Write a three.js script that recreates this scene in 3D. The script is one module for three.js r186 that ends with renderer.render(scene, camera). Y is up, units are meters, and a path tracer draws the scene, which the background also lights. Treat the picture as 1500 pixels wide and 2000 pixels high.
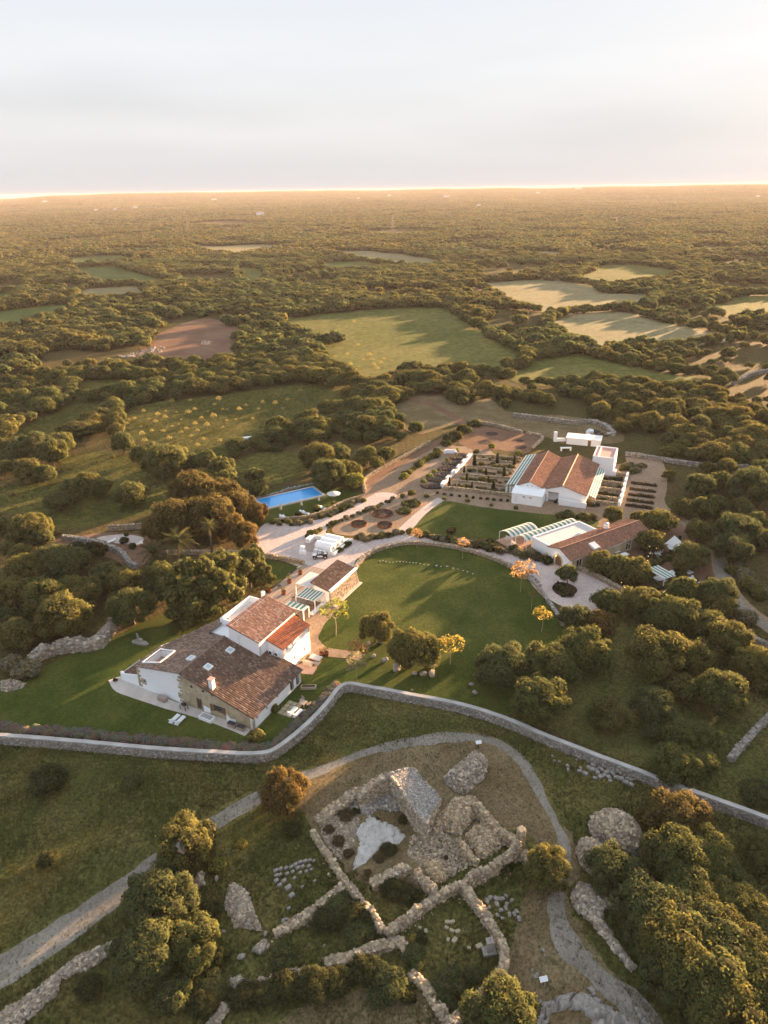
import * as THREE from 'three';
import { mergeGeometries } from 'three/addons/utils/BufferGeometryUtils.js';

// ---------------------------------------------------------------- camera, sky, sun, exposure
const W = 768, H = 1024, D2R = Math.PI / 180;
const scene = new THREE.Scene();
const EYE = 70, PITCH = 24.4 * D2R, ROLL = 0.92 * D2R, F = 1389;          // F: focal length in photograph pixels (1500 x 2000)
const camera = new THREE.PerspectiveCamera(2 * Math.atan(1000 / F) / D2R, W / H, 0.5, 30000);
camera.position.set(0, EYE, 0);
camera.rotation.order = 'YXZ';
camera.rotation.set(-PITCH, 0, -ROLL);
scene.add(camera);
const SUN_AZ = 44.5 * D2R, SUN_EL = 5.6 * D2R;
const sunDir = new THREE.Vector3(Math.sin(SUN_AZ) * Math.cos(SUN_EL), Math.sin(SUN_EL), -Math.cos(SUN_AZ) * Math.cos(SUN_EL));
const sun = new THREE.DirectionalLight(new THREE.Color().setRGB(1, 0.62, 0.33), 5);
sun.position.copy(sunDir).multiplyScalar(400).add(new THREE.Vector3(0, 0, -110));
sun.target.position.set(0, 0, -110);
sun.shadow.radius = 1.6; sun.castShadow = true;
Object.assign(sun.shadow.camera, { left: -260, right: 260, top: 260, bottom: -260, near: 1, far: 1200 });
sun.shadow.mapSize.set(4096, 4096);
scene.add(sun, sun.target);
const renderer = new THREE.WebGLRenderer({ antialias: true });
renderer.setSize(W, H);
renderer.toneMapping = THREE.LinearToneMapping;
renderer.toneMappingExposure = 7.5;
renderer.shadowMap.enabled = true;
scene.fog = new THREE.FogExp2(new THREE.Color().setRGB(1, 0.93, 0.93), 0.000054);

// ---------------------------------------------------------------- random numbers and noise
function rng(a) { return () => { a |= 0; a = a + 0x6D2B79F5 | 0; let t = Math.imul(a ^ a >>> 15, 1 | a); t = t + Math.imul(t ^ t >>> 7, 61 | t) ^ t; return ((t ^ t >>> 14) >>> 0) / 4294967296; }; }
const hash = (x, y, s) => { let h = Math.imul(x, 374761393) + Math.imul(y, 668265263) + Math.imul(s, 974634777) | 0; h = Math.imul(h ^ h >>> 13, 1274126177); return ((h ^ h >>> 16) >>> 0) / 4294967296; };
const sm = t => t * t * (3 - 2 * t), lerp = (a, b, t) => a + (b - a) * t, clamp = (x, a = 0, b = 1) => Math.min(b, Math.max(a, x));
const step = (a, b, x) => sm(clamp((x - a) / (b - a)));
function vnoise(x, y, s = 0, per = 0) {
  const i = Math.floor(x), j = Math.floor(y), u = sm(x - i), v = sm(y - j), w = n => per ? ((n % per) + per) % per : n;
  return lerp(lerp(hash(w(i), w(j), s), hash(w(i + 1), w(j), s), u), lerp(hash(w(i), w(j + 1), s), hash(w(i + 1), w(j + 1), s), u), v);
}
function fbm(x, y, oct = 4, s = 0, per = 0) { let a = 0, g = 0.5, n = 0; for (let k = 0; k < oct; k++) { a += g * vnoise(x, y, s + k * 17, per); n += g; x *= 2; y *= 2; per *= 2; g *= 0.55; } return a / n; }

// the sky: pale evening air, thin bands of cloud low down, warm round the sun
{
  const w = 1024, h = 512, d = new Float32Array(w * h * 4);
  for (let j = 0; j < h; j++) for (let i = 0; i < w; i++) {
    const el = ((j + 0.5) / h - 0.5) * Math.PI, az = ((i + 0.5) / w - 0.5) * 2 * Math.PI;
    const v = new THREE.Vector3(Math.cos(el) * Math.cos(az), Math.sin(el), Math.cos(el) * Math.sin(az));
    const e = Math.max(0, el / D2R), c = v.dot(sunDir), ang = Math.acos(clamp(c, -1, 1)) / D2R;
    // from the horizon up: rose grey, cream, white, pale blue, blue
    const stops = [[0, .352, .340, .340], [0.9, .360, .348, .347], [2.4, .368, .358, .357], [4.5, .386, .384, .385], [8, .400, .410, .422], [13, .380, .404, .436], [30, .375, .405, .445], [90, .315, .365, .430]], away = step(70, 150, ang);
    let k = 0; while (k < stops.length - 2 && e > stops[k + 1][0]) k++;
    const t = sm(clamp((e - stops[k][0]) / (stops[k + 1][0] - stops[k][0])));
    let col = [1, 2, 3].map(n => lerp(stops[k][n], stops[k + 1][n], t) * lerp(1, [0, .90, .98, 1.08][n], away));
    const glow = Math.exp(-ang / 6.5) * 0.8 + Math.exp(-ang / 16) * 0.10;
    col = col.map((x, n) => x + glow * [0.95, 0.62, 0.32][n]);
    const azd = Math.atan2(v.x, -v.z) / D2R;
    const band = (fbm(azd * 0.055 + 40, e * 0.55, 5, 3) - 0.5) * step(1, 3, e) * (1 - step(7, 11, e));
    const wisp = (fbm(azd * 0.03 + 9, e * 0.16, 5, 8) - 0.5) * step(6, 12, e);
    col = col.map((x, n) => Math.max(0.02, x * (1 + band * [0.2, 0.19, 0.17][n] + wisp * 0.05)));
    if (el < 0) col = [.30, .26, .22];
    const o = (j * w + i) * 4, air = 0.29; d[o] = col[0] * air; d[o + 1] = col[1] * air; d[o + 2] = col[2] * air; d[o + 3] = 1;
  }
  const sky = new THREE.DataTexture(d, w, h, THREE.RGBAFormat, THREE.FloatType);
  sky.mapping = THREE.EquirectangularReflectionMapping; sky.magFilter = THREE.LinearFilter; sky.needsUpdate = true;
  scene.background = sky; scene.environment = sky;
}

// ---------------------------------------------------------------- from the photograph's pixels to the place
function ray(px, py) {
  const x = px - 750, y = 1000 - py, c = Math.cos(ROLL), s = Math.sin(ROLL), X = x * c + y * s, Y = -x * s + y * c;
  return [X, Y * Math.cos(PITCH) - F * Math.sin(PITCH), -(F * Math.cos(PITCH) + Y * Math.sin(PITCH))];
}
function P(px, py, h = 0) { const d = ray(px, py), t = (h - EYE) / d[1]; return new THREE.Vector3(d[0] * t, h, d[2] * t); }
const PX = (list, h = 0) => list.map(([x, y]) => { const p = P(x, y, h); return [p.x, p.z]; });
function toPx(x, y, z) { const a = z * -1, Y = y - EYE, f = a * Math.cos(PITCH) - Y * Math.sin(PITCH), u = Y * Math.cos(PITCH) + a * Math.sin(PITCH), X = x / f * F, V = u / f * F, c = Math.cos(ROLL), t = Math.sin(ROLL); return f > 1 ? [750 + X * c - V * t, 1000 - (X * t + V * c)] : [9e9, 9e9]; }
function inside(poly, x, z) { let r = false; for (let i = 0, j = poly.length - 1; i < poly.length; j = i++) { const [a, b] = poly[i], [c, d] = poly[j]; if ((b > z) !== (d > z) && x < (c - a) * (z - b) / (d - b) + a) r = !r; } return r; }
// reading offsets off enlarged crops
const Z = (ox, oy, k) => Object.assign((x, y) => [ox + x / k, oy + y / k], { k });
const Z0 = Z(0, 600, 1.974), Z1 = Z(220, 1180, 3.75), Z2 = Z(440, 880, 2.885), Z3 = Z(960, 840, 5), Z4 = Z(400, 1400, 2.143), Z5 = Z(950, 1450, 2.727), Z6 = Z(0, 1450, 2.679), Z7 = Z(0, 850, 2.679), Z8 = Z(900, 980, 2.5), ZG = Z(780, 820, 6.25), ZP = Z(480, 920, 6.25), ZT = Z(1160, 1020, 4.412), ZL = Z(680, 1180, 5.769), ZB = Z(760, 780, 2.679), ZR = Z(740, 600, 1.974);
const zz = (f, l) => l.map(([x, y, w]) => w ? [...f(x, y), w / f.k] : f(x, y));   // widths shrink with the crop

// ---------------------------------------------------------------- naming
const taken = {};
function numbered(name) { const n = taken[name] = (taken[name] ?? -1) + 1; return n ? name + '_' + String(n).padStart(3, '0') : name; }
function tag(o, label, category, group) { o.userData.label = label; o.userData.category = category; if (group) o.userData.group = group; return o; }
function thing(name, label, category, pos = [0, 0, 0], turn = 0, group) {
  const o = new THREE.Group(); o.name = numbered(name); o.position.set(...pos); o.rotation.y = turn; scene.add(o); return tag(o, label, category, group);
}
function solid(name, geo, mat, parent) {
  const m = new THREE.Mesh(geo, mat); m.name = parent === scene ? numbered(name) : name; m.castShadow = m.receiveShadow = true; parent.add(m); return m;
}
function structure(name, geo, mat) { const m = solid(name, geo, mat, scene); m.userData.kind = 'structure'; return m; }
function copies(name, geo, mat, list, parent, stuff = true) {          // list of [Matrix4, Color?]
  const m = new THREE.InstancedMesh(geo, mat, list.length); m.name = parent === scene ? numbered(name) : name; m.castShadow = m.receiveShadow = true;
  list.forEach(([x, c], i) => { m.setMatrixAt(i, x); if (c) m.setColorAt(i, c); });
  if (stuff) m.userData.kind = 'stuff'; parent.add(m); return m;
}
const RGB = (r, g, b) => new THREE.Color().setRGB(r, g, b);
const mx = (x, y, z, ex = 0, ey = 0, ez = 0, sx = 1, sy = sx, sz = sx) => new THREE.Matrix4().compose(new THREE.Vector3(x, y, z), new THREE.Quaternion().setFromEuler(new THREE.Euler(ex, ey, ez, 'YXZ')), new THREE.Vector3(sx, sy, sz));

// ---------------------------------------------------------------- textures and materials
const toS = x => Math.round(255 * (x <= 0.0031308 ? 12.92 * x : 1.055 * Math.pow(x, 1 / 2.4) - 0.055));
function tex(n, metres, f, srgb = true) {                               // f(u, v) in 0..1, tileable by the use of per
  const d = new Uint8Array(n * n * 4);
  for (let j = 0; j < n; j++) for (let i = 0; i < n; i++) { const c = f(i / n, j / n), o = (j * n + i) * 4; for (let k = 0; k < 3; k++) d[o + k] = srgb ? toS(clamp(c[k])) : Math.round(255 * clamp(c[k])); d[o + 3] = 255; }
  const t = new THREE.DataTexture(d, n, n); t.wrapS = t.wrapT = THREE.RepeatWrapping; t.magFilter = THREE.LinearFilter; t.minFilter = THREE.LinearMipmapLinearFilter; t.generateMipmaps = true;
  if (srgb) t.colorSpace = THREE.SRGBColorSpace; t.repeat.set(1 / metres, 1 / metres); t.needsUpdate = true; return t;
}
// a mottled natural surface: patches between colours a and b, spots of c, fine grain
function mottle(n, metres, a, b, c, { patch = 4, spot = 40, spotAt = 0.68, grain = 0.3, seed = 1 } = {}) {
  return tex(n, metres, (u, v) => {
    const p = step(0.2, 0.8, fbm(u * patch, v * patch, 4, seed, patch)), q = step(spotAt - .06, spotAt + 0.14, vnoise(u * spot, v * spot, seed + 50, spot) * .6 + .2);
    const g = 1 + grain * (vnoise(u * 160, v * 160, seed + 90, 160) - 0.5) * 2 + grain * 0.6 * (hash(Math.floor(u * n), Math.floor(v * n), seed) - 0.5);
    return [0, 1, 2].map(k => lerp(lerp(a[k], b[k], p), c[k], q * 0.4) * g);
  });
}
function relief(n, metres, per, seed = 5, oct = 3) { return tex(n, metres, (u, v) => { const x = fbm(u * per, v * per, oct, seed, per); return [x, x, x]; }, false); }
const std = (o) => new THREE.MeshPhysicalMaterial({ roughness: 0.95, metalness: 0, specularIntensity: (o.roughness ?? .95) > .8 ? 0.15 : 1, ...o });   // rough matter: soil, grass, stone and lime wash hardly shine
const grainBump = relief(512, 6, 64, 5), coarseBump = relief(512, 12, 48, 7);
const M = {
  ground: std({ color: 0xffffff, vertexColors: true, map: mottle(512, 60, [.66, .70, .46], [.82, .74, .56], [.46, .50, .30], { patch: 8, spot: 70, grain: 0.4 }), bumpMap: coarseBump, bumpScale: 0.25 }),
  wildGrass: std({ map: mottle(512, 40, [0.0842, 0.0894, 0.0244], [0.1411, 0.1216, 0.0407], [0.0543, 0.0674, 0.0163], { patch: 9, spot: 60, grain: 0.45, seed: 2 }), bumpMap: coarseBump, bumpScale: 0.22 }),
  lawn: std({ map: mottle(512, 40, [0.0383, 0.0615, 0.0095], [0.0820, 0.0930, 0.0192], [0.0300, 0.0492, 0.0082], { patch: 6, spot: 48, grain: 0.28, seed: 3 }), bumpMap: grainBump, bumpScale: 0.05 }),
  field: std({ map: mottle(512, 240, [0.1027, 0.1171, 0.0281], [0.1473, 0.1406, 0.0415], [0.0759, 0.0918, 0.0234], { patch: 10, spot: 64, grain: 0.3, seed: 4 }), bumpMap: coarseBump, bumpScale: 0.15 }),
  paleField: std({ map: mottle(512, 240, [0.2160, 0.1944, 0.0979], [0.2664, 0.2304, 0.1224], [0.1584, 0.1512, 0.0673], { patch: 10, spot: 40, grain: 0.2, seed: 6 }) }),
  greenField: std({ map: mottle(512, 200, [0.0765, 0.1125, 0.0288], [0.1035, 0.1260, 0.0360], [0.0630, 0.0900, 0.0216], { patch: 8, spot: 40, grain: 0.2, seed: 8 }) }),
  pasture: std({ map: mottle(512, 120, [0.0712, 0.0798, 0.0179], [0.1201, 0.1057, 0.0278], [0.0469, 0.0582, 0.0129], { patch: 9, spot: 60, grain: 0.4, seed: 9 }), bumpMap: coarseBump, bumpScale: 0.25 }),
  earth: std({ map: mottle(512, 30, [0.1584, 0.1150, 0.0581], [0.2229, 0.1700, 0.0929], [0.0998, 0.0880, 0.0379], { patch: 6, spot: 36, spotAt: 0.6, grain: 0.35, seed: 10 }), bumpMap: grainBump, bumpScale: 0.08 }),
  redEarth: std({ map: mottle(512, 40, [0.1800, 0.1013, 0.0641], [0.2250, 0.1387, 0.0911], [0.1200, 0.0675, 0.0405], { patch: 6, spot: 30, grain: 0.25, seed: 11 }), bumpMap: grainBump, bumpScale: 0.06 }),
  gravel: std({ map: mottle(512, 30, [.50, .41, .37], [.58, .48, .435], [.42, .345, .305], { patch: 5, spot: 60, spotAt: 0.62, grain: 0.22, seed: 12 }), bumpMap: grainBump, bumpScale: 0.03 }),
  sandRoad: std({ map: mottle(512, 40, [0.2610, 0.1800, 0.1197], [0.3240, 0.2358, 0.1625], [0.2115, 0.1440, 0.0940], { patch: 6, spot: 40, grain: 0.22, seed: 13 }), bumpMap: grainBump, bumpScale: 0.04 }),
  greyGravel: std({ map: mottle(512, 24, [0.2197, 0.1945, 0.1598], [0.2805, 0.2506, 0.2088], [0.1403, 0.1197, 0.0800], { patch: 8, spot: 44, spotAt: 0.62, grain: 0.22, seed: 14 }), bumpMap: grainBump, bumpScale: 0.012 }),
  darkSoil: std({ map: mottle(512, 12, [.065, .042, .036], [.10, .065, .055], [.045, .03, .025], { patch: 6, spot: 40, grain: 0.4, seed: 15 }), bumpMap: grainBump, bumpScale: 0.1 }),
  white: std({ map: mottle(512, 12, [.85, .85, .85], [.89, .89, .89], [.74, .73, .71], { patch: 3, spot: 16, spotAt: 0.72, grain: 0.04, seed: 16 }), roughness: 0.9 }),
  whiteRoof: std({ map: mottle(512, 12, [.60, .555, .53], [.68, .64, .61], [.48, .43, .40], { patch: 4, spot: 12, spotAt: 0.62, grain: 0.08, seed: 17 }), roughness: 0.95 }),
  stone: std({ map: mottle(512, 3, [0.3740, 0.3272, 0.2712], [0.4862, 0.4301, 0.3647], [0.2338, 0.2057, 0.1683], { patch: 5, spot: 24, grain: 0.25, seed: 18 }), bumpMap: relief(256, 1, 24, 9), bumpScale: 0.02 }),
  ashlar: std({ map: mottle(512, 5, [0.3733, 0.3059, 0.1970], [0.5185, 0.4459, 0.3152], [0.2281, 0.1867, 0.1281], { patch: 4, spot: 14, spotAt: 0.6, grain: 0.2, seed: 19 }), bumpMap: relief(256, 2, 16, 10), bumpScale: 0.03 }),
  rock: std({ vertexColors: false, map: mottle(512, 5, [0.2886, 0.2652, 0.2340], [0.3900, 0.3588, 0.3198], [0.1326, 0.1170, 0.0936], { patch: 4, spot: 18, spotAt: 0.58, grain: 0.3, seed: 20 }), bumpMap: relief(256, 2, 16, 12), bumpScale: 0.06 }),
  paleRock: std({ map: mottle(512, 4, [0.4760, 0.4420, 0.3995], [0.5780, 0.5440, 0.5015], [0.2550, 0.2125, 0.1700], { patch: 5, spot: 16, spotAt: 0.64, grain: 0.2, seed: 21 }), bumpMap: relief(256, 2, 20, 13), bumpScale: 0.05 }),
  stones: std({ color: 0xffffff, roughness: 0.95 }),
  coping: std({ map: mottle(512, 4, [.38, .36, .335], [.50, .475, .445], [.25, .235, .21], { patch: 4, spot: 24, grain: 0.15, seed: 22 }) }),
  tile: std({ color: 0xffffff, roughness: 0.85 }),
  terrace: std({ map: mottle(512, 8, [.44, .27, .20], [.52, .34, .26], [.36, .22, .16], { patch: 4, spot: 20, grain: 0.1, seed: 23 }), roughness: 0.85 }),
  pink: std({ map: mottle(256, 8, [.58, .33, .27], [.64, .39, .33], [.50, .28, .23], { patch: 4, spot: 20, grain: 0.08, seed: 24 }) }),
  wood: std({ color: RGB(.16, .085, .04), roughness: 0.7 }),
  greyWood: std({ map: tex(256, 4, (u, v) => { const g = 0.85 + 0.3 * fbm(u * 4, v * 64, 3, 2, 4); return [.36 * g, .29 * g, .245 * g]; }), roughness: 0.85 }),
  darkWood: std({ color: RGB(.05, .03, .02), roughness: 0.6 }),
  redPaint: std({ color: RGB(.22, .04, .03), roughness: 0.6 }),
  glass: new THREE.MeshPhysicalMaterial({ color: RGB(.85, .90, .92), roughness: 0.05, metalness: 0, transmission: 1, thickness: 0 }),
  pylonSteel: std({ color: RGB(.20, .20, .20), roughness: 0.7 }),
  metal: std({ color: RGB(.55, .56, .57), roughness: 0.4, metalness: 0.7 }),
  black: std({ color: RGB(.015, .015, .017), roughness: 0.5 }),
  charcoal: std({ color: RGB(.045, .045, .05), roughness: 0.8 }),
  cream: std({ color: RGB(.62, .54, .42), roughness: 0.95 }),
  canvas: new THREE.MeshPhysicalMaterial({ color: RGB(.78, .76, .73), roughness: 1, transmission: 0.3, thickness: 0 }),
  whitePaint: std({ color: RGB(.80, .80, .79), roughness: 0.55 }),
  greenStripe: std({ color: RGB(.10, .24, .18), roughness: 0.9 }),
  rust: std({ color: RGB(.19, .075, .035), roughness: 0.9 }),
  bark: std({ color: RGB(.13, .10, .075), roughness: 1, map: mottle(256, 1, [.6, .6, .6], [1, 1, 1], [.4, .4, .4], { patch: 4, spot: 16, seed: 25 }) }),
  paleBark: std({ color: RGB(.36, .29, .20), roughness: 1 }),
  poolTile: std({ map: mottle(512, 6, [.06, .46, .86], [.07, .49, .89], [.05, .43, .83], { patch: 4, spot: 30, grain: 0.06, seed: 26 }), roughness: 0.4 }),
  water: new THREE.MeshPhysicalMaterial({ color: RGB(.80, .93, 1), transmission: 1, thickness: 0, roughness: 0.03, ior: 1.33 }),
  poolStone: std({ map: mottle(256, 4, [.52, .46, .41], [.60, .54, .49], [.44, .39, .35], { patch: 4, spot: 20, grain: 0.12, seed: 27 }) }),
  aqua: std({ color: RGB(.20, .42, .36), roughness: 0.15 }),
  bulb: new THREE.MeshStandardMaterial({ color: RGB(.9, .7, .3), emissive: RGB(1, .62, .18), emissiveIntensity: 0.35 }),
  sign: std({ color: RGB(.78, .79, .80), roughness: 0.5 }),
};

// ---------------------------------------------------------------- shapes
function smooth(pts, closed, gap = 1) {
  const c = new THREE.CatmullRomCurve3(pts.map(([x, z]) => new THREE.Vector3(x, 0, z)), closed, 'centripetal');
  const n = Math.max(pts.length, Math.ceil(c.getLength() / gap)), l = c.getSpacedPoints(n);
  if (closed) l.pop(); return l.map(p => [p.x, p.z]);
}
function sheetGeo(pts, y) {
  const g = new THREE.ShapeGeometry(new THREE.Shape(pts.map(([x, z]) => new THREE.Vector2(x, -z))));
  g.rotateX(-Math.PI / 2); g.translate(0, y, 0); return g;
}
function ragged(pts, amp, s = 1) { return pts.map(([x, z], i) => [x + (fbm(x * 0.9, z * 0.9, 3, s) - 0.5) * 2 * amp, z + (fbm(x * 0.9 + 50, z * 0.9, 3, s) - 0.5) * 2 * amp]); }
function sheet(name, mat, y, px, { round = true, gap = 1, rough = 0.3 } = {}) {
  let p = PX(px); if (round) p = ragged(smooth(p, true, gap), rough);
  return structure(name, sheetGeo(p, y), mat);
}
function offsets(pts) {                                                  // left-hand normals with mitres
  return pts.map((p, i) => {
    const a = pts[Math.max(0, i - 1)], b = pts[Math.min(pts.length - 1, i + 1)]; let dx = b[0] - a[0], dz = b[1] - a[1]; const l = Math.hypot(dx, dz) || 1;
    return [dz / l, -dx / l];
  });
}
function track(name, mat, y, px, widths, { gap = 0.8, rough = 0.35 } = {}) {   // a road: centre line with a width at each point
  const raw = PX(px), p = smooth(raw, false, gap), n = offsets(p), L = [], R = [];
  p.forEach((q, i) => { const t = i / (p.length - 1) * (widths.length - 1), k = Math.min(widths.length - 2, Math.floor(t)), w = lerp(widths[k], widths[k + 1], t - k) / 2;
    const a = w * (1 + rough * (fbm(q[0] * 0.5, q[1] * 0.5, 3, 4) - 0.5)), b = w * (1 + rough * (fbm(q[0] * 0.5 + 70, q[1] * 0.5, 3, 6) - 0.5));
    L.push([q[0] + n[i][0] * a, q[1] + n[i][1] * a]); R.push([q[0] - n[i][0] * b, q[1] - n[i][1] * b]); });
  return structure(name, stripGeo(L, R, y), mat);
}
function stripGeo(L, R, y) {
  const pos = [], uv = [], idx = [];
  L.forEach((l, i) => { const r = R[i]; pos.push(l[0], y, l[1], r[0], y, r[1]); uv.push(l[0], l[1], r[0], r[1]); if (i) { const k = 2 * i; idx.push(k - 2, k - 1, k, k - 1, k + 1, k); } });
  const g = new THREE.BufferGeometry(); g.setAttribute('position', new THREE.Float32BufferAttribute(pos, 3)); g.setAttribute('uv', new THREE.Float32BufferAttribute(uv, 2)); g.setIndex(idx); g.computeVertexNormals(); return g;
}
// a bar of rectangular section along a line on the ground, from y0 to a top that may vary; side faces get uv in metres
function bar(pts, half, y0, top) {
  const n = offsets(pts), pos = [], uv = [], idx = []; let s = 0;
  const T = i => typeof top === 'function' ? top(i / (pts.length - 1)) : top;
  pts.forEach((p, i) => {
    if (i) s += Math.hypot(p[0] - pts[i - 1][0], p[1] - pts[i - 1][1]);
    const a = [p[0] + n[i][0] * half, p[1] + n[i][1] * half], b = [p[0] - n[i][0] * half, p[1] - n[i][1] * half], t = T(i);
    [[a, y0], [a, t], [a, t], [b, t], [b, t], [b, y0]].forEach(([q, y], k) => { pos.push(q[0], y, q[1]); uv.push(s, k < 2 ? y : k < 4 ? (k === 2 ? 0 : 2 * half) : y); });
    if (i) { const k = 6 * i; for (const j of [0, 2, 4]) idx.push(k - 6 + j, k + j, k - 5 + j, k - 5 + j, k + j, k + 1 + j); }
  });
  const e = 6 * (pts.length - 1); idx.push(0, 1, 5, 1, 4, 5, e, e + 5, e + 1, e + 1, e + 5, e + 4);
  const g = new THREE.BufferGeometry(); g.setAttribute('position', new THREE.Float32BufferAttribute(pos, 3)); g.setAttribute('uv', new THREE.Float32BufferAttribute(uv, 2)); g.setIndex(idx); const f = g.toNonIndexed(); f.computeVertexNormals(); return f;
}
function box(x0, x1, y0, y1, z0, z1) {                                   // uv in metres
  const g = new THREE.BoxGeometry(x1 - x0, y1 - y0, z1 - z0), p = g.attributes.position, n = g.attributes.normal, uv = g.attributes.uv;
  g.translate((x0 + x1) / 2, (y0 + y1) / 2, (z0 + z1) / 2);
  for (let i = 0; i < p.count; i++) { const a = Math.abs(n.getX(i)) > .5 ? p.getZ(i) : p.getX(i), b = Math.abs(n.getY(i)) > .5 ? p.getZ(i) : p.getY(i); uv.setXY(i, a, b); }
  return g;
}
function panel(poly, holes, th) {                                        // an upright slab with openings, in its own x-y plane, from z = -th to 0
  const s = new THREE.Shape(poly.map(p => new THREE.Vector2(...p)));
  for (const [x0, y0, x1, y1] of holes) s.holes.push(new THREE.Path([[x0, y0], [x0, y1], [x1, y1], [x1, y0]].map(p => new THREE.Vector2(...p))));
  const g = new THREE.ExtrudeGeometry(s, { depth: th, bevelEnabled: false }); g.translate(0, 0, -th); return g;
}
function rod(a, b, r, seg = 6) { const A = new THREE.Vector3(...a), B = new THREE.Vector3(...b), d = B.clone().sub(A), g = new THREE.CylinderGeometry(r, r, d.length(), seg); g.applyQuaternion(new THREE.Quaternion().setFromUnitVectors(new THREE.Vector3(0, 1, 0), d.normalize())); g.translate(...A.add(B).multiplyScalar(.5).toArray()); return g; }
function clean(gs) { return mergeGeometries(gs.map(g => { const n = g.index ? g.toNonIndexed() : g; for (const k of Object.keys(n.attributes)) if (!['position', 'normal', 'uv'].includes(k)) n.deleteAttribute(k); return n; })); }
function lumpy(seed, sx, sy, sz, amp = 0.25, det = 1) {                  // a stone: a rounded irregular body
  const g = new THREE.IcosahedronGeometry(1, det), p = g.attributes.position, v = new THREE.Vector3();
  const off = seed * 13.7;
  for (let i = 0; i < p.count; i++) {
    v.fromBufferAttribute(p, i).normalize(); const m = Math.pow(Math.pow(Math.abs(v.x), 3.2) + Math.pow(Math.abs(v.y), 3.2) + Math.pow(Math.abs(v.z), 3.2), -1 / 3.2);
    const k = m * (1 + amp * (fbm(v.x * 1.6 + off, v.y * 1.6 + v.z * 2.1 + off, 2, seed) - 0.5) * 2); p.setXYZ(i, v.x * k * sx, v.y * k * sy, v.z * k * sz);
  }
  g.computeVertexNormals(); return g;
}
const STONES = [0, 1, 2, 3, 4].map(k => lumpy(k + 1, 0.5, 0.4, 0.5, 0.45, 0));
const BOULDERS = [0, 1, 2, 3].map(k => lumpy(k + 21, 0.5, 0.42, 0.5, 0.35, 2));
const stoneTint = (R, warm = 0) => { const v = 0.15 + 0.34 * R() * R() + 0.12 * R(), w = warm + 0.16 * (R() - 0.3); return RGB(v * (1.04 + w), v * (0.95 + w * 0.3), v * (0.85 - w * 0.5)); };
function pileOn(parent, list, name = 'stones') {                          // stones shared between five shapes
  const by = [[], [], [], [], []]; list.forEach((e, i) => by[(i * 7 + (i >> 3)) % 5].push(e));
  by.forEach((l, k) => l.length && copies(name, STONES[k], M.stones, l, parent));
}
// dry stone wall along a line: an inner core and stones laid on faces and top
function stoneWall(name, label, pts, { h = 1.4, t = 0.7, size = 0.26, coping = 0, ruin = 0, group, seed = 1, warm = 0, cat = 'stone wall', top } = {}) {
  const R = rng(seed * 977 + 5), g = thing(name, label, cat, [0, 0, 0], 0, group), p = smooth(pts, false, 0.6);
  const hh = s => { const b = top ? top(s) : h; return ruin ? b * (1 - ruin * clamp(fbm(s * p.length * 0.3, seed * 3.1, 3, seed) * 1.7 - .35)) : b; };
  const inset = size * 0.42, list = []; const nrm = offsets(p);
  solid('core', bar(p, t / 2 - inset, -0.05, s => hh(s) - inset), M.stone, g);
  let len = 0; const acc = [0]; for (let i = 1; i < p.length; i++) acc.push(len += Math.hypot(p[i][0] - p[i - 1][0], p[i][1] - p[i - 1][1]));
  const place = s => { let i = 1; while (i < p.length - 1 && acc[i] < s) i++; const u = (s - acc[i - 1]) / (acc[i] - acc[i - 1] || 1); return [lerp(p[i - 1][0], p[i][0], u), lerp(p[i - 1][1], p[i][1], u), nrm[i]]; };
  const put = (s, off, y, k) => { const [x, z, n] = place(clamp(s, 0, len)); list.push([mx(x + n[0] * off, y, z + n[1] * off, R() * .5, R() * 6.3, R() * .5, k * (1.1 + .5 * R()), k * (.7 + .4 * R()), k * (1 + .4 * R())), stoneTint(R, warm)]); };
  for (let s = 0; s <= len; s += size * 0.98) {
    const H1 = hh(s / len);
    for (let y = size * 0.3; y < H1 - (coping ? size * .6 : 0); y += size * 0.8) for (const d of [-1, 1]) put(s + (R() - .5) * size * .6, d * (t / 2 - size * .26), y + (R() - .5) * size * .2, size * (.5 + .85 * R()));
    if (!coping) for (let o = -t / 2 + size * .4; o < t / 2; o += size * .85) put(s + (R() - .5) * size * .6, o + (R() - .5) * size * .3, H1 - size * .22, size * (.45 + 1.0 * R()));
  }
  pileOn(g, list);
  if (coping) solid('coping', bar(p.map(([x, z], i) => [x + (R() - .5) * .05, z + (R() - .5) * .05]), t / 2 + 0.03, h - 0.12, s => h + coping + .05 * fbm(s * 160, seed, 2, 5)), M.coping, g);
  return g;
}
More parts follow.
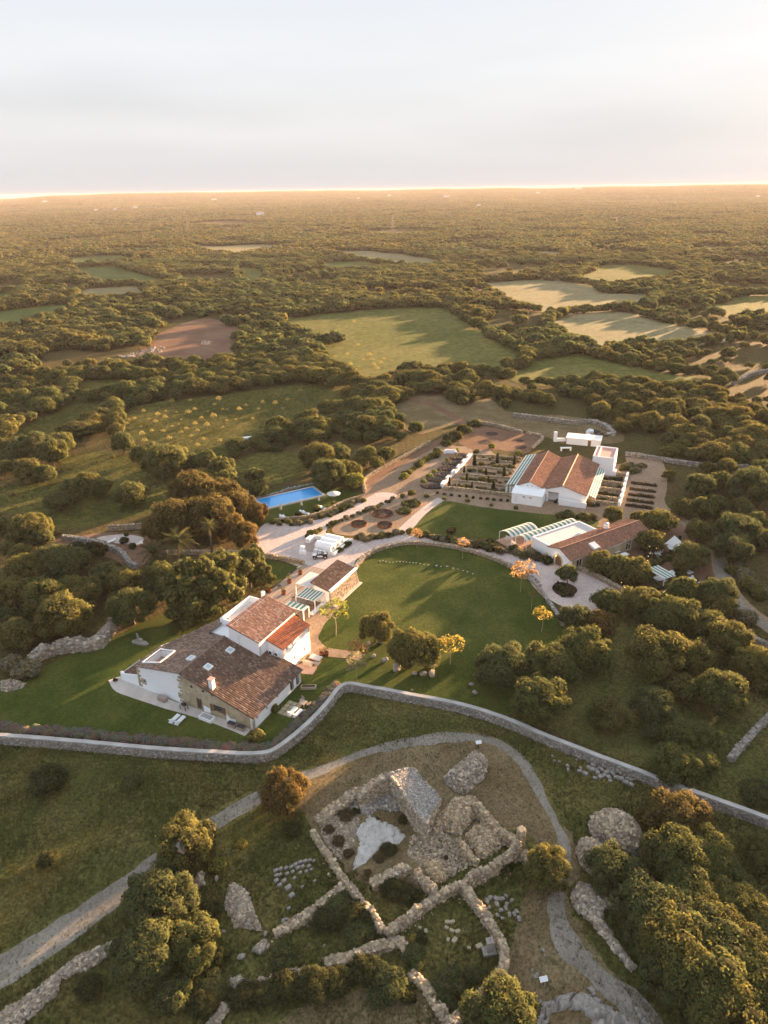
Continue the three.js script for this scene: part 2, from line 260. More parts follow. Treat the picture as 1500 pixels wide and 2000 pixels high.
// a heap of loose stones over an outline
function heap(name, label, px, { h = 1, size = 0.3, n = 300, seed = 1, warm = 0, group, dome = true, cat = 'stone heap', pts } = {}) {
  if (cat === 'rubble') { n = Math.round(n * 1.8); size *= .72; }
  const R = rng(seed * 313 + 7), g = thing(name, label, cat, [0, 0, 0], 0, group), poly = pts || PX(px);
  const xs = poly.map(p => p[0]), zs = poly.map(p => p[1]), x0 = Math.min(...xs), x1 = Math.max(...xs), z0 = Math.min(...zs), z1 = Math.max(...zs);
  const edge = (x, z) => { let d = 1e9; for (let i = 0, j = poly.length - 1; i < poly.length; j = i++) { const [a, b] = poly[j], [c, e] = poly[i]; const t = clamp(((x - a) * (c - a) + (z - b) * (e - b)) / ((c - a) ** 2 + (e - b) ** 2 || 1)); d = Math.min(d, Math.hypot(x - a - t * (c - a), z - b - t * (e - b))); } return d; };
  const reach = Math.min(x1 - x0, z1 - z0) * 0.42, Y = (x, z) => dome ? h * Math.sqrt(clamp(1 - (1 - clamp(edge(x, z) / reach)) ** 2)) * (0.75 + 0.5 * fbm(x * .6, z * .6, 3, seed)) : 0;
  if (dome && h > 0.35) {                                                 // the body below the stones one sees
    const N = 26, pos = [], idx = [];
    for (let j = 0; j <= N; j++) for (let i = 0; i <= N; i++) { const x = lerp(x0, x1, i / N), z = lerp(z0, z1, j / N); pos.push(x, inside(poly, x, z) ? Y(x, z) - size * .5 : -0.3, z); }
    for (let j = 0; j < N; j++) for (let i = 0; i < N; i++) { const k = j * (N + 1) + i; idx.push(k, k + N + 1, k + 1, k + 1, k + N + 1, k + N + 2); }
    const b = new THREE.BufferGeometry(); b.setAttribute('position', new THREE.Float32BufferAttribute(pos, 3)); b.setAttribute('uv', new THREE.Float32BufferAttribute(pos.filter((_, i) => i % 3 !== 1), 2)); b.setIndex(idx); b.computeVertexNormals(); solid('body', b, M.stone, g);
  }
  const list = []; let tries = 0;
  while (list.length < n && tries++ < n * 20) { const x = lerp(x0, x1, R()), z = lerp(z0, z1, R()); if (!inside(poly, x, z)) continue; const k = size * (.5 + 1.1 * R() * R() + .2 * R()); list.push([mx(x, Y(x, z) + k * .12, z, R() * 1.2, R() * 6.3, R() * 1.2, k * (1 + .5 * R()), k * (.7 + .4 * R()), k), stoneTint(R, warm)]); }
  pileOn(g, list); return g;
}

// ---------------------------------------------------------------- ground and far land
function landHeight(x, z) {
  const r = Math.hypot(x, z), az = Math.atan2(x, -z) / D2R;
  if (r < 2000) return 0;
  const roll = (fbm(x / 900 + 5, z / 900 + 3, 4, 31) - 0.45) * 30 * step(2000, 3600, r);
  const ridge = step(3600, 7200, r) * (58 + 40 * (fbm(az * 0.11 + 20, 1.5, 4, 33) - 0.5) + 3 * step(4, 26, az) - 16 * step(-22, -27, az));
  return Math.min(roll * (1 - step(4500, 7000, r)) + ridge, 66);
}
{
  const rings = [0, 12, 25]; for (let r = 35; r < 8000; r *= 1.055) rings.push(r); const N = 300, pos = [], uv = [], col = [], idx = [];
  rings.forEach((r, j) => { for (let i = 0; i <= N; i++) {
    const a = i / N * 2 * Math.PI, x = Math.sin(a) * r, z = -Math.cos(a) * r, y = landHeight(x, z); pos.push(x, y, z); uv.push(x, z);
    const n = fbm(x / 70, z / 70, 4, 41), m = fbm(x / 260 + 7, z / 260, 4, 43), g = step(.35, .65, n), b = step(.42, .66, m);
    const c = [0, 1, 2].map(k => lerp(lerp([.080, .078, .032][k], [.125, .100, .052][k], g), [.155, .115, .070][k], b * 0.6)); col.push(...c);
    if (j && i) { const k = j * (N + 1) + i, q = k - N - 1; idx.push(q - 1, q, k - 1, q, k, k - 1); }
  } });
  const g = new THREE.BufferGeometry(); g.setAttribute('position', new THREE.Float32BufferAttribute(pos, 3)); g.setAttribute('uv', new THREE.Float32BufferAttribute(uv, 2)); g.setAttribute('color', new THREE.Float32BufferAttribute(col, 3)); g.setIndex(idx); g.computeVertexNormals();
  structure('ground', g, M.ground);
}
// fields between the woods (pixels of the photograph)
const FIELDS = [
  ['field', 'field', [[545, 624], [700, 606], [860, 600], [905, 625], [960, 658], [1028, 690], [1000, 714], [930, 722], [870, 712], [800, 722], [745, 748], [690, 740], [640, 702], [600, 662], [555, 640]]],
  ['orchard_field', 'pasture', [[245, 800], [300, 788], [400, 775], [520, 760], [600, 748], [690, 765], [650, 795], [600, 825], [540, 845], [500, 872], [420, 893], [330, 875], [270, 860], [235, 830]]],
  ['pasture', 'pasture', [[110, 898], [150, 885], [230, 885], [270, 905], [330, 930], [345, 985], [290, 1005], [220, 1018], [110, 1030], [60, 1005], [0, 1000], [0, 950], [40, 945], [90, 935], [120, 925]]],
  ['pasture', 'pasture', [[-60, 880], [0, 868], [60, 828], [120, 800], [200, 780], [225, 795], [190, 830], [120, 850], [60, 862], [0, 890]]],
  ['pasture', 'pasture', [[150, 745], [260, 742], [285, 758], [230, 775], [150, 782]]],
  ['pasture', 'pasture', [[455, 905], [520, 880], [575, 884], [600, 900], [590, 930], [545, 945], [500, 950], [470, 930]]],
  ['field', 'greenField', [[-20, 612], [60, 600], [150, 594], [150, 601], [100, 616], [50, 629], [-20, 634]]], ['field', 'greenField', [[-20, 576], [45, 568], [50, 575], [0, 586], [-20, 590]]],
  ['field', 'greenField', [[120, 506], [240, 499], [252, 508], [150, 516]]], ['field', 'greenField', [[140, 526], [215, 519], [280, 536], [350, 548], [310, 553], [180, 549]]],
  ['field', 'paleField', [[170, 565], [270, 559], [287, 577], [160, 581]]], ['clearing', 'redEarth', [[310, 652], [400, 622], [470, 645], [462, 690], [380, 706], [300, 702], [268, 690]]],
  ['field', 'paleField', [[355, 474], [420, 481], [490, 478], [575, 478], [582, 482], [505, 489], [470, 496], [410, 491]]], ['field', 'paleField', [[640, 491], [720, 490], [860, 504], [852, 518], [760, 514], [670, 502]]],
  ['field', 'greenField', [[605, 515], [700, 511], [762, 518], [740, 525], [650, 525]]], ['field', 'paleField', [[930, 556], [1040, 547], [1150, 556], [1185, 573], [1262, 574], [1272, 590], [1180, 601], [1090, 604], [1000, 590], [960, 572]]],
  ['field', 'field', [[1128, 541], [1180, 518], [1240, 517], [1332, 530], [1300, 541], [1200, 553], [1150, 551]]], ['field', 'paleField', [[1068, 633], [1130, 611], [1220, 609], [1300, 630], [1445, 651], [1400, 661], [1280, 669], [1160, 671], [1110, 656]]],
  ['field', 'field', [[975, 732], [1060, 700], [1130, 691], [1220, 711], [1300, 727], [1425, 746], [1380, 761], [1300, 767], [1180, 751], [1050, 754]]], ['field', 'field', [[1375, 601], [1440, 580], [1560, 576], [1560, 606], [1430, 613]]],
  ['field', 'paleField', [[905, 480], [992, 487], [940, 493]]], ['field', 'paleField', [[1005, 489], [1102, 494], [1080, 504]]], ['field', 'paleField', [[1308, 501], [1372, 494], [1335, 506]]], ['field', 'field', [[470, 520], [520, 530], [500, 555], [465, 545]]],
  ['field', 'paleField', [[340, 437], [430, 432], [560, 436], [440, 441]]], ['field', 'field', [[60, 470], [200, 462], [230, 466], [120, 475]]], ['field', 'field', [[690, 452], [800, 448], [880, 453], [760, 459]]],
  ['dry_pasture', 'earth', [[765, 805], [800, 778], [850, 768], [905, 792], [950, 778], [1000, 806], [1100, 812], [1190, 828], [1215, 862], [1100, 866], [1060, 850], [940, 825], [880, 832], [815, 848]]],
];
// a hedge in front hides the near edge of a field: the field itself reaches on below it
FIELDS.forEach(f => { const m = f[2].reduce((a, p) => a + p[1], 0) / f[2].length; if (m < 700) f[2] = f[2].map(([x, y]) => { const d = Math.hypot(...P(x, y).toArray()); return y > m ? [x, y + Math.min(11, 3.0 * F / d)] : [x, y]; }); });
{ // smaller fields strewn through the far woods
  const R = rng(606), kinds = ['field', 'paleField', 'greenField', 'pasture', 'field'];
  const main = FIELDS.map(f => PX(f[2])), near = (x, z, d) => main.some(q => q.some(([a, c]) => Math.hypot(a - x, c - z) < d) || inside(q, x, z));
  for (let k = 0; k < 60; k++) { const r = 520 + 1450 * R(), a = (R() * 60 - 30) * D2R, x = Math.sin(a) * r, z = -Math.cos(a) * r, w = 22 + 40 * R(), d = 12 + 20 * R(), t = R() * 3; if (near(x, z, w + 26)) continue; const q = [[-1, -1], [0, -1.1], [1, -.8], [1.1, 0], [.9, 1], [0, .9], [-1, 1.1], [-1.15, 0]].map(([p, s]) => [x + (p * w * Math.cos(t) - s * d * Math.sin(t)) * (.85 + .3 * R()), z + (p * w * Math.sin(t) + s * d * Math.cos(t)) * (.85 + .3 * R())]); FIELDS.splice(FIELDS.length - 4, 0, ['field', kinds[k % 5], null, q]); main.push(q); }
}
const CLEAR = FIELDS.map(f => f[3] ?? PX(f[2]));
FIELDS.slice(0, -4).forEach(([n, m, px, q], i) => q ? structure(n, sheetGeo(ragged(smooth(q, true, 4), 2), 0.02 + 0.002 * i), M[m]) : sheet(n, M[m], 0.02 + 0.002 * i, px, { gap: 4, rough: 2 }));
sheet('dry_pasture', M.earth, 0.016, FIELDS.at(-1)[2], { gap: 2, rough: 1 });

// bedrock that breaks out of the ground: stepped limestone, its low parts under the soil
function edgeDist(poly, x, z) { let d = 1e9; for (let i = 0, j = poly.length - 1; i < poly.length; j = i++) { const [a, b] = poly[j], [c, e] = poly[i], t = clamp(((x - a) * (c - a) + (z - b) * (e - b)) / ((c - a) ** 2 + (e - b) ** 2 || 1)); d = Math.min(d, Math.hypot(x - a - t * (c - a), z - b - t * (e - b))); } return inside(poly, x, z) ? d : -d; }
function outcrop(px, h, reach, seed, cell = 0.16) {
  const poly = PX(px), xs = poly.map(p => p[0]), zs = poly.map(p => p[1]), x0 = Math.min(...xs) - .5, x1 = Math.max(...xs) + .5, z0 = Math.min(...zs) - .5, z1 = Math.max(...zs) + .5, nx = Math.ceil((x1 - x0) / cell), nz = Math.ceil((z1 - z0) / cell), Y = [], pos = [], uv = [];
  for (let j = 0; j <= nz; j++) for (let i = 0; i <= nx; i++) { const x = x0 + i * cell, z = z0 + j * cell, f = clamp(edgeDist(poly, x, z) / reach, -1, 1), r = 1 - Math.abs(2 * fbm(x * .55, z * .55 + x * .2, 4, seed) - 1) * 2.2, n = fbm(x * 1.7, z * 1.7, 3, seed + 3); let y = h * (Math.sqrt(Math.max(0, f)) * (.45 + .8 * n) - .28 * (r > .72 ? 1.2 : 0) - .16) - (f < 0 ? .3 : 0); y = lerp(y, Math.floor(y / h * 5 + .5) * h / 5, .6); Y.push([x + (hash(i, j, seed) - .5) * cell * .6, y + (hash(i, j, seed + 9) - .5) * .05, z + (hash(i, j, seed + 5) - .5) * cell * .6]); }
  for (let j = 0; j < nz; j++) for (let i = 0; i < nx; i++) { const k = j * (nx + 1) + i, q = [Y[k], Y[k + nx + 1], Y[k + 1], Y[k + 1], Y[k + nx + 1], Y[k + nx + 2]]; for (const t of [q.slice(0, 3), q.slice(3)]) { if (Math.max(t[0][1], t[1][1], t[2][1]) < -.02) continue; for (const v of t) { pos.push(...v); uv.push(v[0], v[2]); } } }
  const g = new THREE.BufferGeometry(); g.setAttribute('position', new THREE.Float32BufferAttribute(pos, 3)); g.setAttribute('uv', new THREE.Float32BufferAttribute(uv, 2)); g.computeVertexNormals(); return g;
}

// ---------------------------------------------------------------- ground of the estate and of the ruin
const LAWN_EDGE = [[688, 1122], [702, 1098], [728, 1080], [760, 1070], [800, 1065], [880, 1072], [950, 1090], [1000, 1112], [1040, 1142], [1068, 1178], [1090, 1212], [1102, 1250]];
sheet('wild_grass', M.wildGrass, 0.004, [[-300, 1440], [0, 1452], [500, 1490], [560, 1470], [640, 1400], [680, 1350], [980, 1420], [1250, 1520], [1560, 1620], [1700, 1800], [1700, 2300], [750, 2400], [-300, 2300]], { gap: 3 });
sheet('grove_floor', M.wildGrass, 0.008, [[985, 1395], [1060, 1330], [1102, 1260], [1100, 1215], [1180, 1190], [1290, 1200], [1500, 1290], [1640, 1350], [1640, 1640], [1450, 1575], [1250, 1500], [1090, 1430]], { gap: 2 });
sheet('lawn', M.lawn, 0.012, [...LAWN_EDGE, [1085, 1300], [1050, 1345], [1000, 1385], [975, 1398], [900, 1375], [830, 1358], [740, 1342], [676, 1336], [640, 1352], [580, 1410], [535, 1455], [490, 1470], [320, 1452], [150, 1438], [0, 1425], [-200, 1415], [-200, 1375], [0, 1345], [90, 1300], [180, 1262], [232, 1240], [300, 1205], [360, 1190], [440, 1215], [560, 1250], [640, 1180]], { gap: 1.5, rough: 0.25, round: true });
sheet('pool_lawn', M.lawn, 0.014, [[470, 1000], [495, 972], [590, 945], [640, 948], [705, 965], [690, 985], [640, 1000], [560, 1016], [510, 1025], [475, 1025]], { rough: 0.2 });
sheet('small_lawn', M.lawn, 0.014, [[512, 1092], [580, 1106], [575, 1110], [545, 1136], [530, 1140], [505, 1110]], { round: false });
sheet('rear_lawn', M.lawn, 0.020, [[862, 979], [940, 990], [1060, 1004], [1150, 1010], [1170, 1020], [1140, 1040], [1080, 1052], [1000, 1062], [960, 1055], [880, 1045], [805, 1032], [825, 1010]], { rough: 0.15, gap: 1.2 });
// sandy drives and gravel yard
sheet('sand_yard', M.sandRoad, 0.016, [[712, 962], [714, 940], [735, 935], [790, 900], [860, 868], [905, 872], [930, 862], [1000, 905], [1060, 900], [1220, 905], [1225, 892], [1285, 898], [1300, 915], [1303, 950], [1300, 985], [1330, 1015], [1300, 1030], [1255, 1012], [1180, 1030], [1080, 1010], [880, 985], [850, 975], [830, 1000], [800, 1030], [730, 1045], [650, 1040], [700, 985]], { gap: 1.2 });
sheet('red_plot', M.redEarth, 0.022, [[895, 862], [930, 832], [1020, 846], [1055, 852], [1040, 872], [1025, 886], [985, 880], [925, 878]], { rough: 0.6 });
sheet('gravel_yard', M.gravel, 0.026, [[498, 1072], [503, 1040], [520, 1022], [560, 1022], [650, 1008], [700, 982], [742, 962], [775, 966], [760, 980], [710, 1000], [650, 1020], [640, 1048], [690, 1052], [720, 1062], [698, 1090], [680, 1115], [640, 1115], [602, 1112], [540, 1090]], { gap: 1, rough: 0.15 });
track('drive', M.gravel, 0.030, [[640, 1110], [690, 1078], [740, 1058], [800, 1050], [870, 1056], [940, 1070], [1000, 1088], [1050, 1112], [1105, 1150], [1150, 1185]], [9, 5, 4, 3.6, 3.8, 4.5, 5, 8, 11, 8], { rough: 0.2 });
sheet('forecourt', M.gravel, 0.034, [[1040, 1100], [1080, 1098], [1125, 1110], [1180, 1135], [1215, 1160], [1190, 1172], [1160, 1200], [1125, 1180], [1070, 1140]], { gap: 1, rough: 0.2 });
track('garden_path', M.gravel, 0.036, [[862, 974], [845, 985], [820, 1005], [795, 1030], [780, 1046]], [2.4, 2.2, 2.4, 2.8, 3.2], { rough: 0.1 });
track('footpath', M.sandRoad, 0.036, [[650, 1182], [630, 1205], [615, 1228], [606, 1250], [625, 1270], [655, 1276], [690, 1280], [708, 1285]], [3.2, 3, 2.4, 2.6, 3, 2.4, 2.2, 2], { rough: 0.15 });
track('farm_track', M.redEarth, 0.030, [[714, 945], [760, 915], [810, 888], [860, 862], [905, 834], [880, 810], [820, 782], [770, 770]], [4, 3.6, 3.4, 3.2, 3, 2.6, 2.4, 2], { rough: 0.2 });
track('lane', M.sandRoad, 0.030, [[1295, 1000], [1330, 1018], [1375, 1035], [1400, 1065], [1408, 1110], [1430, 1160], [1470, 1200], [1520, 1235], [1600, 1280]], [4, 3.4, 3, 3, 3.2, 3.6, 3.6, 3.6, 3.4], { rough: 0.25 });
track('lane_gravel', M.greyGravel, 0.034, [[1388, 1050], [1402, 1080], [1408, 1110], [1425, 1150], [1455, 1190], [1500, 1228]], [1, 1.8, 2.4, 2.4, 2.2, 2], { rough: 0.5 });
sheet('restaurant_garden_floor', M.redEarth, 0.014, [[1150, 1085], [1260, 1055], [1330, 1020], [1385, 1050], [1400, 1110], [1380, 1150], [1300, 1160], [1230, 1130]], { rough: 0.5 });
sheet('sunken_garden_floor', M.redEarth, 0.010, [[30, 1078], [60, 1062], [150, 1048], [200, 1040], [290, 1045], [380, 1060], [375, 1080], [300, 1082], [275, 1108], [240, 1100], [215, 1090], [140, 1072], [80, 1082], [30, 1092]], { rough: 0.4 });
sheet('sunken_garden_gravel', M.gravel, 0.016, [[188, 1052], [225, 1044], [280, 1050], [275, 1062], [240, 1062], [205, 1056]], { rough: 0.3 });
// tracks round the ruin
sheet('bare_earth', M.earth, 0.016, [[560, 1540], [620, 1500], [720, 1462], [830, 1440], [920, 1432], [985, 1450], [1030, 1500], [1070, 1570], [1120, 1640], [1130, 1700], [1110, 1760], [1150, 1830], [1230, 1950], [1260, 2040], [1160, 2100], [990, 2060], [960, 1960], [1000, 1850], [1020, 1760], [1060, 1680], [1010, 1620], [900, 1700], [760, 1740], [640, 1660], [590, 1590]], { rough: 0.8 });
sheet('bare_earth', M.earth, 0.018, [[520, 2000], [620, 1960], [760, 1930], [850, 1960], [880, 2060], [700, 2120], [520, 2080]], { rough: 1 });
track('gravel_track', M.greyGravel, 0.024, [[-120, 1968], [0, 1898], [110, 1830], [250, 1730], [380, 1632], [480, 1572], [560, 1530], [640, 1500]], [4.2, 3.8, 3.3, 2.9, 2.5, 2.2, 1.9, 1.6], { rough: 0.5 });
track('gravel_track', M.greyGravel, 0.028, [[620, 1508], [700, 1475], [800, 1450], [900, 1440], [965, 1447], [1005, 1472], [1040, 1520], [1070, 1580], [1100, 1640], [1104, 1690], [1090, 1740], [1087, 1790], [1105, 1840], [1140, 1880], [1180, 1920], [1225, 1960], [1270, 2010], [1330, 2080]], [1.5, 1.2, 1.3, 1.8, 2.5, 2.0, 1.3, 1.5, 1.4, 1.2, .7, 1.3, 1.0, 2.0, 2.4, 2.8, 2.8, 2.8], { rough: 1.0 });

// ---------------------------------------------------------------- foliage
// A crown is a heap of rounded clumps; each clump carries sprays of leaves round an inner mass of twigs, tinted darker to paint in the crown's inner shade.
function crown(seed, { lumps = 18, leaves = 110, leaf = 0.09, ry = 0.8, lift = 0.86, spread = 0.66, lr = 0.36, low = -0.55, coreShade = [.55, .48, .50], tints = [[.92, 1, 1], [1.1, 1.02, .9], [1.28, 1.1, .75]], shape, core = 0.84 } = {}) {
  const R = rng(seed * 7919 + 11), C = [], pos = [], nor = [], col = [], v = new THREE.Vector3(), n = new THREE.Vector3(), a = new THREE.Vector3(), b = new THREE.Vector3();
  for (let i = 0; i < lumps; i++) {
    const y = lerp(1, low, (i + 0.5) / lumps), ph = i * 2.39996 + R() * 0.9, q = Math.sqrt(1 - y * y), k = spread * (0.72 + 0.5 * R());
    C.push(shape ? shape(i, lumps, R) : { c: new THREE.Vector3(q * Math.cos(ph) * k, lift + y * k * ry, q * Math.sin(ph) * k), r: lr * (0.62 + 0.75 * R()), t: R() });
  }
  if (!shape) { const ax = .86 + .3 * R(), az = .86 + .3 * R(); for (const L of C) { L.c.x *= ax; L.c.z *= az; } }
  const face = (p, q, r, nn, c) => { for (const w of [p, q, r]) { pos.push(w.x, w.y, w.z); nor.push(nn.x, nn.y, nn.z); col.push(...c); } };
  for (const [k, L] of C.entries()) {
    const ico = new THREE.IcosahedronGeometry(L.r * core, 1), ip = ico.attributes.position, w = [new THREE.Vector3(), new THREE.Vector3(), new THREE.Vector3()];
    if (core > 0) for (let i = 0; i < ip.count; i += 3) { for (let j = 0; j < 3; j++) { w[j].fromBufferAttribute(ip, i + j); w[j].multiplyScalar(0.88 + 0.24 * vnoise(w[j].x * 9 + seed, w[j].y * 9 + w[j].z * 7, k)); w[j].y *= ry > 1 ? 1.2 : 0.92; w[j].add(L.c); if (w[j].y < 0.04) w[j].y = 0.04; } n.crossVectors(a.subVectors(w[1], w[0]), b.subVectors(w[2], w[0])).normalize(); face(w[0], w[1], w[2], n.clone(), coreShade); }
    let m = 0, guard = 0;
    while (m < leaves && guard++ < leaves * 5) {
      v.set(R() * 2 - 1, R() * 2 - 1, R() * 2 - 1); const l = v.length(); if (l > 1 || l < 0.05) continue; v.divideScalar(l);
      const rr = L.r * (0.86 + 0.3 * R() * R() + .1 * R()), p = v.clone().multiplyScalar(rr); if (ry <= 1) p.y *= 0.94; p.add(L.c); if (p.y < 0.05) continue;
      let hid = false; for (let j = 0; j < C.length; j++) if (j !== k && C[j].c.distanceTo(p) < C[j].r * 0.82) { hid = true; break; } if (hid) continue; m++;
      n.copy(v).add(a.set(R() - .5, R() - .5, R() - .5).multiplyScalar(1.5)).normalize();
      a.crossVectors(n, Math.abs(n.y) < .9 ? new THREE.Vector3(0, 1, 0) : new THREE.Vector3(1, 0, 0)).normalize().applyAxisAngle(n, R() * 6.3); b.crossVectors(n, a);
      const s = leaf * (0.6 + 0.8 * R()), s2 = s * (0.45 + 0.3 * R());
      const nn = n.clone().lerp(v, 0.5).normalize();
      const t = tints[Math.min(tints.length - 1, Math.floor(R() * tints.length))], g = 0.75 + 0.5 * R(), c = t.map(x => x * g);
      const q0 = p.clone().addScaledVector(a, s), q1 = p.clone().addScaledVector(b, s2), q2 = p.clone().addScaledVector(a, -s), q3 = p.clone().addScaledVector(b, -s2);
      q1.addScaledVector(v, s * .2); face(q0, q1, q2, nn, c); face(q0, q2, q3, nn, c);
    }
  }
  const g = new THREE.BufferGeometry(); g.setAttribute('position', new THREE.Float32BufferAttribute(pos, 3)); g.setAttribute('normal', new THREE.Float32BufferAttribute(nor, 3)); g.setAttribute('color', new THREE.Float32BufferAttribute(col, 3));
  g.setAttribute('uv', new THREE.Float32BufferAttribute(new Float32Array(pos.length / 3 * 2), 2)); return g;
}
const leafMat = (r, g, b, through = 0.5) => new THREE.MeshPhysicalMaterial({ color: RGB(r, g, b), vertexColors: true, roughness: 1, transmission: through, thickness: 0, specularIntensity: 0.1, side: THREE.DoubleSide });
const LEAF = {
  olive: [leafMat(.130, .145, .052), leafMat(.152, .152, .052), leafMat(.114, .134, .056)], oak: [leafMat(.165, .122, .044), leafMat(.145, .120, .044)], pine: [leafMat(.124, .138, .046)],
  dark: leafMat(0.069, 0.077, 0.030), lime: leafMat(0.226, 0.251, 0.063), gold: leafMat(0.338, 0.276, 0.075), autumn: leafMat(.38, .24, .12), palm: leafMat(0.106, 0.106, 0.038), lavender: leafMat(.25, .24, .20), sage: leafMat(0.239, 0.226, 0.150),
  cypress: leafMat(0.056, 0.063, 0.025), brown: leafMat(0.129, 0.099, 0.056), sapling: leafMat(0.314, 0.276, 0.113),
};
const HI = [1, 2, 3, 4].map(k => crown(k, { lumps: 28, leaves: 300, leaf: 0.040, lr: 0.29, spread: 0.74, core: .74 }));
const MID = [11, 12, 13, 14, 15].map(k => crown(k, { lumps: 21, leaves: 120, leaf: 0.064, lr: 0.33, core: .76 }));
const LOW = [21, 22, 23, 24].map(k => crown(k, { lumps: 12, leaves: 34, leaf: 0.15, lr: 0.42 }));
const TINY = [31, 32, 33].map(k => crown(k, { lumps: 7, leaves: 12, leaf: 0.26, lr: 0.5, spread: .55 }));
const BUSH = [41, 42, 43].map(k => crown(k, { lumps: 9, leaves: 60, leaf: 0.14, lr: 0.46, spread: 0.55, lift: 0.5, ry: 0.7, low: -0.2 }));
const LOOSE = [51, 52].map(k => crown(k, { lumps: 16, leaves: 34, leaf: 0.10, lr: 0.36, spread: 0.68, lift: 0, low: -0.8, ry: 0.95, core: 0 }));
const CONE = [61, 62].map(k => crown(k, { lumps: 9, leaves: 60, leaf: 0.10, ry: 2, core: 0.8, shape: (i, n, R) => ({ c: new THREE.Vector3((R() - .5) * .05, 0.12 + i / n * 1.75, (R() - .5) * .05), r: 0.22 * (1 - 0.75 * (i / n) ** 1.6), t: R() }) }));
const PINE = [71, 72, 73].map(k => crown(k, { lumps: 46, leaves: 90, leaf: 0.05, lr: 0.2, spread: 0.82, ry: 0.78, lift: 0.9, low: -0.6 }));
function trunkGeo(seed, h, r, limbs = 4, spread = 0.6) {
  const R = rng(seed), gs = [], bend = (a, b, r0, r1) => { const c = new THREE.CatmullRomCurve3([a, a.clone().lerp(b, .5).add(new THREE.Vector3((R() - .5) * .12, 0, (R() - .5) * .12)), b]); const g = new THREE.TubeGeometry(c, 4, 1, 6), p = g.attributes.position;
    for (let i = 0; i <= 4; i++) { const o = c.getPointAt(i / 4), k = lerp(r0, r1, i / 4); for (let j = 0; j <= 6; j++) { const q = i * 7 + j; p.setXYZ(q, o.x + (p.getX(q) - o.x) * k, o.y + (p.getY(q) - o.y) * k, o.z + (p.getZ(q) - o.z) * k); } } g.computeVertexNormals(); gs.push(g); };
  const top = new THREE.Vector3((R() - .5) * .1, h, (R() - .5) * .1); bend(new THREE.Vector3(0, -0.05, 0), top, r, r * .7);
  for (let i = 0; i < limbs; i++) { const a = i / limbs * 6.28 + R(); bend(top, new THREE.Vector3(Math.cos(a) * spread, h + spread * (.7 + .5 * R()), Math.sin(a) * spread), r * .55, r * .15); }
  return clean(gs);
}
const TRUNK = [trunkGeo(5, .35, .07, 5, .55), trunkGeo(6, .4, .065, 4, .5)], STEM = [trunkGeo(8, 1, .028, 5, .5), trunkGeo(9, 1, .025, 4, .45)];
const Rt = rng(4242);
function tree(name, label, cat, group, x, z, r, geo, mat, { sy = 1, trunk = TRUNK[0], bark = M.bark, y = 0, turn } = {}) {
  const o = thing(name, label, cat, [x, y, z], turn ?? Rt() * 6.28, group); o.scale.set(r, r * sy, r);
  if (trunk) solid('trunk', trunk, bark, o); solid('crown', geo, mat, o); return o;
}
// from the middle of a crown in the photograph and its width there to a place on the ground and a radius
function fromCrown(cx, cy, w, up = 0.82) { let hc = 2, p, r; for (let k = 0; k < 5; k++) { p = P(cx, cy, hc); const d = Math.hypot(p.x, p.y - EYE, p.z); r = w / 2 * d / F; hc = r * up; } return [p.x, p.z, r]; }

// ---------------------------------------------------------------- building kit
// A building is a group at one corner: x runs along its front to the right, z comes forward; at(u, v, h) counts u backwards and v to the left.
const at = (u, v, h) => [-v, h, -u];
function house(name, label, cat, px, az, group) { const p = P(...px); return thing(name, label, cat, [p.x, 0, p.z], -az * D2R, group); }
const face = (x, z, ry, y = 0) => new THREE.Matrix4().makeRotationY(ry).setPosition(x, y, z);
const FRONT = u => face(0, -u, 0), RIGHT = v => face(-v, 0, Math.PI / 2), LEFT = v => face(-v, 0, -Math.PI / 2), BACK = u => face(0, -u, Math.PI);
const wall = (o, name, m, poly, holes, mat, th = 0.45) => solid(name, panel(poly, holes, th).applyMatrix4(m), mat, o);
function opening(o, m, [x0, y0, x1, y1], { frame = M.wood, pane = M.glass, name = 'window', bars = 1, back = 0.16, fw = 0.07 } = {}) {
  const f = solid(name, panel([[x0, y0], [x1, y0], [x1, y1], [x0, y1]], Array.from({ length: bars + 1 }, (_, i) => { const w = (x1 - x0 - fw * (bars + 2)) / (bars + 1), a = x0 + fw + i * (w + fw); return [a, y0 + fw, a + w, y1 - fw]; }), 0.07).translate(0, 0, -back).applyMatrix4(m), frame, o);
  solid('pane', panel([[x0 + .02, y0 + .02], [x1 - .02, y0 + .02], [x1 - .02, y1 - .02], [x0 + .02, y1 - .02]], [], 0.02).translate(0, 0, -back - .03).applyMatrix4(m), pane, f); return f;
}
const TILE = (() => { const g = new THREE.CylinderGeometry(.115, .135, .52, 6, 1, true, -Math.PI / 2, Math.PI); g.rotateX(-Math.PI / 2); return g; })();   // half round, along z, crown up
const PAL = { old: [[.145, .092, .066], [.185, .118, .086], [.110, .072, .056], [.25, .175, .135], [.16, .098, .07]], pink: [[.30, .165, .115], [.38, .215, .155], [.235, .13, .095], [.44, .31, .24], [.33, .18, .12]], orange: [[.40, .145, .075], [.44, .165, .085], [.37, .13, .065]], barn: [[.33, .165, .105], [.27, .14, .09], [.38, .20, .13], [.30, .15, .10], [.22, .12, .085]], worn: [[.27, .19, .145], [.33, .24, .185], [.21, .145, .11], [.18, .12, .09]] };
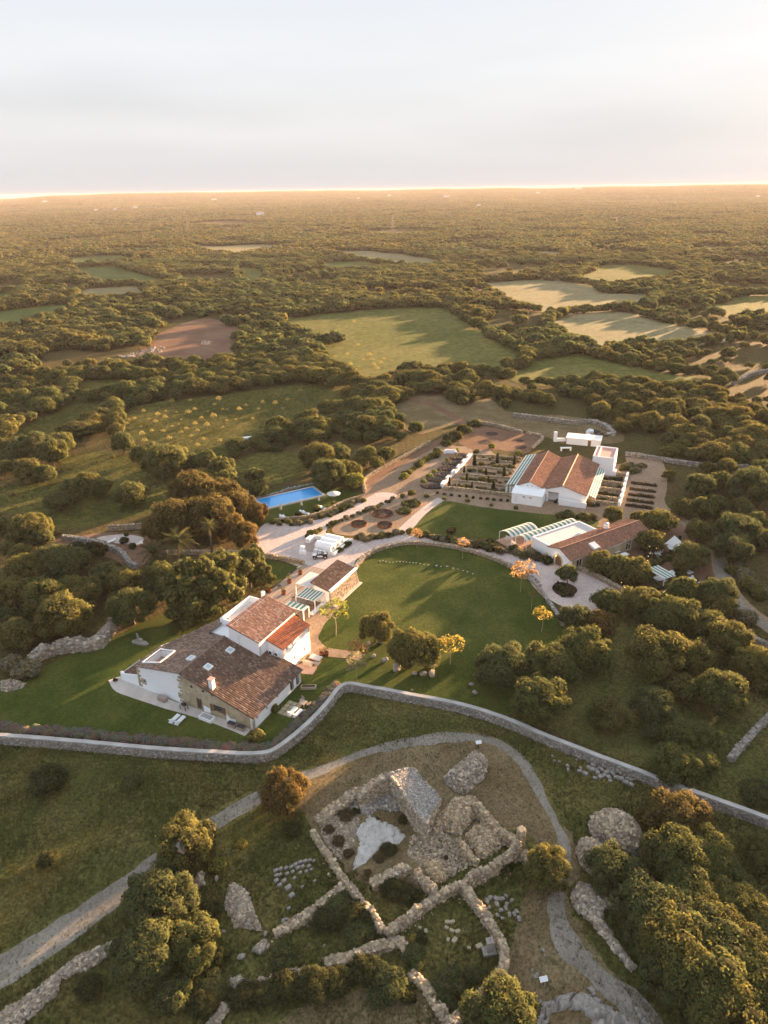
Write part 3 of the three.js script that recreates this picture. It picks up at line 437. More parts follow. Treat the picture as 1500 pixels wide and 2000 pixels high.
// a tiled slope: O lower left corner, E along the eave, S up the slope; poly in metres (e, s)
function roof(o, O, E, S, poly, pal, { holes = [], name = 'roof', seed = 1, ridge } = {}) {
  const e = new THREE.Vector3(...E).normalize(), s = new THREE.Vector3(...S).normalize(), n = new THREE.Vector3().crossVectors(e, s).normalize(); if (n.y < 0) n.negate();
  const B = new THREE.Matrix4().makeBasis(e, s, new THREE.Vector3().crossVectors(e, s)).setPosition(...O), sh = new THREE.Shape(poly.map(p => new THREE.Vector2(...p))); holes.forEach(h => sh.holes.push(new THREE.Path(h.map(p => new THREE.Vector2(...p)))));
  const g = new THREE.ExtrudeGeometry(sh, { depth: .12, bevelEnabled: false }); if (new THREE.Vector3().crossVectors(e, s).y > 0) g.translate(0, 0, -.12); g.applyMatrix4(B);
  const deck = solid(name, g, new THREE.MeshStandardMaterial({ color: RGB(...PAL[pal][0]).multiplyScalar(.8), roughness: .95 }), o);
  const R = rng(seed * 51 + 3), list = [], me = Math.max(...poly.map(p => p[0])), ms = Math.max(...poly.map(p => p[1])), e0 = Math.min(...poly.map(p => p[0])), s0 = Math.min(...poly.map(p => p[1]));
  const zAxis = s.clone(), xAxis = new THREE.Vector3().crossVectors(n, zAxis);
  for (let a = e0 + .17; a < me; a += .345) for (let b = s0 + .2; b < ms; b += .42) { if (!inside(poly, a, b) || holes.some(h => inside(h, a, b))) continue;
    const c = PAL[pal][Math.floor(R() * PAL[pal].length)], k = .88 + .24 * R() + .3 * (fbm(a * .5, b * .5, 2, seed) - .5), j = (R() - .5) * .05;
    const m = new THREE.Matrix4().makeBasis(xAxis, n, zAxis); m.setPosition(O[0] + e.x * a + s.x * b + n.x * (-.05 + .02 * R()) + e.x * j, O[1] + e.y * a + s.y * b + n.y * (-.05 + .02 * R()), O[2] + e.z * a + s.z * b + n.z * (-.05 + .02 * R()) + e.z * j);
    list.push([m, RGB(c[0] * k, c[1] * k, c[2] * k)]); }
  copies('roof_tiles', TILE, M.tile, list, deck); return deck;
}
const block = (o, name, mat, x0, x1, y0, y1, z0, z1) => solid(name, box(x0, x1, y0, y1, z0, z1), mat, o);
function ridge(o, a, b, r, pal, name = 'ridge') { const A = new THREE.Vector3(...a), B = new THREE.Vector3(...b), d = B.clone().sub(A), g = new THREE.CylinderGeometry(r, r, d.length(), 8, 1, false, 0, Math.PI * 2); g.applyQuaternion(new THREE.Quaternion().setFromUnitVectors(new THREE.Vector3(0, 1, 0), d.clone().normalize())); g.translate(...A.add(B).multiplyScalar(.5).toArray()); return solid(name, g, new THREE.MeshStandardMaterial({ color: RGB(...pal), roughness: .9 }), o); }

// ---------------------------------------------------------------- farmhouse
{
  const o = house('farmhouse', 'large white and stone farmhouse with brown tiled roofs behind the white capped wall', 'farmhouse', [488, 1424], 27.8);
  // gable of bare stone, white front beside it
  const doors = [[-9.6, .12, -8.6, 2.15]], wins = [[-6.45, .85, -4.65, 2.1]], vents = [[-10.45, 3.65, -9.95, 4.15], [-8.25, 3.62, -7.78, 4.1], [-6.58, 3.55, -6.2, 3.95]];
  wall(o, 'stone_gable_wall', FRONT(0), [[.7, 0], [.7, 2.42], [-12.2, 5.65], [-12.2, 0]], [...doors, ...wins, ...vents], M.ashlar, .5);
  wall(o, 'white_front_wall', FRONT(-.01), [[-12.2, 0], [-12.2, 5.62], [-21.2, 4.0], [-21.2, 0]], [[-20.3, 1.2, -19.7, 1.85], [-12.95, 1.1, -12.45, 1.75]], M.white, .5);
  opening(o, FRONT(0), doors[0], { name: 'door', frame: M.wood }); opening(o, FRONT(0), wins[0], { bars: 1, frame: M.wood }); vents.forEach(v => opening(o, FRONT(0), v, { bars: 0, frame: M.darkWood }));
  opening(o, FRONT(-.01), [-20.3, 1.2, -19.7, 1.85], { bars: 0 }); opening(o, FRONT(-.01), [-12.95, 1.1, -12.45, 1.75], { bars: 0 });
  for (const [x0, x1] of [[-6.95, -6.5], [-4.6, -4.15]]) block(o, 'shutter', M.wood, x0, x1, .85, 2.1, .003, .06);
  wall(o, 'white_panel', FRONT(-.03), [[-4.1, 0], [-4.1, 1.3], [-3.4, .6], [-2.4, .75], [-2.4, 0]], [], M.white, .028); wall(o, 'white_panel', FRONT(-.03), [[-8.3, .1], [-8.3, 1.25], [-7.1, 1.05], [-7.1, .1]], [], M.white, .028);
  for (let k = 0; k < 8; k++) for (const [x, d] of [[-12.25, 1], [-21.1, 1]]) { const w = k % 2 ? .34 : .62, y = .35 + k * (x < -20 ? .46 : .62); solid('quoin', box(x - (x < -20 ? .06 : w), x + (x < -20 ? w : .06), y, y + .4, .012, .075), M.ashlar, o); }
  wall(o, 'window_surround', FRONT(-.045), [[-20.5, 1], [-19.5, 1], [-19.5, 2.05], [-20.5, 2.05]], [[-20.3, 1.2, -19.7, 1.85]], M.ashlar, .04); wall(o, 'window_surround', FRONT(-.045), [[-13.1, .95], [-12.32, .95], [-12.32, 1.9], [-13.1, 1.9]], [[-12.95, 1.1, -12.45, 1.75]], M.ashlar, .04);
  const rd = [[9.3, .05, 10.3, 2.3], [10.9, .05, 11.8, 2.3]], rw = [[5.9, 1.4, 6.35, 2.0], [3.2, 1.2, 3.6, 1.75], [.85, 1.3, 1.25, 1.95]];
  wall(o, 'white_side_wall', RIGHT(-.7), [[0, 0], [12.2, 0], [12.2, 2.4], [0, 2.4]], [...rd, ...rw], M.white, .45); rd.forEach(d => opening(o, RIGHT(-.7), d, { name: 'door', bars: 1 })); rw.forEach(d => opening(o, RIGHT(-.7), d, { bars: 0, frame: M.redPaint, pane: M.redPaint }));
  wall(o, 'rear_wall', BACK(12.2), [[-.7, 0], [12.2, 0], [12.2, 5.6], [-.7, 2.4]], [], M.white); wall(o, 'left_wall', LEFT(21.2), [[-6, 0], [0, 0], [0, 4], [-6, 4]], [], M.white);
  { const g = panel([[0, 0], [11.5, 0], [11.5, 4], [0, 4]], [], .4), a = Math.atan2(4.6, 10.4); solid('left_wall', g.applyMatrix4(face(-21.2, -5.6, Math.PI / 2 - a)), M.white, o); }
  // roofs: wide right slope, left slope with a roof terrace cut into it
  const dR = [13.4, 0, 0], sR = new THREE.Vector3(-13.3, 3.42, 0), lR = sR.length(), fx = lR / 13.3;
  roof(o, at(-.28, -1.1, 2.42), [0, 0, -1], [-13.3, 3.42, 0], [[0, 0], [12.7, 0], [12.7, 3.5 * fx], [12.4, 3.5 * fx], [12.4, 6.3 * fx], [10.7, 6.3 * fx], [10.7, 12.1 * fx], [10.7, lR], [0, lR]], 'old', { seed: 2 });
  const sL = new THREE.Vector3(9.2, 1.72, 0), lL = sL.length();
  const notch = [[1.0, .95], [4.9, .95], [4.9, 4.1], [1.6, 4.1]];
  roof(o, at(-.24, 21.45, 4.1), [0, 0, -1], [9.2, 1.72, 0], [[0, 0], [5.3, 0], [16.0, 4.75], [16.0, 5.7], [10.7, 5.7], [10.7, lL], [0, lL]], 'worn', { seed: 3, holes: [notch] });
  ridge(o, at(-.3, 12.2, 5.86), at(10.4, 12.2, 5.86), .13, PAL.old[3]);
  { const base = at(-.24, 21.45, 4.1), Q = (e, s, y) => [base[0] + s * 9.2 / lL, y, base[2] - e], gs = [], pos = []; const c = notch.map(([e, s]) => Q(e, s, 4.16 + s * .184)), f = notch.map(([e, s]) => Q(e, s, 3.0));
    for (let i = 0; i < 4; i++) { const j = (i + 1) % 4; pos.push(...c[i], ...f[i], ...c[j], ...c[j], ...f[i], ...f[j]); } const fl = [...f[0], ...f[1], ...f[2], ...f[0], ...f[2], ...f[3]], fg = new THREE.BufferGeometry(); fg.setAttribute('position', new THREE.Float32BufferAttribute(fl, 3)); fg.setAttribute('uv', new THREE.Float32BufferAttribute(fl.filter((_, i) => i % 3 !== 1), 2)); fg.computeVertexNormals(); solid('terrace_paving', fg, M.terrace, o);
    const g = new THREE.BufferGeometry(); g.setAttribute('position', new THREE.Float32BufferAttribute(pos, 3)); g.setAttribute('uv', new THREE.Float32BufferAttribute(pos.filter((_, i) => i % 3 !== 1).map(x => x), 2)); g.computeVertexNormals(); solid('roof_terrace', g, M.white, o);
    const rim = []; for (let i = 0; i < 4; i++) { const a = c[i], b = c[(i + 1) % 4]; rim.push(rod([a[0], a[1] + .06, a[2]], [b[0], b[1] + .06, b[2]], .12, 6)); } solid('terrace_rim', clean(rim), M.white, o); }
  const sky = (u, v, h, sl) => { const g = box(-.55, .55, .0, .26, -.55, .55); g.rotateZ(sl); g.translate(...at(u, v, h)); const m = solid('skylight', g, M.whitePaint, o), p = box(-.36, .36, .262, .275, -.36, .36); p.rotateZ(sl); p.translate(...at(u, v, h)); solid('pane', p, M.glass, m); };
  sky(8.3, 9.5, 5.2, -.25); sky(3.4, 9.7, 5.25, -.25); sky(3.4, 12.9, 5.8, .18);
  { const c = block(o, 'chimney', M.white, -7.1, -6.4, 4.2, 6.0, -1.0, -.35); block(c, 'chimney_cap', M.pink, -7.2, -6.3, 6.003, 6.12, -1.1, -.25); }
  // low lean-to at the end
  wall(o, 'lean_to_wall', FRONT(.1), [[-21.2, 0], [-21.2, 2.15], [-24.4, 1.35], [-24.8, 1.55], [-25.2, 1.5], [-25.2, 0]], [], M.white, .35); wall(o, 'lean_to_wall', LEFT(24.9), [[-4, 0], [0, 0], [0, 1.4], [-4, 1.4]], [], M.white, .3);
  roof(o, at(.35, 24.7, 1.42), [0, 0, -1], [3.4, .75, 0], [[0, 0], [4, 0], [4, 3.5], [0, 3.5]], 'old', { name: 'lean_to_roof', seed: 4 });
  // upper storey
  wall(o, 'upper_front_wall', FRONT(10.3), [[-11.1, 0], [-5.4, 0], [-5.4, 6.85], [-11.1, 8.25]], [], M.white); wall(o, 'upper_side_wall', RIGHT(5.4), [[10.31, 0], [20.2, 0], [20.2, 6.84], [10.31, 6.84]], [], M.white); wall(o, 'upper_left_wall', LEFT(11.1), [[-20.2, 0], [-10.31, 0], [-10.31, 8.22], [-20.2, 8.22]], [], M.white); wall(o, 'upper_rear_wall', BACK(20.2), [[5.4, 0], [11.1, 0], [11.1, 8.25], [5.4, 6.85]], [], M.white);
  roof(o, at(10.05, 5.15, 6.86), [0, 0, -1], [-6.1, 1.48, 0], [[0, 0], [10.4, 0], [10.4, 6.28], [0, 6.28]], 'pink', { name: 'upper_roof', seed: 5 });
  wall(o, 'wing_front_wall', FRONT(12.25), [[-5.4, 0], [-2.4, 0], [-2.4, 5.2], [-5.4, 6.05]], [], M.white); const ow = [[13.2, 4.25, 13.6, 4.9], [14.75, 4.15, 15.12, 4.8], [17.75, 1.2, 18.2, 2.05], [15.0, 1.25, 15.45, 2.05]];
  wall(o, 'wing_side_wall', RIGHT(2.4), [[12.26, 0], [19.8, 0], [19.8, 5.2], [12.26, 5.2]], ow, M.white); ow.forEach(w => opening(o, RIGHT(2.4), w, { bars: 0, frame: M.redPaint, pane: M.wood })); wall(o, 'wing_rear_wall', BACK(19.8), [[2.4, 0], [5.4, 0], [5.4, 6.05], [2.4, 5.2]], [], M.white);
  roof(o, at(12.1, 2.2, 5.2), [0, 0, -1], [-3.15, .92, 0], [[0, 0], [7.8, 0], [7.8, 3.28], [0, 3.28]], 'orange', { name: 'wing_roof', seed: 6 });
  for (const v of [4.5, 3.4]) { const c = block(o, 'air_conditioner', M.whitePaint, -v - .42, -v + .42, 3.75, 4.5, -12.2, -11.85); const f = new THREE.CylinderGeometry(.27, .27, .03, 14); f.rotateX(Math.PI / 2); f.translate(-v - .1, 4.12, -11.84); solid('fan_grille', f, M.charcoal, c); }
  for (const [y, k] of [[7.6, 0]]) { const m = solid('aerial', clean([rod(at(10.9, 9, 5), at(10.9, 9, 7.0), .03), rod(at(10.9, 9.6, 6.9), at(10.9, 8.4, 6.9), .02)]), M.metal, o); m.position.z = .9; }
  // roof terrace behind the upper storey
  block(o, 'terrace_floor', M.whiteRoof, -15.9, -11.1, 0, 5.0, -21.8, -14.2); for (const b of [[-16.1, -15.8, -22, -14], [-15.8, -11.12, -22.0, -21.7], [-15.8, -11.12, -14.3, -14.0]]) block(o, 'parapet', M.white, b[0], b[1], 4.2, 5.95, b[2], b[3]); { const c = block(o, 'chimney', M.white, -13.6, -13.1, 5, 7.3, -22.6, -22.1); } 
  block(o, 'low_terrace', M.white, -16.4, -11.2, 3.4, 4.7, -13.98, -11.6);
  block(o, 'stone_chimney', M.ashlar, -17.5, -16.7, 2, 4.6, -13.6, -12.9);
}
track('house_paving', M.poolStone, 0.040, zz(Z1, [[40, 535], [75, 600], [190, 650], [380, 725], [560, 780], [760, 845], [1000, 935]]), [3, 2.8, 2.2, 1.9, 1.8, 1.8, 2], { rough: .1 });
sheet('house_patio', M.terrace, 0.044, zz(Z(430, 1020, 5), [[735, 1395], [880, 1250], [1000, 1340], [905, 1490], [800, 1480]]), { round: false });

// ---------------------------------------------------------------- annex, deck and pergolas
{
  const o = house('annex', 'small annex with dark brown roof and battered rubble wall beside the round lawn', 'annex building', [649, 1183], 27.9);
  { const sh = new THREE.Shape([[0, 0], [0.35, 0], [-.25, 2.6], [-.25, 3.0], [-.6, 3.0], [-.6, 0]].map(p => new THREE.Vector2(...p))), g = new THREE.ExtrudeGeometry(sh, { depth: 9.6, bevelEnabled: false }); g.translate(0, 0, -9.6); solid('rubble_wall', g, M.stone, o);
    const R = rng(9), l = []; for (let z = .1; z < 9.6; z += .24) for (let y = .1; y < 2.6; y += .22) l.push([mx(.33 - y * .23 - .04, y + (R() - .5) * .08, -z + (R() - .5) * .1, R(), R() * 6, R(), .24 + .1 * R()), stoneTint(R, .25)]); pileOn(o.children[0], l); }
  block(o, 'plinth', M.poolStone, .3, .95, -.05, .12, -9.8, .2); block(o, 'eaves_band', M.white, -.55, -.02, 2.85, 3.2, -9.7, .12);
  wall(o, 'front_wall', FRONT(0), [[-4.2, 0], [-.6, 0], [-.6, 2.85], [-4.2, 3.75]], [], M.white); wall(o, 'rear_wall', BACK(9.6), [[.6, 0], [4.2, 0], [4.2, 3.75], [.6, 2.85]], [], M.white); wall(o, 'left_wall', LEFT(4.2), [[-9.6, 0], [0, 0], [0, 3.7], [-9.6, 3.7]], [[-5, .05, -3.4, 2.2]], M.white); opening(o, LEFT(4.2), [-5, .05, -3.4, 2.2], { name: 'door', frame: M.whitePaint });
  roof(o, at(-.25, .45, 3.0), [0, 0, -1], [-4.0, .95, 0], [[0, 0], [7.2, 0], [7.2, -.5], [9.9, -.5], [9.9, 4.1], [0, 4.1]], 'old', { seed: 8 });
}
const annexO = P(649, 1183), annexT = -27.9 * D2R;
function pergola(label, u0, u1, v0, v1, h, { sheet: cloth, stripes, posts = [[0, 0], [0, 1], [1, 0], [1, 1]], O = annexO, T = annexT, slope = 0, along = 'u' }) {
  const o = thing('pergola', label, 'pergola', [O.x, 0, O.z], T); const U = t => lerp(u0, u1, t), V = t => lerp(v0, v1, t), hy = t => h + slope * t;
  for (const [a, b] of posts) solid('post', box(-.07, .07, 0, hy(b), -.07, .07).translate(...at(U(a), V(b), 0)), M.whitePaint, o);
  const bm = (a, b) => solid('beam', rod(a, b, .07, 4), M.whitePaint, o); bm(at(u0, v0, hy(0)), at(u1, v0, hy(0))); bm(at(u0, v1, hy(1)), at(u1, v1, hy(1))); bm(at(u0, v0, hy(0)), at(u0, v1, hy(1))); bm(at(u1, v0, hy(0)), at(u1, v1, hy(1)));
  const quad = (a, b, c, d, mat, name, y) => { const p = [at(a, c, lerp(hy(0), hy(1), (c - v0) / (v1 - v0)) + y), at(b, c, lerp(hy(0), hy(1), (c - v0) / (v1 - v0)) + y), at(b, d, lerp(hy(0), hy(1), (d - v0) / (v1 - v0)) + y), at(a, d, lerp(hy(0), hy(1), (d - v0) / (v1 - v0)) + y)]; const g = new THREE.BufferGeometry(), q = p.map(([x, yy, z]) => [x, yy + .03, z]); g.setAttribute('position', new THREE.Float32BufferAttribute([p[0], p[1], p[2], p[0], p[2], p[3], q[0], q[1], q[2], q[0], q[2], q[3]].flat(), 3)); g.setAttribute('uv', new THREE.Float32BufferAttribute(new Float32Array(24), 2)); g.computeVertexNormals(); solid(name, g, mat, o); };
  if (stripes) { const n = stripes; for (let i = 0; i < n; i++) { const mat = i % 2 ? M.greenStripe : M.canvas; if (along === 'u') quad(u0, u1, lerp(v0, v1, i / n), lerp(v0, v1, (i + 1) / n), mat, i % 2 ? 'green_stripe' : 'white_stripe', .08); else quad(lerp(u0, u1, i / n), lerp(u0, u1, (i + 1) / n), v0, v1, mat, i % 2 ? 'green_stripe' : 'white_stripe', .08); } }
  else quad(u0, u1, v0, v1, cloth, 'canopy', .08); return o;
}
pergola('white canopy on slim posts between the plank deck and the annex', .1, 5.0, 4.9, 8, 2.6, { sheet: M.canvas });
pergola('green and white striped pergola with low wall in front of the annex', -3.4, -.1, 1.5, 5.6, 2.4, { stripes: 13, along: 'u' });
pergola('striped pergola against the back of the farmhouse', -7.0, -5.3, 1.6, 5.7, 2.4, { stripes: 9, along: 'u' });
{
  const o = thing('low_wall', 'low white wall with a dining table under the striped pergola', 'low wall', [annexO.x, 0, annexO.z], annexT); block(o, 'bench_wall', M.white, -2.0, -1.3, 0, .5, -.1, 4.4);
  const d = thing('dining_table', 'long table under the striped pergola by the annex', 'table', [annexO.x, 0, annexO.z], annexT); block(d, 'tabletop', M.greyWood, -4.4, -2.6, .7, .76, 1.1, 2.1); for (const [x, z] of [[-4.3, 1.2], [-2.7, 1.2], [-4.3, 2], [-2.7, 2]]) block(d, 'leg', M.wood, x - .04, x + .04, 0, .7, z - .04, z + .04);
}
{ // the deck, plank by plank
  const o = thing('plank_deck', 'pale grey plank deck between the farmhouse and the annex', 'deck', [annexO.x, 0, annexO.z], annexT), R = rng(31), mats = [0, 1, 2].map(k => std({ map: M.greyWood.map, color: RGB(.85 + .15 * k, .85 + .14 * k, .85 + .12 * k), roughness: .9 })); block(o, 'joists', M.darkWood, -13.4, -4.4, .01, .12, -10.9, 6.5);
  for (let x = -13.5, i = 0; x < -4.4; x += .31, i++) { const cut = -R() * 7; solid('plank', box(x, x + .285, .125, .16 + R() * .006, cut + .01, 6.6), mats[i % 3], o); solid('plank', box(x, x + .285, .125, .16 + R() * .006, -11, cut), mats[(i + 1) % 3], o); }
}
sheet('house_court', M.sandRoad, 0.040, zz(Z(430, 1020, 5), [[640, 800], [870, 660], [1000, 520], [900, 430], [1030, 500], [1100, 820], [870, 1010]]), { round: false });

// ---------------------------------------------------------------- white vaults with their water channel
{
  const o = thing('vaulted_fountain', 'white fountain house of three barrel vaults with a water channel in the gravel yard', 'fountain', (p => [p.x, 0, p.z])(P(654, 1085)), -27.8 * D2R);
  for (const u of [0.1, 2.0, 3.9]) { const sh = new THREE.Shape(), r = .95; sh.moveTo(-r, 0); sh.lineTo(-r, 1.0); sh.absarc(0, 1.0, r, Math.PI, 0, true); sh.lineTo(r, 0); const hole = new THREE.Path(); hole.moveTo(-.62, 0.02); hole.lineTo(-.62, .9); hole.absarc(0, .9, .62, Math.PI, 0, true); hole.lineTo(.62, .02); sh.holes.push(hole);
    const g = new THREE.ExtrudeGeometry(sh, { depth: 4.0, bevelEnabled: false, curveSegments: 14 }); g.rotateY(Math.PI / 2); g.translate(-5.0, 0, -u - .9); solid('vault', g, M.white, o); block(o, 'vault_back', M.terrace, -4.6, -4.4, 0, 1.2, -u - 1.5, -u - .3); }
  for (const b of [[-.95, -.75, -6.9, .1], [-.15, .05, -6.9, .1], [-.75, -.15, -.1, .1], [-.75, -.15, -6.9, -6.7]]) block(o, 'channel_wall', M.white, b[0], b[1], 0, .72, b[2], b[3]); block(o, 'channel_water', M.aqua, -.75, -.15, .02, .6, -6.7, -.1);
  block(o, 'front_parapet', M.white, -4.6, -1.3, 0, .95, .6, 1.0); block(o, 'rear_wall', M.white, -8.4, -5.0, 0, 1.0, -5.0, -4.7); block(o, 'seat_block', M.white, -8.9, -7.8, 0, 1.0, -4.4, -2.4); block(o, 'paving', M.greyWood, -8.2, -5.0, .01, .07, -4.6, .9);
  const s = thing('garden_bench', 'white masonry seat with armrest at the edge of the yard', 'bench', o.position.toArray(), o.rotation.y); block(s, 'seat', M.white, -7.2, -5.8, 0, .8, 2.0, 2.7); block(s, 'backrest', M.white, -7.4, -6.5, 0, 1.45, 1.3, 2.0);
}
// ---------------------------------------------------------------- barn with two gables
{
  const o = house('barn', 'large barn with two red tiled gables, white front and striped side awnings', 'barn', Z3(905, 715), 22.9);
  const vents = [[-13.85, 3.15, -13.35, 3.55], [-12.75, 3.15, -12.25, 3.55]], rec = [-8.4, 0, -6.0, 2.5];
  wall(o, 'gable_wall', FRONT(-2), [[-16, 0], [-9.5, 0], [-9.5, 3.1], [-13, 4.5], [-16, 3.3]], vents, M.white); vents.forEach(v => opening(o, FRONT(-2), v, { bars: 0, frame: M.whitePaint }));
  wall(o, 'gable_wall', FRONT(-1.99), [[-9.49, 0], [.4, 0], [.4, 2.85], [-5.2, 4.5], [-9.49, 3.1]], [rec, [-9.35, .1, -8.75, 1.9]], M.white); wall(o, 'recess_wall', FRONT(-.6), [[-8.6, 0], [-5.8, 0], [-5.8, 2.6], [-8.6, 2.6]], [], M.white, .2); block(o, 'lintel', M.wood, -8.5, -5.9, 2.5, 2.66, 1.6, 2.05); opening(o, FRONT(-1.99), [-9.35, .1, -8.75, 1.9], { name: 'door', frame: M.wood, pane: M.white });
  wall(o, 'low_front', FRONT(-3.2), [[-5.6, 0], [.8, 0], [.8, 1.4], [-5.6, 1.7]], [], M.white, .4);
  // white lean-to before the first gable
  const lw = [[-13.9, 1.75, -13.2, 2.2], [-12.3, 1.75, -11.6, 2.2]]; wall(o, 'lean_to_front', FRONT(-6), [[-16.5, 0], [-9.2, 0], [-9.2, 2.7], [-16.5, 2.7]], [...lw, [-15.9, .05, -15.1, 1.9]], M.white, .3); lw.forEach(w => opening(o, FRONT(-6), w, { frame: M.whitePaint })); opening(o, FRONT(-6), [-15.9, .05, -15.1, 1.9], { name: 'door', frame: M.whitePaint, pane: M.whitePaint, bars: 0 });
  for (const [m, s] of [[LEFT(16.5), 1], [RIGHT(9.2), -1]]) wall(o, 'lean_to_side', m, s > 0 ? [[2, 0], [5.69, 0], [5.69, 2.7], [2, 3.2]] : [[-5.69, 0], [-2, 0], [-2, 3.2], [-5.69, 2.7]], [], M.white, .3);
  { const g = new THREE.BoxGeometry(7.6, .12, 4.3); g.rotateX(.13); g.translate(-12.85, 2.98, 3.95); solid('lean_to_roof', g, M.white, o); }
  // roofs
  const L = 23.8, y0 = 3.12, slope = (x0, x1, ya, yb, pal, sd) => { const s = [x1 - x0, yb - ya, 0], l = Math.hypot(...s); roof(o, [x0, ya, 2.25], [0, 0, -1], s, [[0, 0], [L, 0], [L, l], [0, l]], pal, { seed: sd }); };
  slope(-16.3, -13, 3.25, 4.65, 'barn', 11); slope(-9.5, -13, 3.2, 4.65, 'barn', 12); slope(-9.5, -5.2, 3.2, 4.65, 'barn', 13); slope(.7, -5.2, 2.85, 4.65, 'barn', 14); ridge(o, [-13, 4.66, 2.3], [-13, 4.66, -21.6], .17, [.42, .27, .18]); ridge(o, [-5.2, 4.66, 2.3], [-5.2, 4.66, -21.6], .17, [.45, .29, .19]);
  wall(o, 'rear_wall', BACK(21.2), [[-.4, 0], [16, 0], [16, 3.2], [13, 4.5], [9.5, 3.1], [5.2, 4.5], [-.4, 2.8]], [], M.white); wall(o, 'side_wall', RIGHT(-.4), [[-2, 0], [21.2, 0], [21.2, 2.8], [-2, 2.8]], [], M.white); wall(o, 'side_wall', LEFT(16), [[-21.2, 0], [2, 0], [2, 3.2], [-21.2, 3.2]], [], M.white);
  // white flat roofed block at the back
  for (const [n, m, w] of [['block_front', FRONT(20.7), [[-1.2, 0], [4.3, 0], [4.3, 5.0], [-1.2, 5.0]]], ['block_side', RIGHT(-4.3), [[20.71, 0], [29.6, 0], [29.6, 5.0], [20.71, 5.0]]], ['block_side', LEFT(1.2), [[-29.6, 0], [-20.71, 0], [-20.71, 5], [-29.6, 5]]], ['block_rear', BACK(29.6), [[-4.29, 0], [1.19, 0], [1.19, 5], [-4.29, 5]]]]) wall(o, n, m, w, [], M.white, .3);
  block(o, 'flat_roof', M.pink, -.9, 4.0, 4.6, 4.72, -29.3, -21); block(o, 'roof_divider', M.white, -.1, .15, 4.72, 5.05, -29.3, -21); block(o, 'porch_block', M.white, 4.3, 5.1, 0, 1.4, -22.6, -20.9);
  // striped awnings along both sides
  const awn = (x0, x1, ya, yb, za, zb, n, post) => { for (let i = 0; i < n; i++) { const a = lerp(za, zb, i / n) - .12, b = lerp(za, zb, (i + 1) / n) + .12, K = 7; for (let k = 0; k < K; k++) { const g = new THREE.BufferGeometry(), X = t => lerp(x0, x1, t), Y = t => lerp(ya, yb, t), t0 = k / K, t1 = (k + 1) / K, q = [[X(t0), Y(t0), a], [X(t1), Y(t1), a], [X(t1), Y(t1), b], [X(t0), Y(t0), b]]; g.setAttribute('position', new THREE.Float32BufferAttribute([q[0], q[1], q[2], q[0], q[2], q[3]].flat(), 3)); g.setAttribute('uv', new THREE.Float32BufferAttribute(new Float32Array(12), 2)); g.computeVertexNormals(); solid(k % 2 ? 'green_stripe' : 'white_stripe', g, k % 2 ? M.greenStripe : M.canvas, o); } solid('awning_post', rod([x1, 0, a], [x1, yb, a], .05), M.whitePaint, o); } };
  awn(.75, 2.6, 2.85, 2.2, 1.4, -18.6, 2, 1); awn(-16.4, -19.2, 3.1, 2.4, 1.0, -22.5, 5, 1);
  for (const [x, k] of [[-19.1, 1], [-17.6, 1]]) for (let i = 0; i < 3; i++) block(o, i % 2 ? 'green_stripe' : 'white_stripe', i % 2 ? M.greenStripe : M.canvas, x + i * .45, x + i * .45 + .44, .4, 2.3, 1.25, 1.28);
}
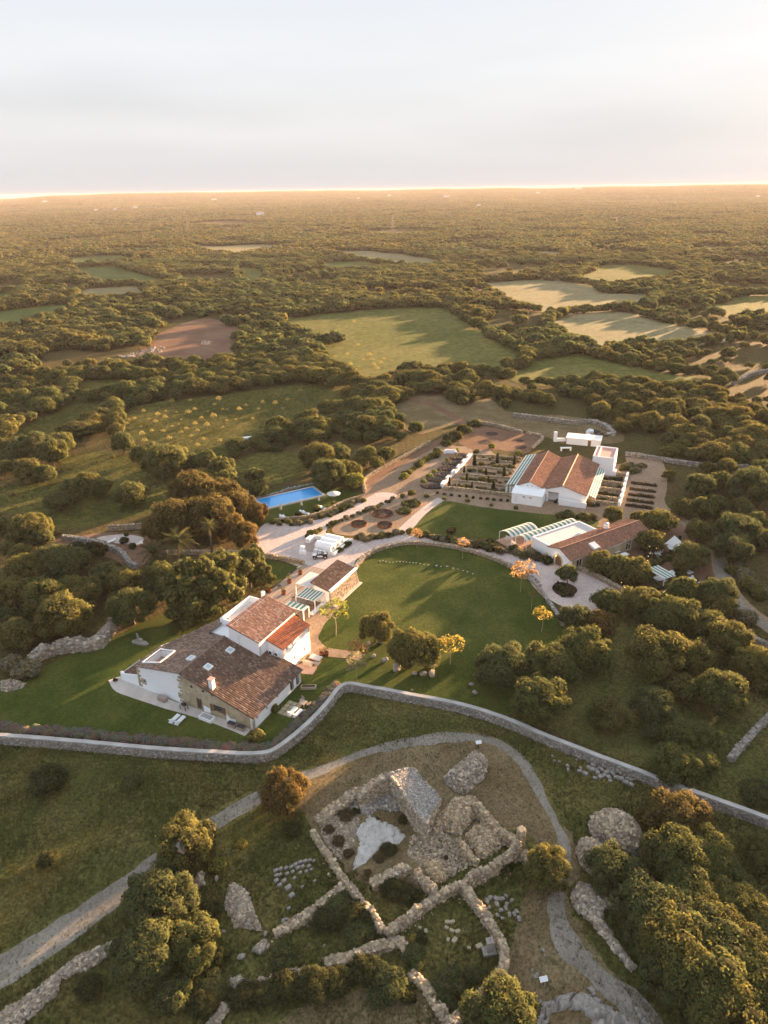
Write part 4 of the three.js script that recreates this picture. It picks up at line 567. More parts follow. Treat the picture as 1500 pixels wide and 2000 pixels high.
// ---------------------------------------------------------------- restaurant
{
  const o = house('restaurant', 'long white restaurant with arched door, brown tiled roof and flat roofed extension', 'restaurant building', Z(960, 980, 4.6875)(740, 640), 58);
  const arch = new THREE.Shape([[-6.4, 0], [0, 0], [0, 2.75], [-3, 4.1], [-6.4, 3.2]].map(p => new THREE.Vector2(...p))); const ah = new THREE.Path(); ah.moveTo(-4.35, .02); ah.lineTo(-4.35, 1.35); ah.absarc(-3.35, 1.35, 1.0, Math.PI, 0, true); ah.lineTo(-2.35, .02); arch.holes.push(ah);
  const fg = new THREE.ExtrudeGeometry(arch, { depth: .5, bevelEnabled: false, curveSegments: 14 }); fg.translate(0, 0, .3); solid('arch_front_wall', fg, M.white, o);
  const ring = new THREE.Shape(); ring.moveTo(-4.65, 0); ring.lineTo(-4.65, 1.35); ring.absarc(-3.35, 1.35, 1.3, Math.PI, 0, true); ring.lineTo(-2.05, 0); ring.lineTo(-2.36, 0); ring.lineTo(-2.36, 1.35); ring.absarc(-3.35, 1.35, .99, 0, Math.PI, false); ring.lineTo(-4.34, 0); const rg = new THREE.ExtrudeGeometry(ring, { depth: .08, bevelEnabled: false, curveSegments: 14 }); rg.translate(0, 0, .802); solid('arch_surround', rg, M.ashlar, o);
  const dg = new THREE.Shape(); dg.moveTo(-4.35, .02); dg.lineTo(-4.35, 1.35); dg.absarc(-3.35, 1.35, 1, Math.PI, 0, true); dg.lineTo(-2.35, .02); const dgg = new THREE.ExtrudeGeometry(dg, { depth: .06, bevelEnabled: false }); dgg.translate(0, 0, .36); solid('arched_door', dgg, M.wood, o);
  for (const x of [-6.5, -.15]) { block(o, 'buttress', M.ashlar, x - .3, x + .3, 0, 1.7, .8, 1.35); }
  block(o, 'lantern', M.bulb, -3.9, -3.76, 2.05, 2.25, .9, 1.02); const lamp = new THREE.PointLight(RGB(1, .62, .22), .2); lamp.position.set(-3.83, 2.15, 1.2); lamp.castShadow = true; o.add(lamp);
  const dr = [[1.0, .05, 2.8, 2.2], [15.6, .05, 17.3, 2.3]]; wall(o, 'stone_side_wall', RIGHT(0), [[-.29, 0], [22.4, 0], [22.4, 2.55], [-.29, 2.55]], dr, M.ashlar, .5); dr.forEach(d => opening(o, RIGHT(0), d, { name: 'door', frame: M.whitePaint })); block(o, 'eaves_band', M.whitePaint, .003, .12, 2.4, 2.62, -22.4, -.2); wall(o, 'rear_wall', BACK(22.4), [[0, 0], [6.4, 0], [6.4, 3.1], [3, 4], [0, 2.6]], [], M.white);
  { const s = [-3.2, 1.45, 0], l = Math.hypot(...s); roof(o, [.25, 2.72, 1.0], [0, 0, -1], s, [[0, 0], [23.7, 0], [23.7, l], [0, l]], 'barn', { seed: 21 }); const s2 = [3.5, .95, 0], l2 = Math.hypot(...s2); roof(o, [-6.45, 3.22, 1.0], [0, 0, -1], s2, [[0, 0], [23.7, 0], [23.7, l2], [0, l2]], 'barn', { seed: 22 }); ridge(o, [-2.97, 4.2, 1], [-2.97, 4.2, -22.7], .15, PAL.barn[2]); }
  { const c = new THREE.CylinderGeometry(.55, .6, .7, 14); c.translate(-5.0, 4.1, -14.7); const m = solid('roof_vent', c, M.whitePaint, o); const d = new THREE.SphereGeometry(.5, 12, 6, 0, 6.3, 0, 1.5); d.translate(-5.0, 4.5, -14.7); solid('vent_dome', d, M.metal, m); }
  { const g = box(-.9, .9, 0, .45, -.8, .8); g.rotateZ(-.3); g.translate(-1.0, 3.25, -6.7); solid('skylight', g, M.whitePaint, o); }
  // extension with flat roof
  wall(o, 'extension_front', FRONT(-.5), [[-11.4, 0], [-6.41, 0], [-6.41, 3.3], [-11.4, 3.3]], [], M.white, .35); wall(o, 'extension_side', LEFT(11.4), [[-13.4, 0], [.14, 0], [.14, 3.3], [-13.4, 3.3]], [[-12.5, .1, -.5, 2.5]], M.white, .3); wall(o, 'extension_rear', BACK(13.4), [[6.42, 0], [11.4, 0], [11.4, 3.3], [6.42, 3.3]], [], M.white, .3); block(o, 'flat_roof', M.whiteRoof, -11.1, -6.5, 2.9, 3.08, -13.1, .12);
  block(o, 'roof_hatch', M.whitePaint, -7.4, -6.8, 3.08, 3.4, -9.2, -8.6);
  // two curved pergolas over the terrace
  const P2 = { x: o.position.x, z: o.position.z };
  const hoop = (label, u0, u1, v0, v1, h0, rise, n) => { const q = thing('arched_pergola', label, 'pergola', [P2.x, 0, P2.z], -58 * D2R), A = t => { const v = lerp(v0, v1, t); return [v, h0 + rise * Math.sin(Math.PI * clamp(.08 + .84 * t)) - (t > .5 ? (t - .5) * .5 : 0)]; };
    for (const u of [u0, (u0 + u1) / 2, u1]) for (const t of [0, 1]) { const [v, y] = A(t); solid('post', rod(at(u, v, 0), at(u, v, y), .06), M.whitePaint, q); }
    for (let i = 0; i <= n; i++) { const u = lerp(u0, u1, i / n), pts = []; for (let k = 0; k <= 8; k++) { const [v, y] = A(k / 8); pts.push(new THREE.Vector3(...at(u, v, y))); } solid('hoop', new THREE.TubeGeometry(new THREE.CatmullRomCurve3(pts), 10, .05, 5), M.whitePaint, q); if (i < n) { const ub = lerp(u0, u1, (i + .5) / n), c = i % 2 === 0, pos = [], L = (a, b, k) => { const [v, y] = A(k / 8); return at(lerp(u0, u1, (i + a) / n), v, y + .06); }; for (let k = 0; k < 8; k++) { const a = L(.08, 0, k), b = L(.92, 0, k), d = L(.08, 0, k + 1), e = L(.92, 0, k + 1); pos.push(...a, ...b, ...d, ...b, ...e, ...d); } const g = new THREE.BufferGeometry(); g.setAttribute('position', new THREE.Float32BufferAttribute(pos, 3)); g.setAttribute('uv', new THREE.Float32BufferAttribute(new Float32Array(pos.length / 3 * 2), 2)); g.computeVertexNormals(); solid(c ? 'white_strip' : 'green_strip', g, c ? M.canvas : M.greenStripe, q); } }
    for (const t of [0, .5, 1]) { const [v, y] = A(t); solid('rail', rod(at(u0, v, y), at(u1, v, y), .05), M.whitePaint, q); } };
  hoop('long arched white pergola against the flat roofed extension', -2.4, 12.7, 10.9, 14.2, 2.7, .85, 25); hoop('short arched striped pergola at the edge of the rear lawn', -3.2, 4.2, 14.5, 18.4, 2.4, .8, 13);
  const t = thing('terrace', 'paved dining terrace under the arched pergolas', 'terrace', [P2.x, 0, P2.z], -58 * D2R); block(t, 'paving', M.terrace, -19, -11.5, .03, .14, -5.5, 3.6); block(t, 'rug', M.wood, -13.4, -12, .141, .16, -2, 2);
  for (const [x, z] of [[-17.6, 1.6], [-17.4, -1.2], [-15.2, 2.2], [-13, -3.2]]) { const c = thing('terrace_sofa', 'white cushioned sofa on the terrace under the arched pergola', 'sofa', [P2.x, 0, P2.z], -58 * D2R, 'sofas on the terrace'); block(c, 'seat', M.cream, x - .7, x + .7, .14, .5, z - .35, z + .4); block(c, 'backrest', M.canvas, x - .7, x + .7, .5, .95, z - .35, z - .12); block(c, 'base', M.darkWood, x - .66, x + .66, .13, .2, z - .3, z + .36); }
}

// ---------------------------------------------------------------- walls
stoneWall('boundary_wall', 'long dry stone wall with pale flat coping between the lawn and the ruin', PX([[-260, 1434], [0, 1451], [150, 1463], [300, 1477], [420, 1485], [500, 1488], [528, 1484], [560, 1464], [600, 1430], [640, 1388], [664, 1357], [680, 1350], [720, 1356], [800, 1371], [900, 1391], [985, 1418], [1060, 1450], [1150, 1486], [1250, 1524], [1300, 1544], [1400, 1580], [1500, 1617], [1640, 1668]]), { h: 1.5, t: 0.58, size: 0.24, coping: 0.06, seed: 1 });
stoneWall('retaining_wall', 'low curved dry stone wall round the head of the round lawn', PX([[694, 1112], [710, 1092], [735, 1077], [765, 1068], [800, 1063], [880, 1070], [950, 1088], [1000, 1110], [1030, 1130]]), { h: 0.75, t: 0.7, size: 0.26, seed: 2, warm: .15 });
stoneWall('kerb_wall', 'narrow stone kerb between the forecourt and the round lawn', PX([[1032, 1128], [1052, 1150], [1072, 1178], [1092, 1206], [1100, 1224]]), { h: 0.45, t: 0.5, size: 0.22, seed: 3 });
stoneWall('garden_wall', 'straight low stone wall below the restaurant garden trees', PX([[1128, 1112], [1160, 1126], [1190, 1142], [1215, 1156]]), { h: 0.9, t: 0.7, size: 0.24, seed: 4, warm: .2 });
stoneWall('garden_wall', 'stone wall following the olives along the lane to the grove', PX([[1345, 1192], [1380, 1205], [1420, 1222], [1470, 1250], [1520, 1275]]), { h: 0.8, t: 0.8, size: 0.28, seed: 5 });
stoneWall('garden_wall', 'low pink lit stone wall along the pool lawn border', PX(zz(ZP, [[365, 612], [520, 590], [760, 565], [880, 530], [1000, 480], [1200, 385], [1420, 315]])), { h: 0.6, t: 0.5, size: 0.26, seed: 6, warm: .35 });
stoneWall('garden_wall', 'rubble wall with a stone cap at the edge of the gravel yard by the small lawn', PX([[514, 1088], [540, 1092], [570, 1098], [594, 1103]]), { h: 0.9, t: 0.6, size: 0.26, seed: 7, warm: .35 });
stoneWall('garden_wall', 'stone wall running up beside the farm track from the yard', PX([[712, 962], [712, 940], [745, 918], [800, 888], [840, 866]]), { h: 1.0, t: 0.6, size: 0.3, seed: 8, warm: .3 });
stoneWall('plot_wall', 'pale stone wall along the far side of the red earth plot', PX([[938, 828], [975, 835], [1020, 847]]), { h: 1.0, t: 0.6, size: 0.34, seed: 9, warm: .2 }); stoneWall('plot_wall', 'pale stone wall round the near corner of the red earth plot', PX([[1030, 848], [1058, 854], [1050, 868], [1040, 876]]), { h: 0.8, t: 0.6, size: 0.34, seed: 10, warm: .2 });
stoneWall('field_wall', 'tall stone wall below the wood behind the barn', PX([[1002, 815], [1060, 822], [1120, 830], [1145, 828]]), { h: 1.6, t: 0.7, size: 0.4, seed: 11 }); stoneWall('field_wall', 'crumbling stone wall curving behind the white sheds', PX([[1150, 825], [1175, 832], [1195, 845], [1198, 852]]), { h: 1.5, t: 1.2, size: 0.45, seed: 12, ruin: .4 });
stoneWall('field_wall', 'stone wall along the lane behind the white barn block', PX([[1222, 890], [1280, 899], [1340, 909], [1400, 914], [1460, 916]]), { h: 1.4, t: 0.8, size: 0.4, seed: 13, ruin: .25 });
stoneWall('field_wall', 'short stone wall at the corner of the far lane field', PX([[1430, 752], [1450, 742], [1465, 735], [1500, 727]]), { h: 1.5, t: 1.2, size: 0.6, seed: 14 });
stoneWall('field_wall', 'grey stone wall crossing the grove towards the long wall', PX([[1508, 1396], [1480, 1425], [1450, 1458], [1425, 1488]]), { h: 0.8, t: 0.8, size: 0.3, seed: 15, ruin: .3 });
stoneWall('garden_wall', 'stone wall on the upper edge of the sunken garden', PX(zz(Z7, [[570, 500], [650, 495], [740, 490]])), { h: 1.3, t: .5, size: 0.3, seed: 16, warm: .3 }); stoneWall('garden_wall', 'curved stone wall enclosing the sunken garden', PX(zz(Z7, [[330, 545], [440, 560], [560, 590], [640, 630], [690, 690], [720, 700]])), { h: 1.1, t: .8, size: 0.3, seed: 17 }); stoneWall('garden_wall', 'terrace wall in front of the palms and russet oaks', PX(zz(Z7, [[880, 625], [1000, 625], [1150, 625], [1330, 625]])), { h: 1.0, t: .5, size: 0.28, seed: 18, warm: .2 });
stoneWall('thicket_wall', 'rounded old stone wall with sunlit broken end at the lawn edge', PX(zz(Z7, [[170, 1195], [260, 1150], [370, 1125], [470, 1120], [520, 1110], [560, 1060], [600, 1010], [610, 985]])), { h: 2.2, t: 1.7, size: 0.42, seed: 19, ruin: .45, warm: .1 });
heap('stone_heap', 'low pale stone heap at the edge of the farmhouse lawn', zz(Z7, [[0, 1340], [10, 1290], [70, 1280], [140, 1305], [120, 1325], [40, 1345]]), { h: .5, size: .3, n: 220, seed: 20, warm: .14 });

// ---------------------------------------------------------------- the ruin
const rp = (l) => l.map(([x, y, h]) => { const p = P(...Z4(x, y), h); return [p.x, p.z]; });
const ruin = (label, l, o, seed) => {
  const pts = rp(l), w = stoneWall('ruined_wall', label, pts, { cat: 'ruined wall', seed, size: .3, ruin: .6, warm: .25, ...o, top: s => { const t = s * (l.length - 1), k = Math.min(l.length - 2, Math.floor(t)); return lerp(l[k][2], l[k + 1][2], t - k); } });
  const R = rng(seed * 71), p = smooth(pts, false, .5), f = []; p.forEach(([x, z]) => { for (let k = 0; k < 5; k++) { const s = .07 + .26 * R() * R(), d = (.35 + 1.1 * R() * R()) * (R() < .5 ? -1 : 1), a = R() * 6.3; f.push([mx(x + Math.cos(a) * d, s * .25, z + Math.sin(a) * d, R(), R() * 6, R(), s * 1.2, s * .8, s), stoneTint(R, .3)]); } }); pileOn(w, f, 'fallen_stones'); return w; };
ruin('ruined wall with square stones beside the block grid', [[452, 470, 1.0], [490, 530, 1.2], [540, 600, 1.3], [600, 685, 1.7], [680, 775, 2.2], [745, 850, 2.4]], { t: .55 }, 41);
ruin('thick ruined wall rising to the gate pillar', [[760, 860, 2.3], [870, 795, 2.1], [960, 725, 2.1], [1080, 665, 2.2], [1180, 605, 2.6], [1270, 545, 3.0], [1318, 500, 3.4]], { t: .6 }, 42);
ruin('long wall curving round the stone enclosure', [[1085, 690, 1.8], [1150, 775, 1.7], [1210, 865, 1.6], [1250, 945, 1.6], [1252, 1030, 1.5], [1195, 1110, 1.5], [1110, 1190, 1.5], [1050, 1250, 1.4], [1000, 1330, 1.4]], { t: .7, ruin: .4 }, 43);
ruin('ruined wall running off into the scrub', [[575, 695, 1.5], [500, 755, 1.3], [410, 825, 1.1], [290, 900, .7]], { t: .8, ruin: .6 }, 44);
ruin('short inner wall with a jagged sunlit top', [[890, 622, 2.2], [925, 665, 2.0], [965, 712, 2.1]], { t: .6 }, 45);
ruin('low inner cross wall of small stones', [[700, 690, 1.0], [775, 650, 1.2], [850, 612, 1.2]], { t: .9, ruin: .6 }, 46);
ruin('inner wall stub beside the rubble room', [[1062, 500, 1.6], [1095, 545, 1.5], [1140, 592, 1.2]], { t: .6, warm: .3 }, 47);
ruin('collapsed rear wall of dark stones', [[470, 430, .6], [540, 375, .8], [600, 335, 1.0], [640, 310, 1.6]], { t: 1.2, ruin: .5 }, 48);
ruin('tall rear wall with pale cracked top and lit inner face', [[640, 312, 2.4], [700, 270, 2.9], [765, 238, 3.3]], { t: 1.1, ruin: .12 }, 49);
ruin('rubble room wall with orange lit edge', [[1035, 345, 1.5], [1085, 335, 2.0], [1130, 340, 2.4], [1165, 380, 2.2], [1195, 425, 1.6], [1260, 485, 1.4], [1310, 510, 2.0]], { t: .7, warm: .3 }, 50);
ruin('low mossy wall arching through the scrub', [[840, 960, .8], [825, 925, 1.1], [760, 935, 1.1], [690, 965, 1.0], [600, 1000, .8], [500, 1015, .6]], { t: .9, ruin: .4 }, 51);
ruin('buried wall end poking out of the scrub', [[420, 1050, .5], [330, 1075, .7], [230, 1100, .7]], { t: .8, ruin: .7 }, 52);
ruin('broken wall beside the yellow bush in the enclosure', [[865, 1065, .7], [930, 1120, 1.0], [970, 1190, 1.0], [1015, 1245, 1.2]], { t: .8, ruin: .5 }, 53);
ruin('low wall from the gate pillar to the golden olive', [[1335, 565, 1.2], [1370, 590, 1.2], [1415, 620, 1.0]], { t: 1.1, ruin: .3 }, 54);
{ // the standing vault with its cobbled back
  const A = P(...Z4(772, 240), 3.4), B = P(...Z4(925, 452), 3.2), C = P(...Z4(985, 345), 1.9), Dp = P(...Z4(875, 222), 2.1), o = thing('ruined_vault', 'standing ruined vault with a sloping cobbled grey back', 'ruined vault');
  const pos = [], N = 16, top = (u, v) => { const a = A.clone().lerp(B, u), b = Dp.clone().lerp(C, u), p = a.lerp(b, v); p.y += .5 * Math.sin(Math.PI * v) * .6 + (fbm(u * 9, v * 7, 3, 3) - .5) * .25; return p; };
  const q = (a, b, c, d) => pos.push(...a.toArray(), ...b.toArray(), ...c.toArray(), ...a.toArray(), ...c.toArray(), ...d.toArray()), low = p => new THREE.Vector3(p.x, 0, p.z);
  for (let i = 0; i < N; i++) { for (let j = 0; j < N; j++) q(top(i / N, j / N), top(i / N, (j + 1) / N), top((i + 1) / N, (j + 1) / N), top((i + 1) / N, j / N)); const a = top(i / N, 0), b = top((i + 1) / N, 0), c = top(i / N, 1), d = top((i + 1) / N, 1); q(low(a), a, b, low(b)); q(c, low(c), low(d), d); const e = top(0, i / N), f = top(0, (i + 1) / N), g = top(1, i / N), h = top(1, (i + 1) / N); q(e, low(e), low(f), f); q(low(g), g, h, low(h)); }
  const g = new THREE.BufferGeometry(); g.setAttribute('position', new THREE.Float32BufferAttribute(pos, 3)); g.setAttribute('uv', new THREE.Float32BufferAttribute(pos.filter((_, i) => i % 3 !== 1), 2)); g.computeVertexNormals(); solid('masonry', g, M.stone, o);
  const R = rng(71), l = []; for (let i = 0; i < 1500; i++) { const p = top(R(), R()), k = .2 + .12 * R(); l.push([mx(p.x, p.y - .02, p.z, R() * .5, R() * 6, R() * .5, k * 1.2, k * .7, k), stoneTint(R, -.05)]); }
  for (let i = 0; i < 500; i++) { const e = R(), p = R() < .6 ? top(R(), 0) : top(1, R()); p.y *= e; const k = .28 + .16 * R(); l.push([mx(p.x, p.y, p.z, R(), R() * 6, R(), k), stoneTint(R, .2)]); } for (let i = 0; i < 160; i++) { const p = [top(R(), 0), top(R(), 1), top(0, R()), top(1, R())][i % 4], k = .34 + .2 * R(); l.push([mx(p.x, p.y + .04, p.z, R(), R() * 6, R(), k), stoneTint(R, .05)]); } pileOn(o, l);
}
{ const b = P(...Z4(1318, 560)), o = thing('gate_pillar', 'tall gate pillar at the end of the ruined wall', 'pillar', [b.x, 0, b.z], .5); const R = rng(72), l = []; block(o, 'shaft', M.ashlar, -.38, .38, 0, 3.5, -.38, .38); for (let y = .1; y < 3.5; y += .32) for (let k = 0; k < 6; k++) { const a = k / 6 * 6.28; l.push([mx(Math.cos(a) * .36, y, Math.sin(a) * .36, R(), R() * 6, R(), .36 + .1 * R()), stoneTint(R, .25)]); } pileOn(o, l); }
heap('rubble', 'tumbled pale stones covering the rear corner of the ruin floor', zz(Z4, [[640, 330], [760, 270], [860, 380], [800, 400], [720, 390], [680, 420], [600, 380]]), { h: .5, size: .42, n: 420, seed: 61, cat: 'rubble' });
heap('rubble', 'dense warm rubble filling the far ruined room', zz(Z4, [[1000, 400], [1040, 350], [1130, 345], [1160, 385], [1070, 500], [1000, 480], [960, 500], [950, 440]]), { h: 1.3, size: .4, n: 800, seed: 62, warm: .3, cat: 'rubble' });
heap('rubble', 'reddish rubble inside the room beside the gate pillar', zz(Z4, [[1120, 470], [1190, 430], [1290, 510], [1180, 600], [1140, 590], [1090, 500]]), { h: .7, size: .42, n: 600, seed: 63, warm: .3, cat: 'rubble' });
heap('rubble', 'loose stones scattered in the middle of the ruin', zz(Z4, [[860, 500], [1000, 470], [1080, 560], [1150, 600], [1000, 690], [960, 690], [890, 610], [850, 580]]), { h: .3, size: .4, n: 620, seed: 64, warm: .2, cat: 'rubble', dome: false });
heap('rubble', 'small dull stones strewn along the side of the ruin floor', zz(Z4, [[470, 440], [580, 370], [650, 430], [620, 560], [560, 600], [500, 520]]), { h: .3, size: .3, n: 900, seed: 65, warm: .15, cat: 'rubble', dome: false });
heap('rubble', 'reddish stones heaped against the jagged inner wall', zz(Z4, [[900, 600], [990, 610], [1010, 690], [970, 705], [930, 650]]), { h: .6, size: .4, n: 180, seed: 66, warm: .35, cat: 'rubble' });
heap('stone_heap', 'long rubble heap standing apart behind the ruin', zz(Z4, [[1000, 270], [1040, 235], [1090, 190], [1140, 165], [1180, 200], [1170, 260], [1120, 300], [1090, 330], [1040, 310]]), { h: 2.1, size: .4, n: 800, seed: 67, warm: .14 });
heap('stone_heap', 'broad pale stone heap in the grass below the ruin', zz(Z4, [[100, 720], [130, 705], [180, 740], [205, 820], [240, 900], [190, 890], [120, 880], [85, 790]]), { h: 1.0, size: .32, n: 700, seed: 68, warm: .14 });
heap('stone_heap', 'small stone heap at the foot of the broad heap', zz(Z4, [[200, 980], [250, 940], [270, 970], [230, 1000]]), { h: .5, size: .35, n: 60, seed: 69, warm: .14 }); heap('stone_heap', 'half buried stone heap under the scrub', zz(Z4, [[100, 1120], [150, 1095], [190, 1120], [170, 1150], [120, 1145]]), { h: .6, size: .35, n: 110, seed: 70, warm: .14 });
heap('stone_bank', 'broad rubble bank below the straight gravel track', zz(Z6, [[-100, 1490], [0, 1420], [150, 1330], [300, 1205], [400, 1130], [620, 1035], [590, 1100], [520, 1160], [330, 1240], [290, 1330], [180, 1430], [60, 1520], [-60, 1580]]), { h: .8, size: .32, n: 1500, seed: 71, warm: .14 });
heap('stone_bank', 'stone bank beside the olives below the track', zz(Z6, [[970, 910], [1040, 840], [1080, 850], [1080, 930], [1000, 950]]), { h: .7, size: .34, n: 220, seed: 72, warm: .14 }); heap('stone_bank', 'sliver of stone bank under the sunlit olive', zz(Z6, [[1010, 770], [1030, 700], [1070, 690], [1070, 750]]), { h: .6, size: .3, n: 90, seed: 73, warm: .14 }); heap('stone_bank', 'narrow stone bank at the bottom of the scrub', zz(Z6, [[1080, 1480], [1160, 1370], [1210, 1380], [1150, 1480]]), { h: .6, size: .34, n: 130, seed: 74, warm: .14 });
heap('stone_bank', 'rubble bank between the winding track and the thicket', zz(Z5, [[450, 830], [490, 755], [540, 770], [640, 840], [690, 870], [620, 900], [620, 960], [700, 1080], [790, 1200], [770, 1225], [680, 1120], [560, 970], [480, 905]]), { h: .8, size: .36, n: 900, seed: 75, warm: .14 });
heap('stone_hut', 'large domed dry stone hut beside the winding track', zz(Z5, [[540, 460], [570, 405], [650, 385], [740, 410], [800, 460], [835, 540], [820, 610], [740, 590], [640, 545], [570, 510]]), { h: 2.3, size: .42, n: 900, seed: 76, warm: .2, cat: 'stone hut' });
heap('stone_hut', 'smaller dry stone hut behind the dark olive', zz(Z5, [[475, 590], [500, 530], [570, 540], [640, 590], [620, 680], [560, 710], [500, 660]]), { h: 1.7, size: .36, n: 560, seed: 77, warm: .2, cat: 'stone hut' });
{ const o = thing('bedrock', 'white weathered bedrock bared in the ruin floor', 'bedrock'); solid('rock_floor', outcrop(zz(Z4, [[630, 480], [685, 405], [740, 435], [795, 450], [845, 500], [805, 545], [745, 540], [715, 570], [675, 615], [605, 655], [630, 580], [645, 525]]), .5, .7, 9), M.paleRock, o); }
{ const o = thing('rock_outcrop', 'grey limestone outcrop with a hollow beside the winding track', 'rock outcrop'); solid('upper_shelf', outcrop(zz(Z5, [[225, 1440], [300, 1385], [400, 1345], [480, 1325], [560, 1350], [640, 1380], [720, 1440], [840, 1520], [840, 1640], [540, 1640], [560, 1500], [500, 1430], [420, 1430], [330, 1500], [230, 1560]]), 1.5, 1.0, 15, .2), M.rock, o); solid('side_shelf', outcrop(zz(Z5, [[760, 1350], [800, 1370], [850, 1450], [900, 1530], [840, 1530], [780, 1440]]), .9, .7, 19, .2), M.rock, o); }
// squared blocks and boulders, each a thing
function blocks(name, label, cat, group, pts, { size = .5, squared = true, mat = M.ashlar, seed = 1, flat = .7, turn, k = .7 } = {}) { const R = rng(seed), shapes = squared ? [0, 1, 2].map(k => { const g = lumpy(90 + k, .5, .5, .5, .12, 2); const p = g.attributes.position, v = new THREE.Vector3(); for (let i = 0; i < p.count; i++) { v.fromBufferAttribute(p, i); const m = Math.max(Math.abs(v.x), Math.abs(v.y), Math.abs(v.z)); v.multiplyScalar(lerp(1, .5 / m, .7)); p.setXYZ(i, v.x, v.y, v.z); } g.computeVertexNormals(); return g; }) : BOULDERS;
  for (const [x, y, w] of pts) { const p = P(x, y), d = Math.hypot(p.x, EYE, p.z), s = w ? w * k * d / F : size * (.75 + .5 * R()), m = solid(name, shapes[Math.floor(R() * shapes.length)], mat, scene); m.position.set(p.x, s * flat * .38, p.z); m.rotation.y = turn !== undefined ? turn + (R() - .5) * .3 : R() * 6.3; m.scale.set(s * 1.15, s * flat, s * (.7 + .2 * R())); tag(m, label, cat, group); } }
blocks('stone_block', 'squared stone block laid out in the grid beside the ruin', 'stone block', 'grid of stone blocks', zz(Z4, [[298, 648, 26], [318, 640, 24], [300, 668, 24], [315, 664, 22], [300, 690, 26], [314, 708, 24], [340, 636, 22], [362, 632, 24], [380, 622, 24], [400, 612, 24], [420, 608, 24], [440, 604, 22], [456, 606, 20], [345, 660, 22], [368, 652, 22], [390, 636, 24], [410, 630, 22], [436, 628, 22], [332, 690, 26], [350, 720, 34], [365, 752, 32], [352, 805, 22], [400, 655, 20], [425, 650, 20], [446, 642, 18], [375, 678, 20], [408, 715, 18], [460, 690, 18]]), { turn: .6, seed: 3, mat: M.rock, k: .62 });
blocks('stone_block', 'squared stone block stacked along the foot of the long white capped wall', 'stone block', 'blocks along the wall', zz(Z5, [[432, 128, 24], [435, 148, 22], [495, 158, 28], [500, 140, 22], [525, 172, 34], [568, 125, 34], [560, 150, 36], [545, 138, 28], [590, 165, 34], [578, 195, 28], [608, 188, 34], [612, 150, 32], [640, 165, 36], [652, 192, 32], [650, 150, 30], [672, 170, 32], [690, 190, 32], [712, 200, 40], [740, 218, 34], [765, 205, 30], [772, 230, 32], [750, 198, 28], [628, 178, 26], [660, 210, 24], [600, 140, 26], [585, 150, 24], [350, 75, 18], [362, 100, 16], [388, 105, 18], [480, 95, 18]]), { mat: M.rock, seed: 4 });
blocks('boulder', 'rounded pale boulder lying outside the stone enclosure', 'boulder', 'boulders by the enclosure', zz(Z4, [[1180, 775, 26], [1195, 760, 24], [1220, 762, 26], [1222, 788, 28], [1245, 765, 24], [1260, 752, 20], [1190, 800, 22], [1260, 805, 24], [1285, 770, 20], [1275, 830, 26], [1295, 828, 24], [1315, 848, 28], [1306, 818, 22], [1245, 845, 20], [1265, 785, 20], [1225, 832, 20], [1240, 812, 20]]), { squared: false, mat: M.rock, seed: 5 });
blocks('stone_block', 'fallen block in the grass inside the stone enclosure', 'stone block', 'blocks in the enclosure', zz(Z4, [[1015, 862, 22], [1036, 862, 24], [1012, 885, 18], [1034, 898, 22], [1058, 902, 24], [1045, 940, 28], [1018, 935, 18], [925, 900, 20], [1105, 970, 18], [900, 885, 16]]), { seed: 6 });
blocks('boulder', 'white boulder among the broad stone heap and the scrub', 'boulder', 'boulders below the ruin', zz(Z4, [[155, 1008, 32], [225, 985, 24], [255, 910, 22], [330, 858, 24], [345, 850, 22], [50, 680, 26], [80, 900, 18], [500, 960, 16]]), { squared: false, mat: M.rock, seed: 7 });
blocks('boulder', 'big rounded boulder on the lawn under the olive pair', 'boulder', 'boulders on the lawn', zz(ZL, [[282, 598, 60], [412, 645, 75], [545, 740, 120], [745, 792, 60], [945, 800, 100], [955, 690, 130], [850, 798, 80], [230, 455, 60], [1385, 912, 55], [1428, 1005, 60], [370, 440, 60], [720, 975, 30]]), { squared: false, mat: M.rock, seed: 8, flat: .85, k: .85 });
blocks('white_stone', 'white stone in the curved row across the round lawn', 'stone', 'row of white stones on the lawn', zz(Z2, [[872, 626, 18], [888, 622, 16], [905, 628, 14], [925, 630, 12], [945, 630, 14], [965, 628, 14], [985, 628, 14], [1003, 628, 14], [1020, 630, 14], [1040, 632, 14], [1058, 632, 14], [1075, 634, 14], [1098, 638, 14], [1120, 642, 12], [1145, 646, 12], [1190, 650, 24], [1215, 655, 18], [1250, 655, 24], [1285, 664, 16], [1310, 670, 12], [1340, 678, 14], [1365, 685, 20], [1395, 695, 16]]), { squared: false, mat: M.paleRock, seed: 9, k: .45 });
blocks('boulder', 'dark rough boulder at the turn of the forecourt', 'boulder', 'boulders at the forecourt', zz(Z(960, 980, 4.6875), [[370, 690, 50], [395, 715, 60], [420, 740, 50], [440, 770, 50], [355, 720, 40], [400, 760, 40]]), { squared: false, mat: M.rock, seed: 10 });
blocks('boulder', 'pale rock in the trodden earth by the winding track', 'boulder', 'rocks along the track', zz(Z5, [[262, 1250, 30], [300, 1110, 24], [270, 1235, 20], [560, 1320, 40], [570, 1340, 30], [245, 1215, 20], [310, 1135, 16], [285, 1385, 24], [110, 345, 18], [190, 315, 14], [290, 520, 14], [285, 850, 16]]), { squared: false, mat: M.rock, seed: 11 });
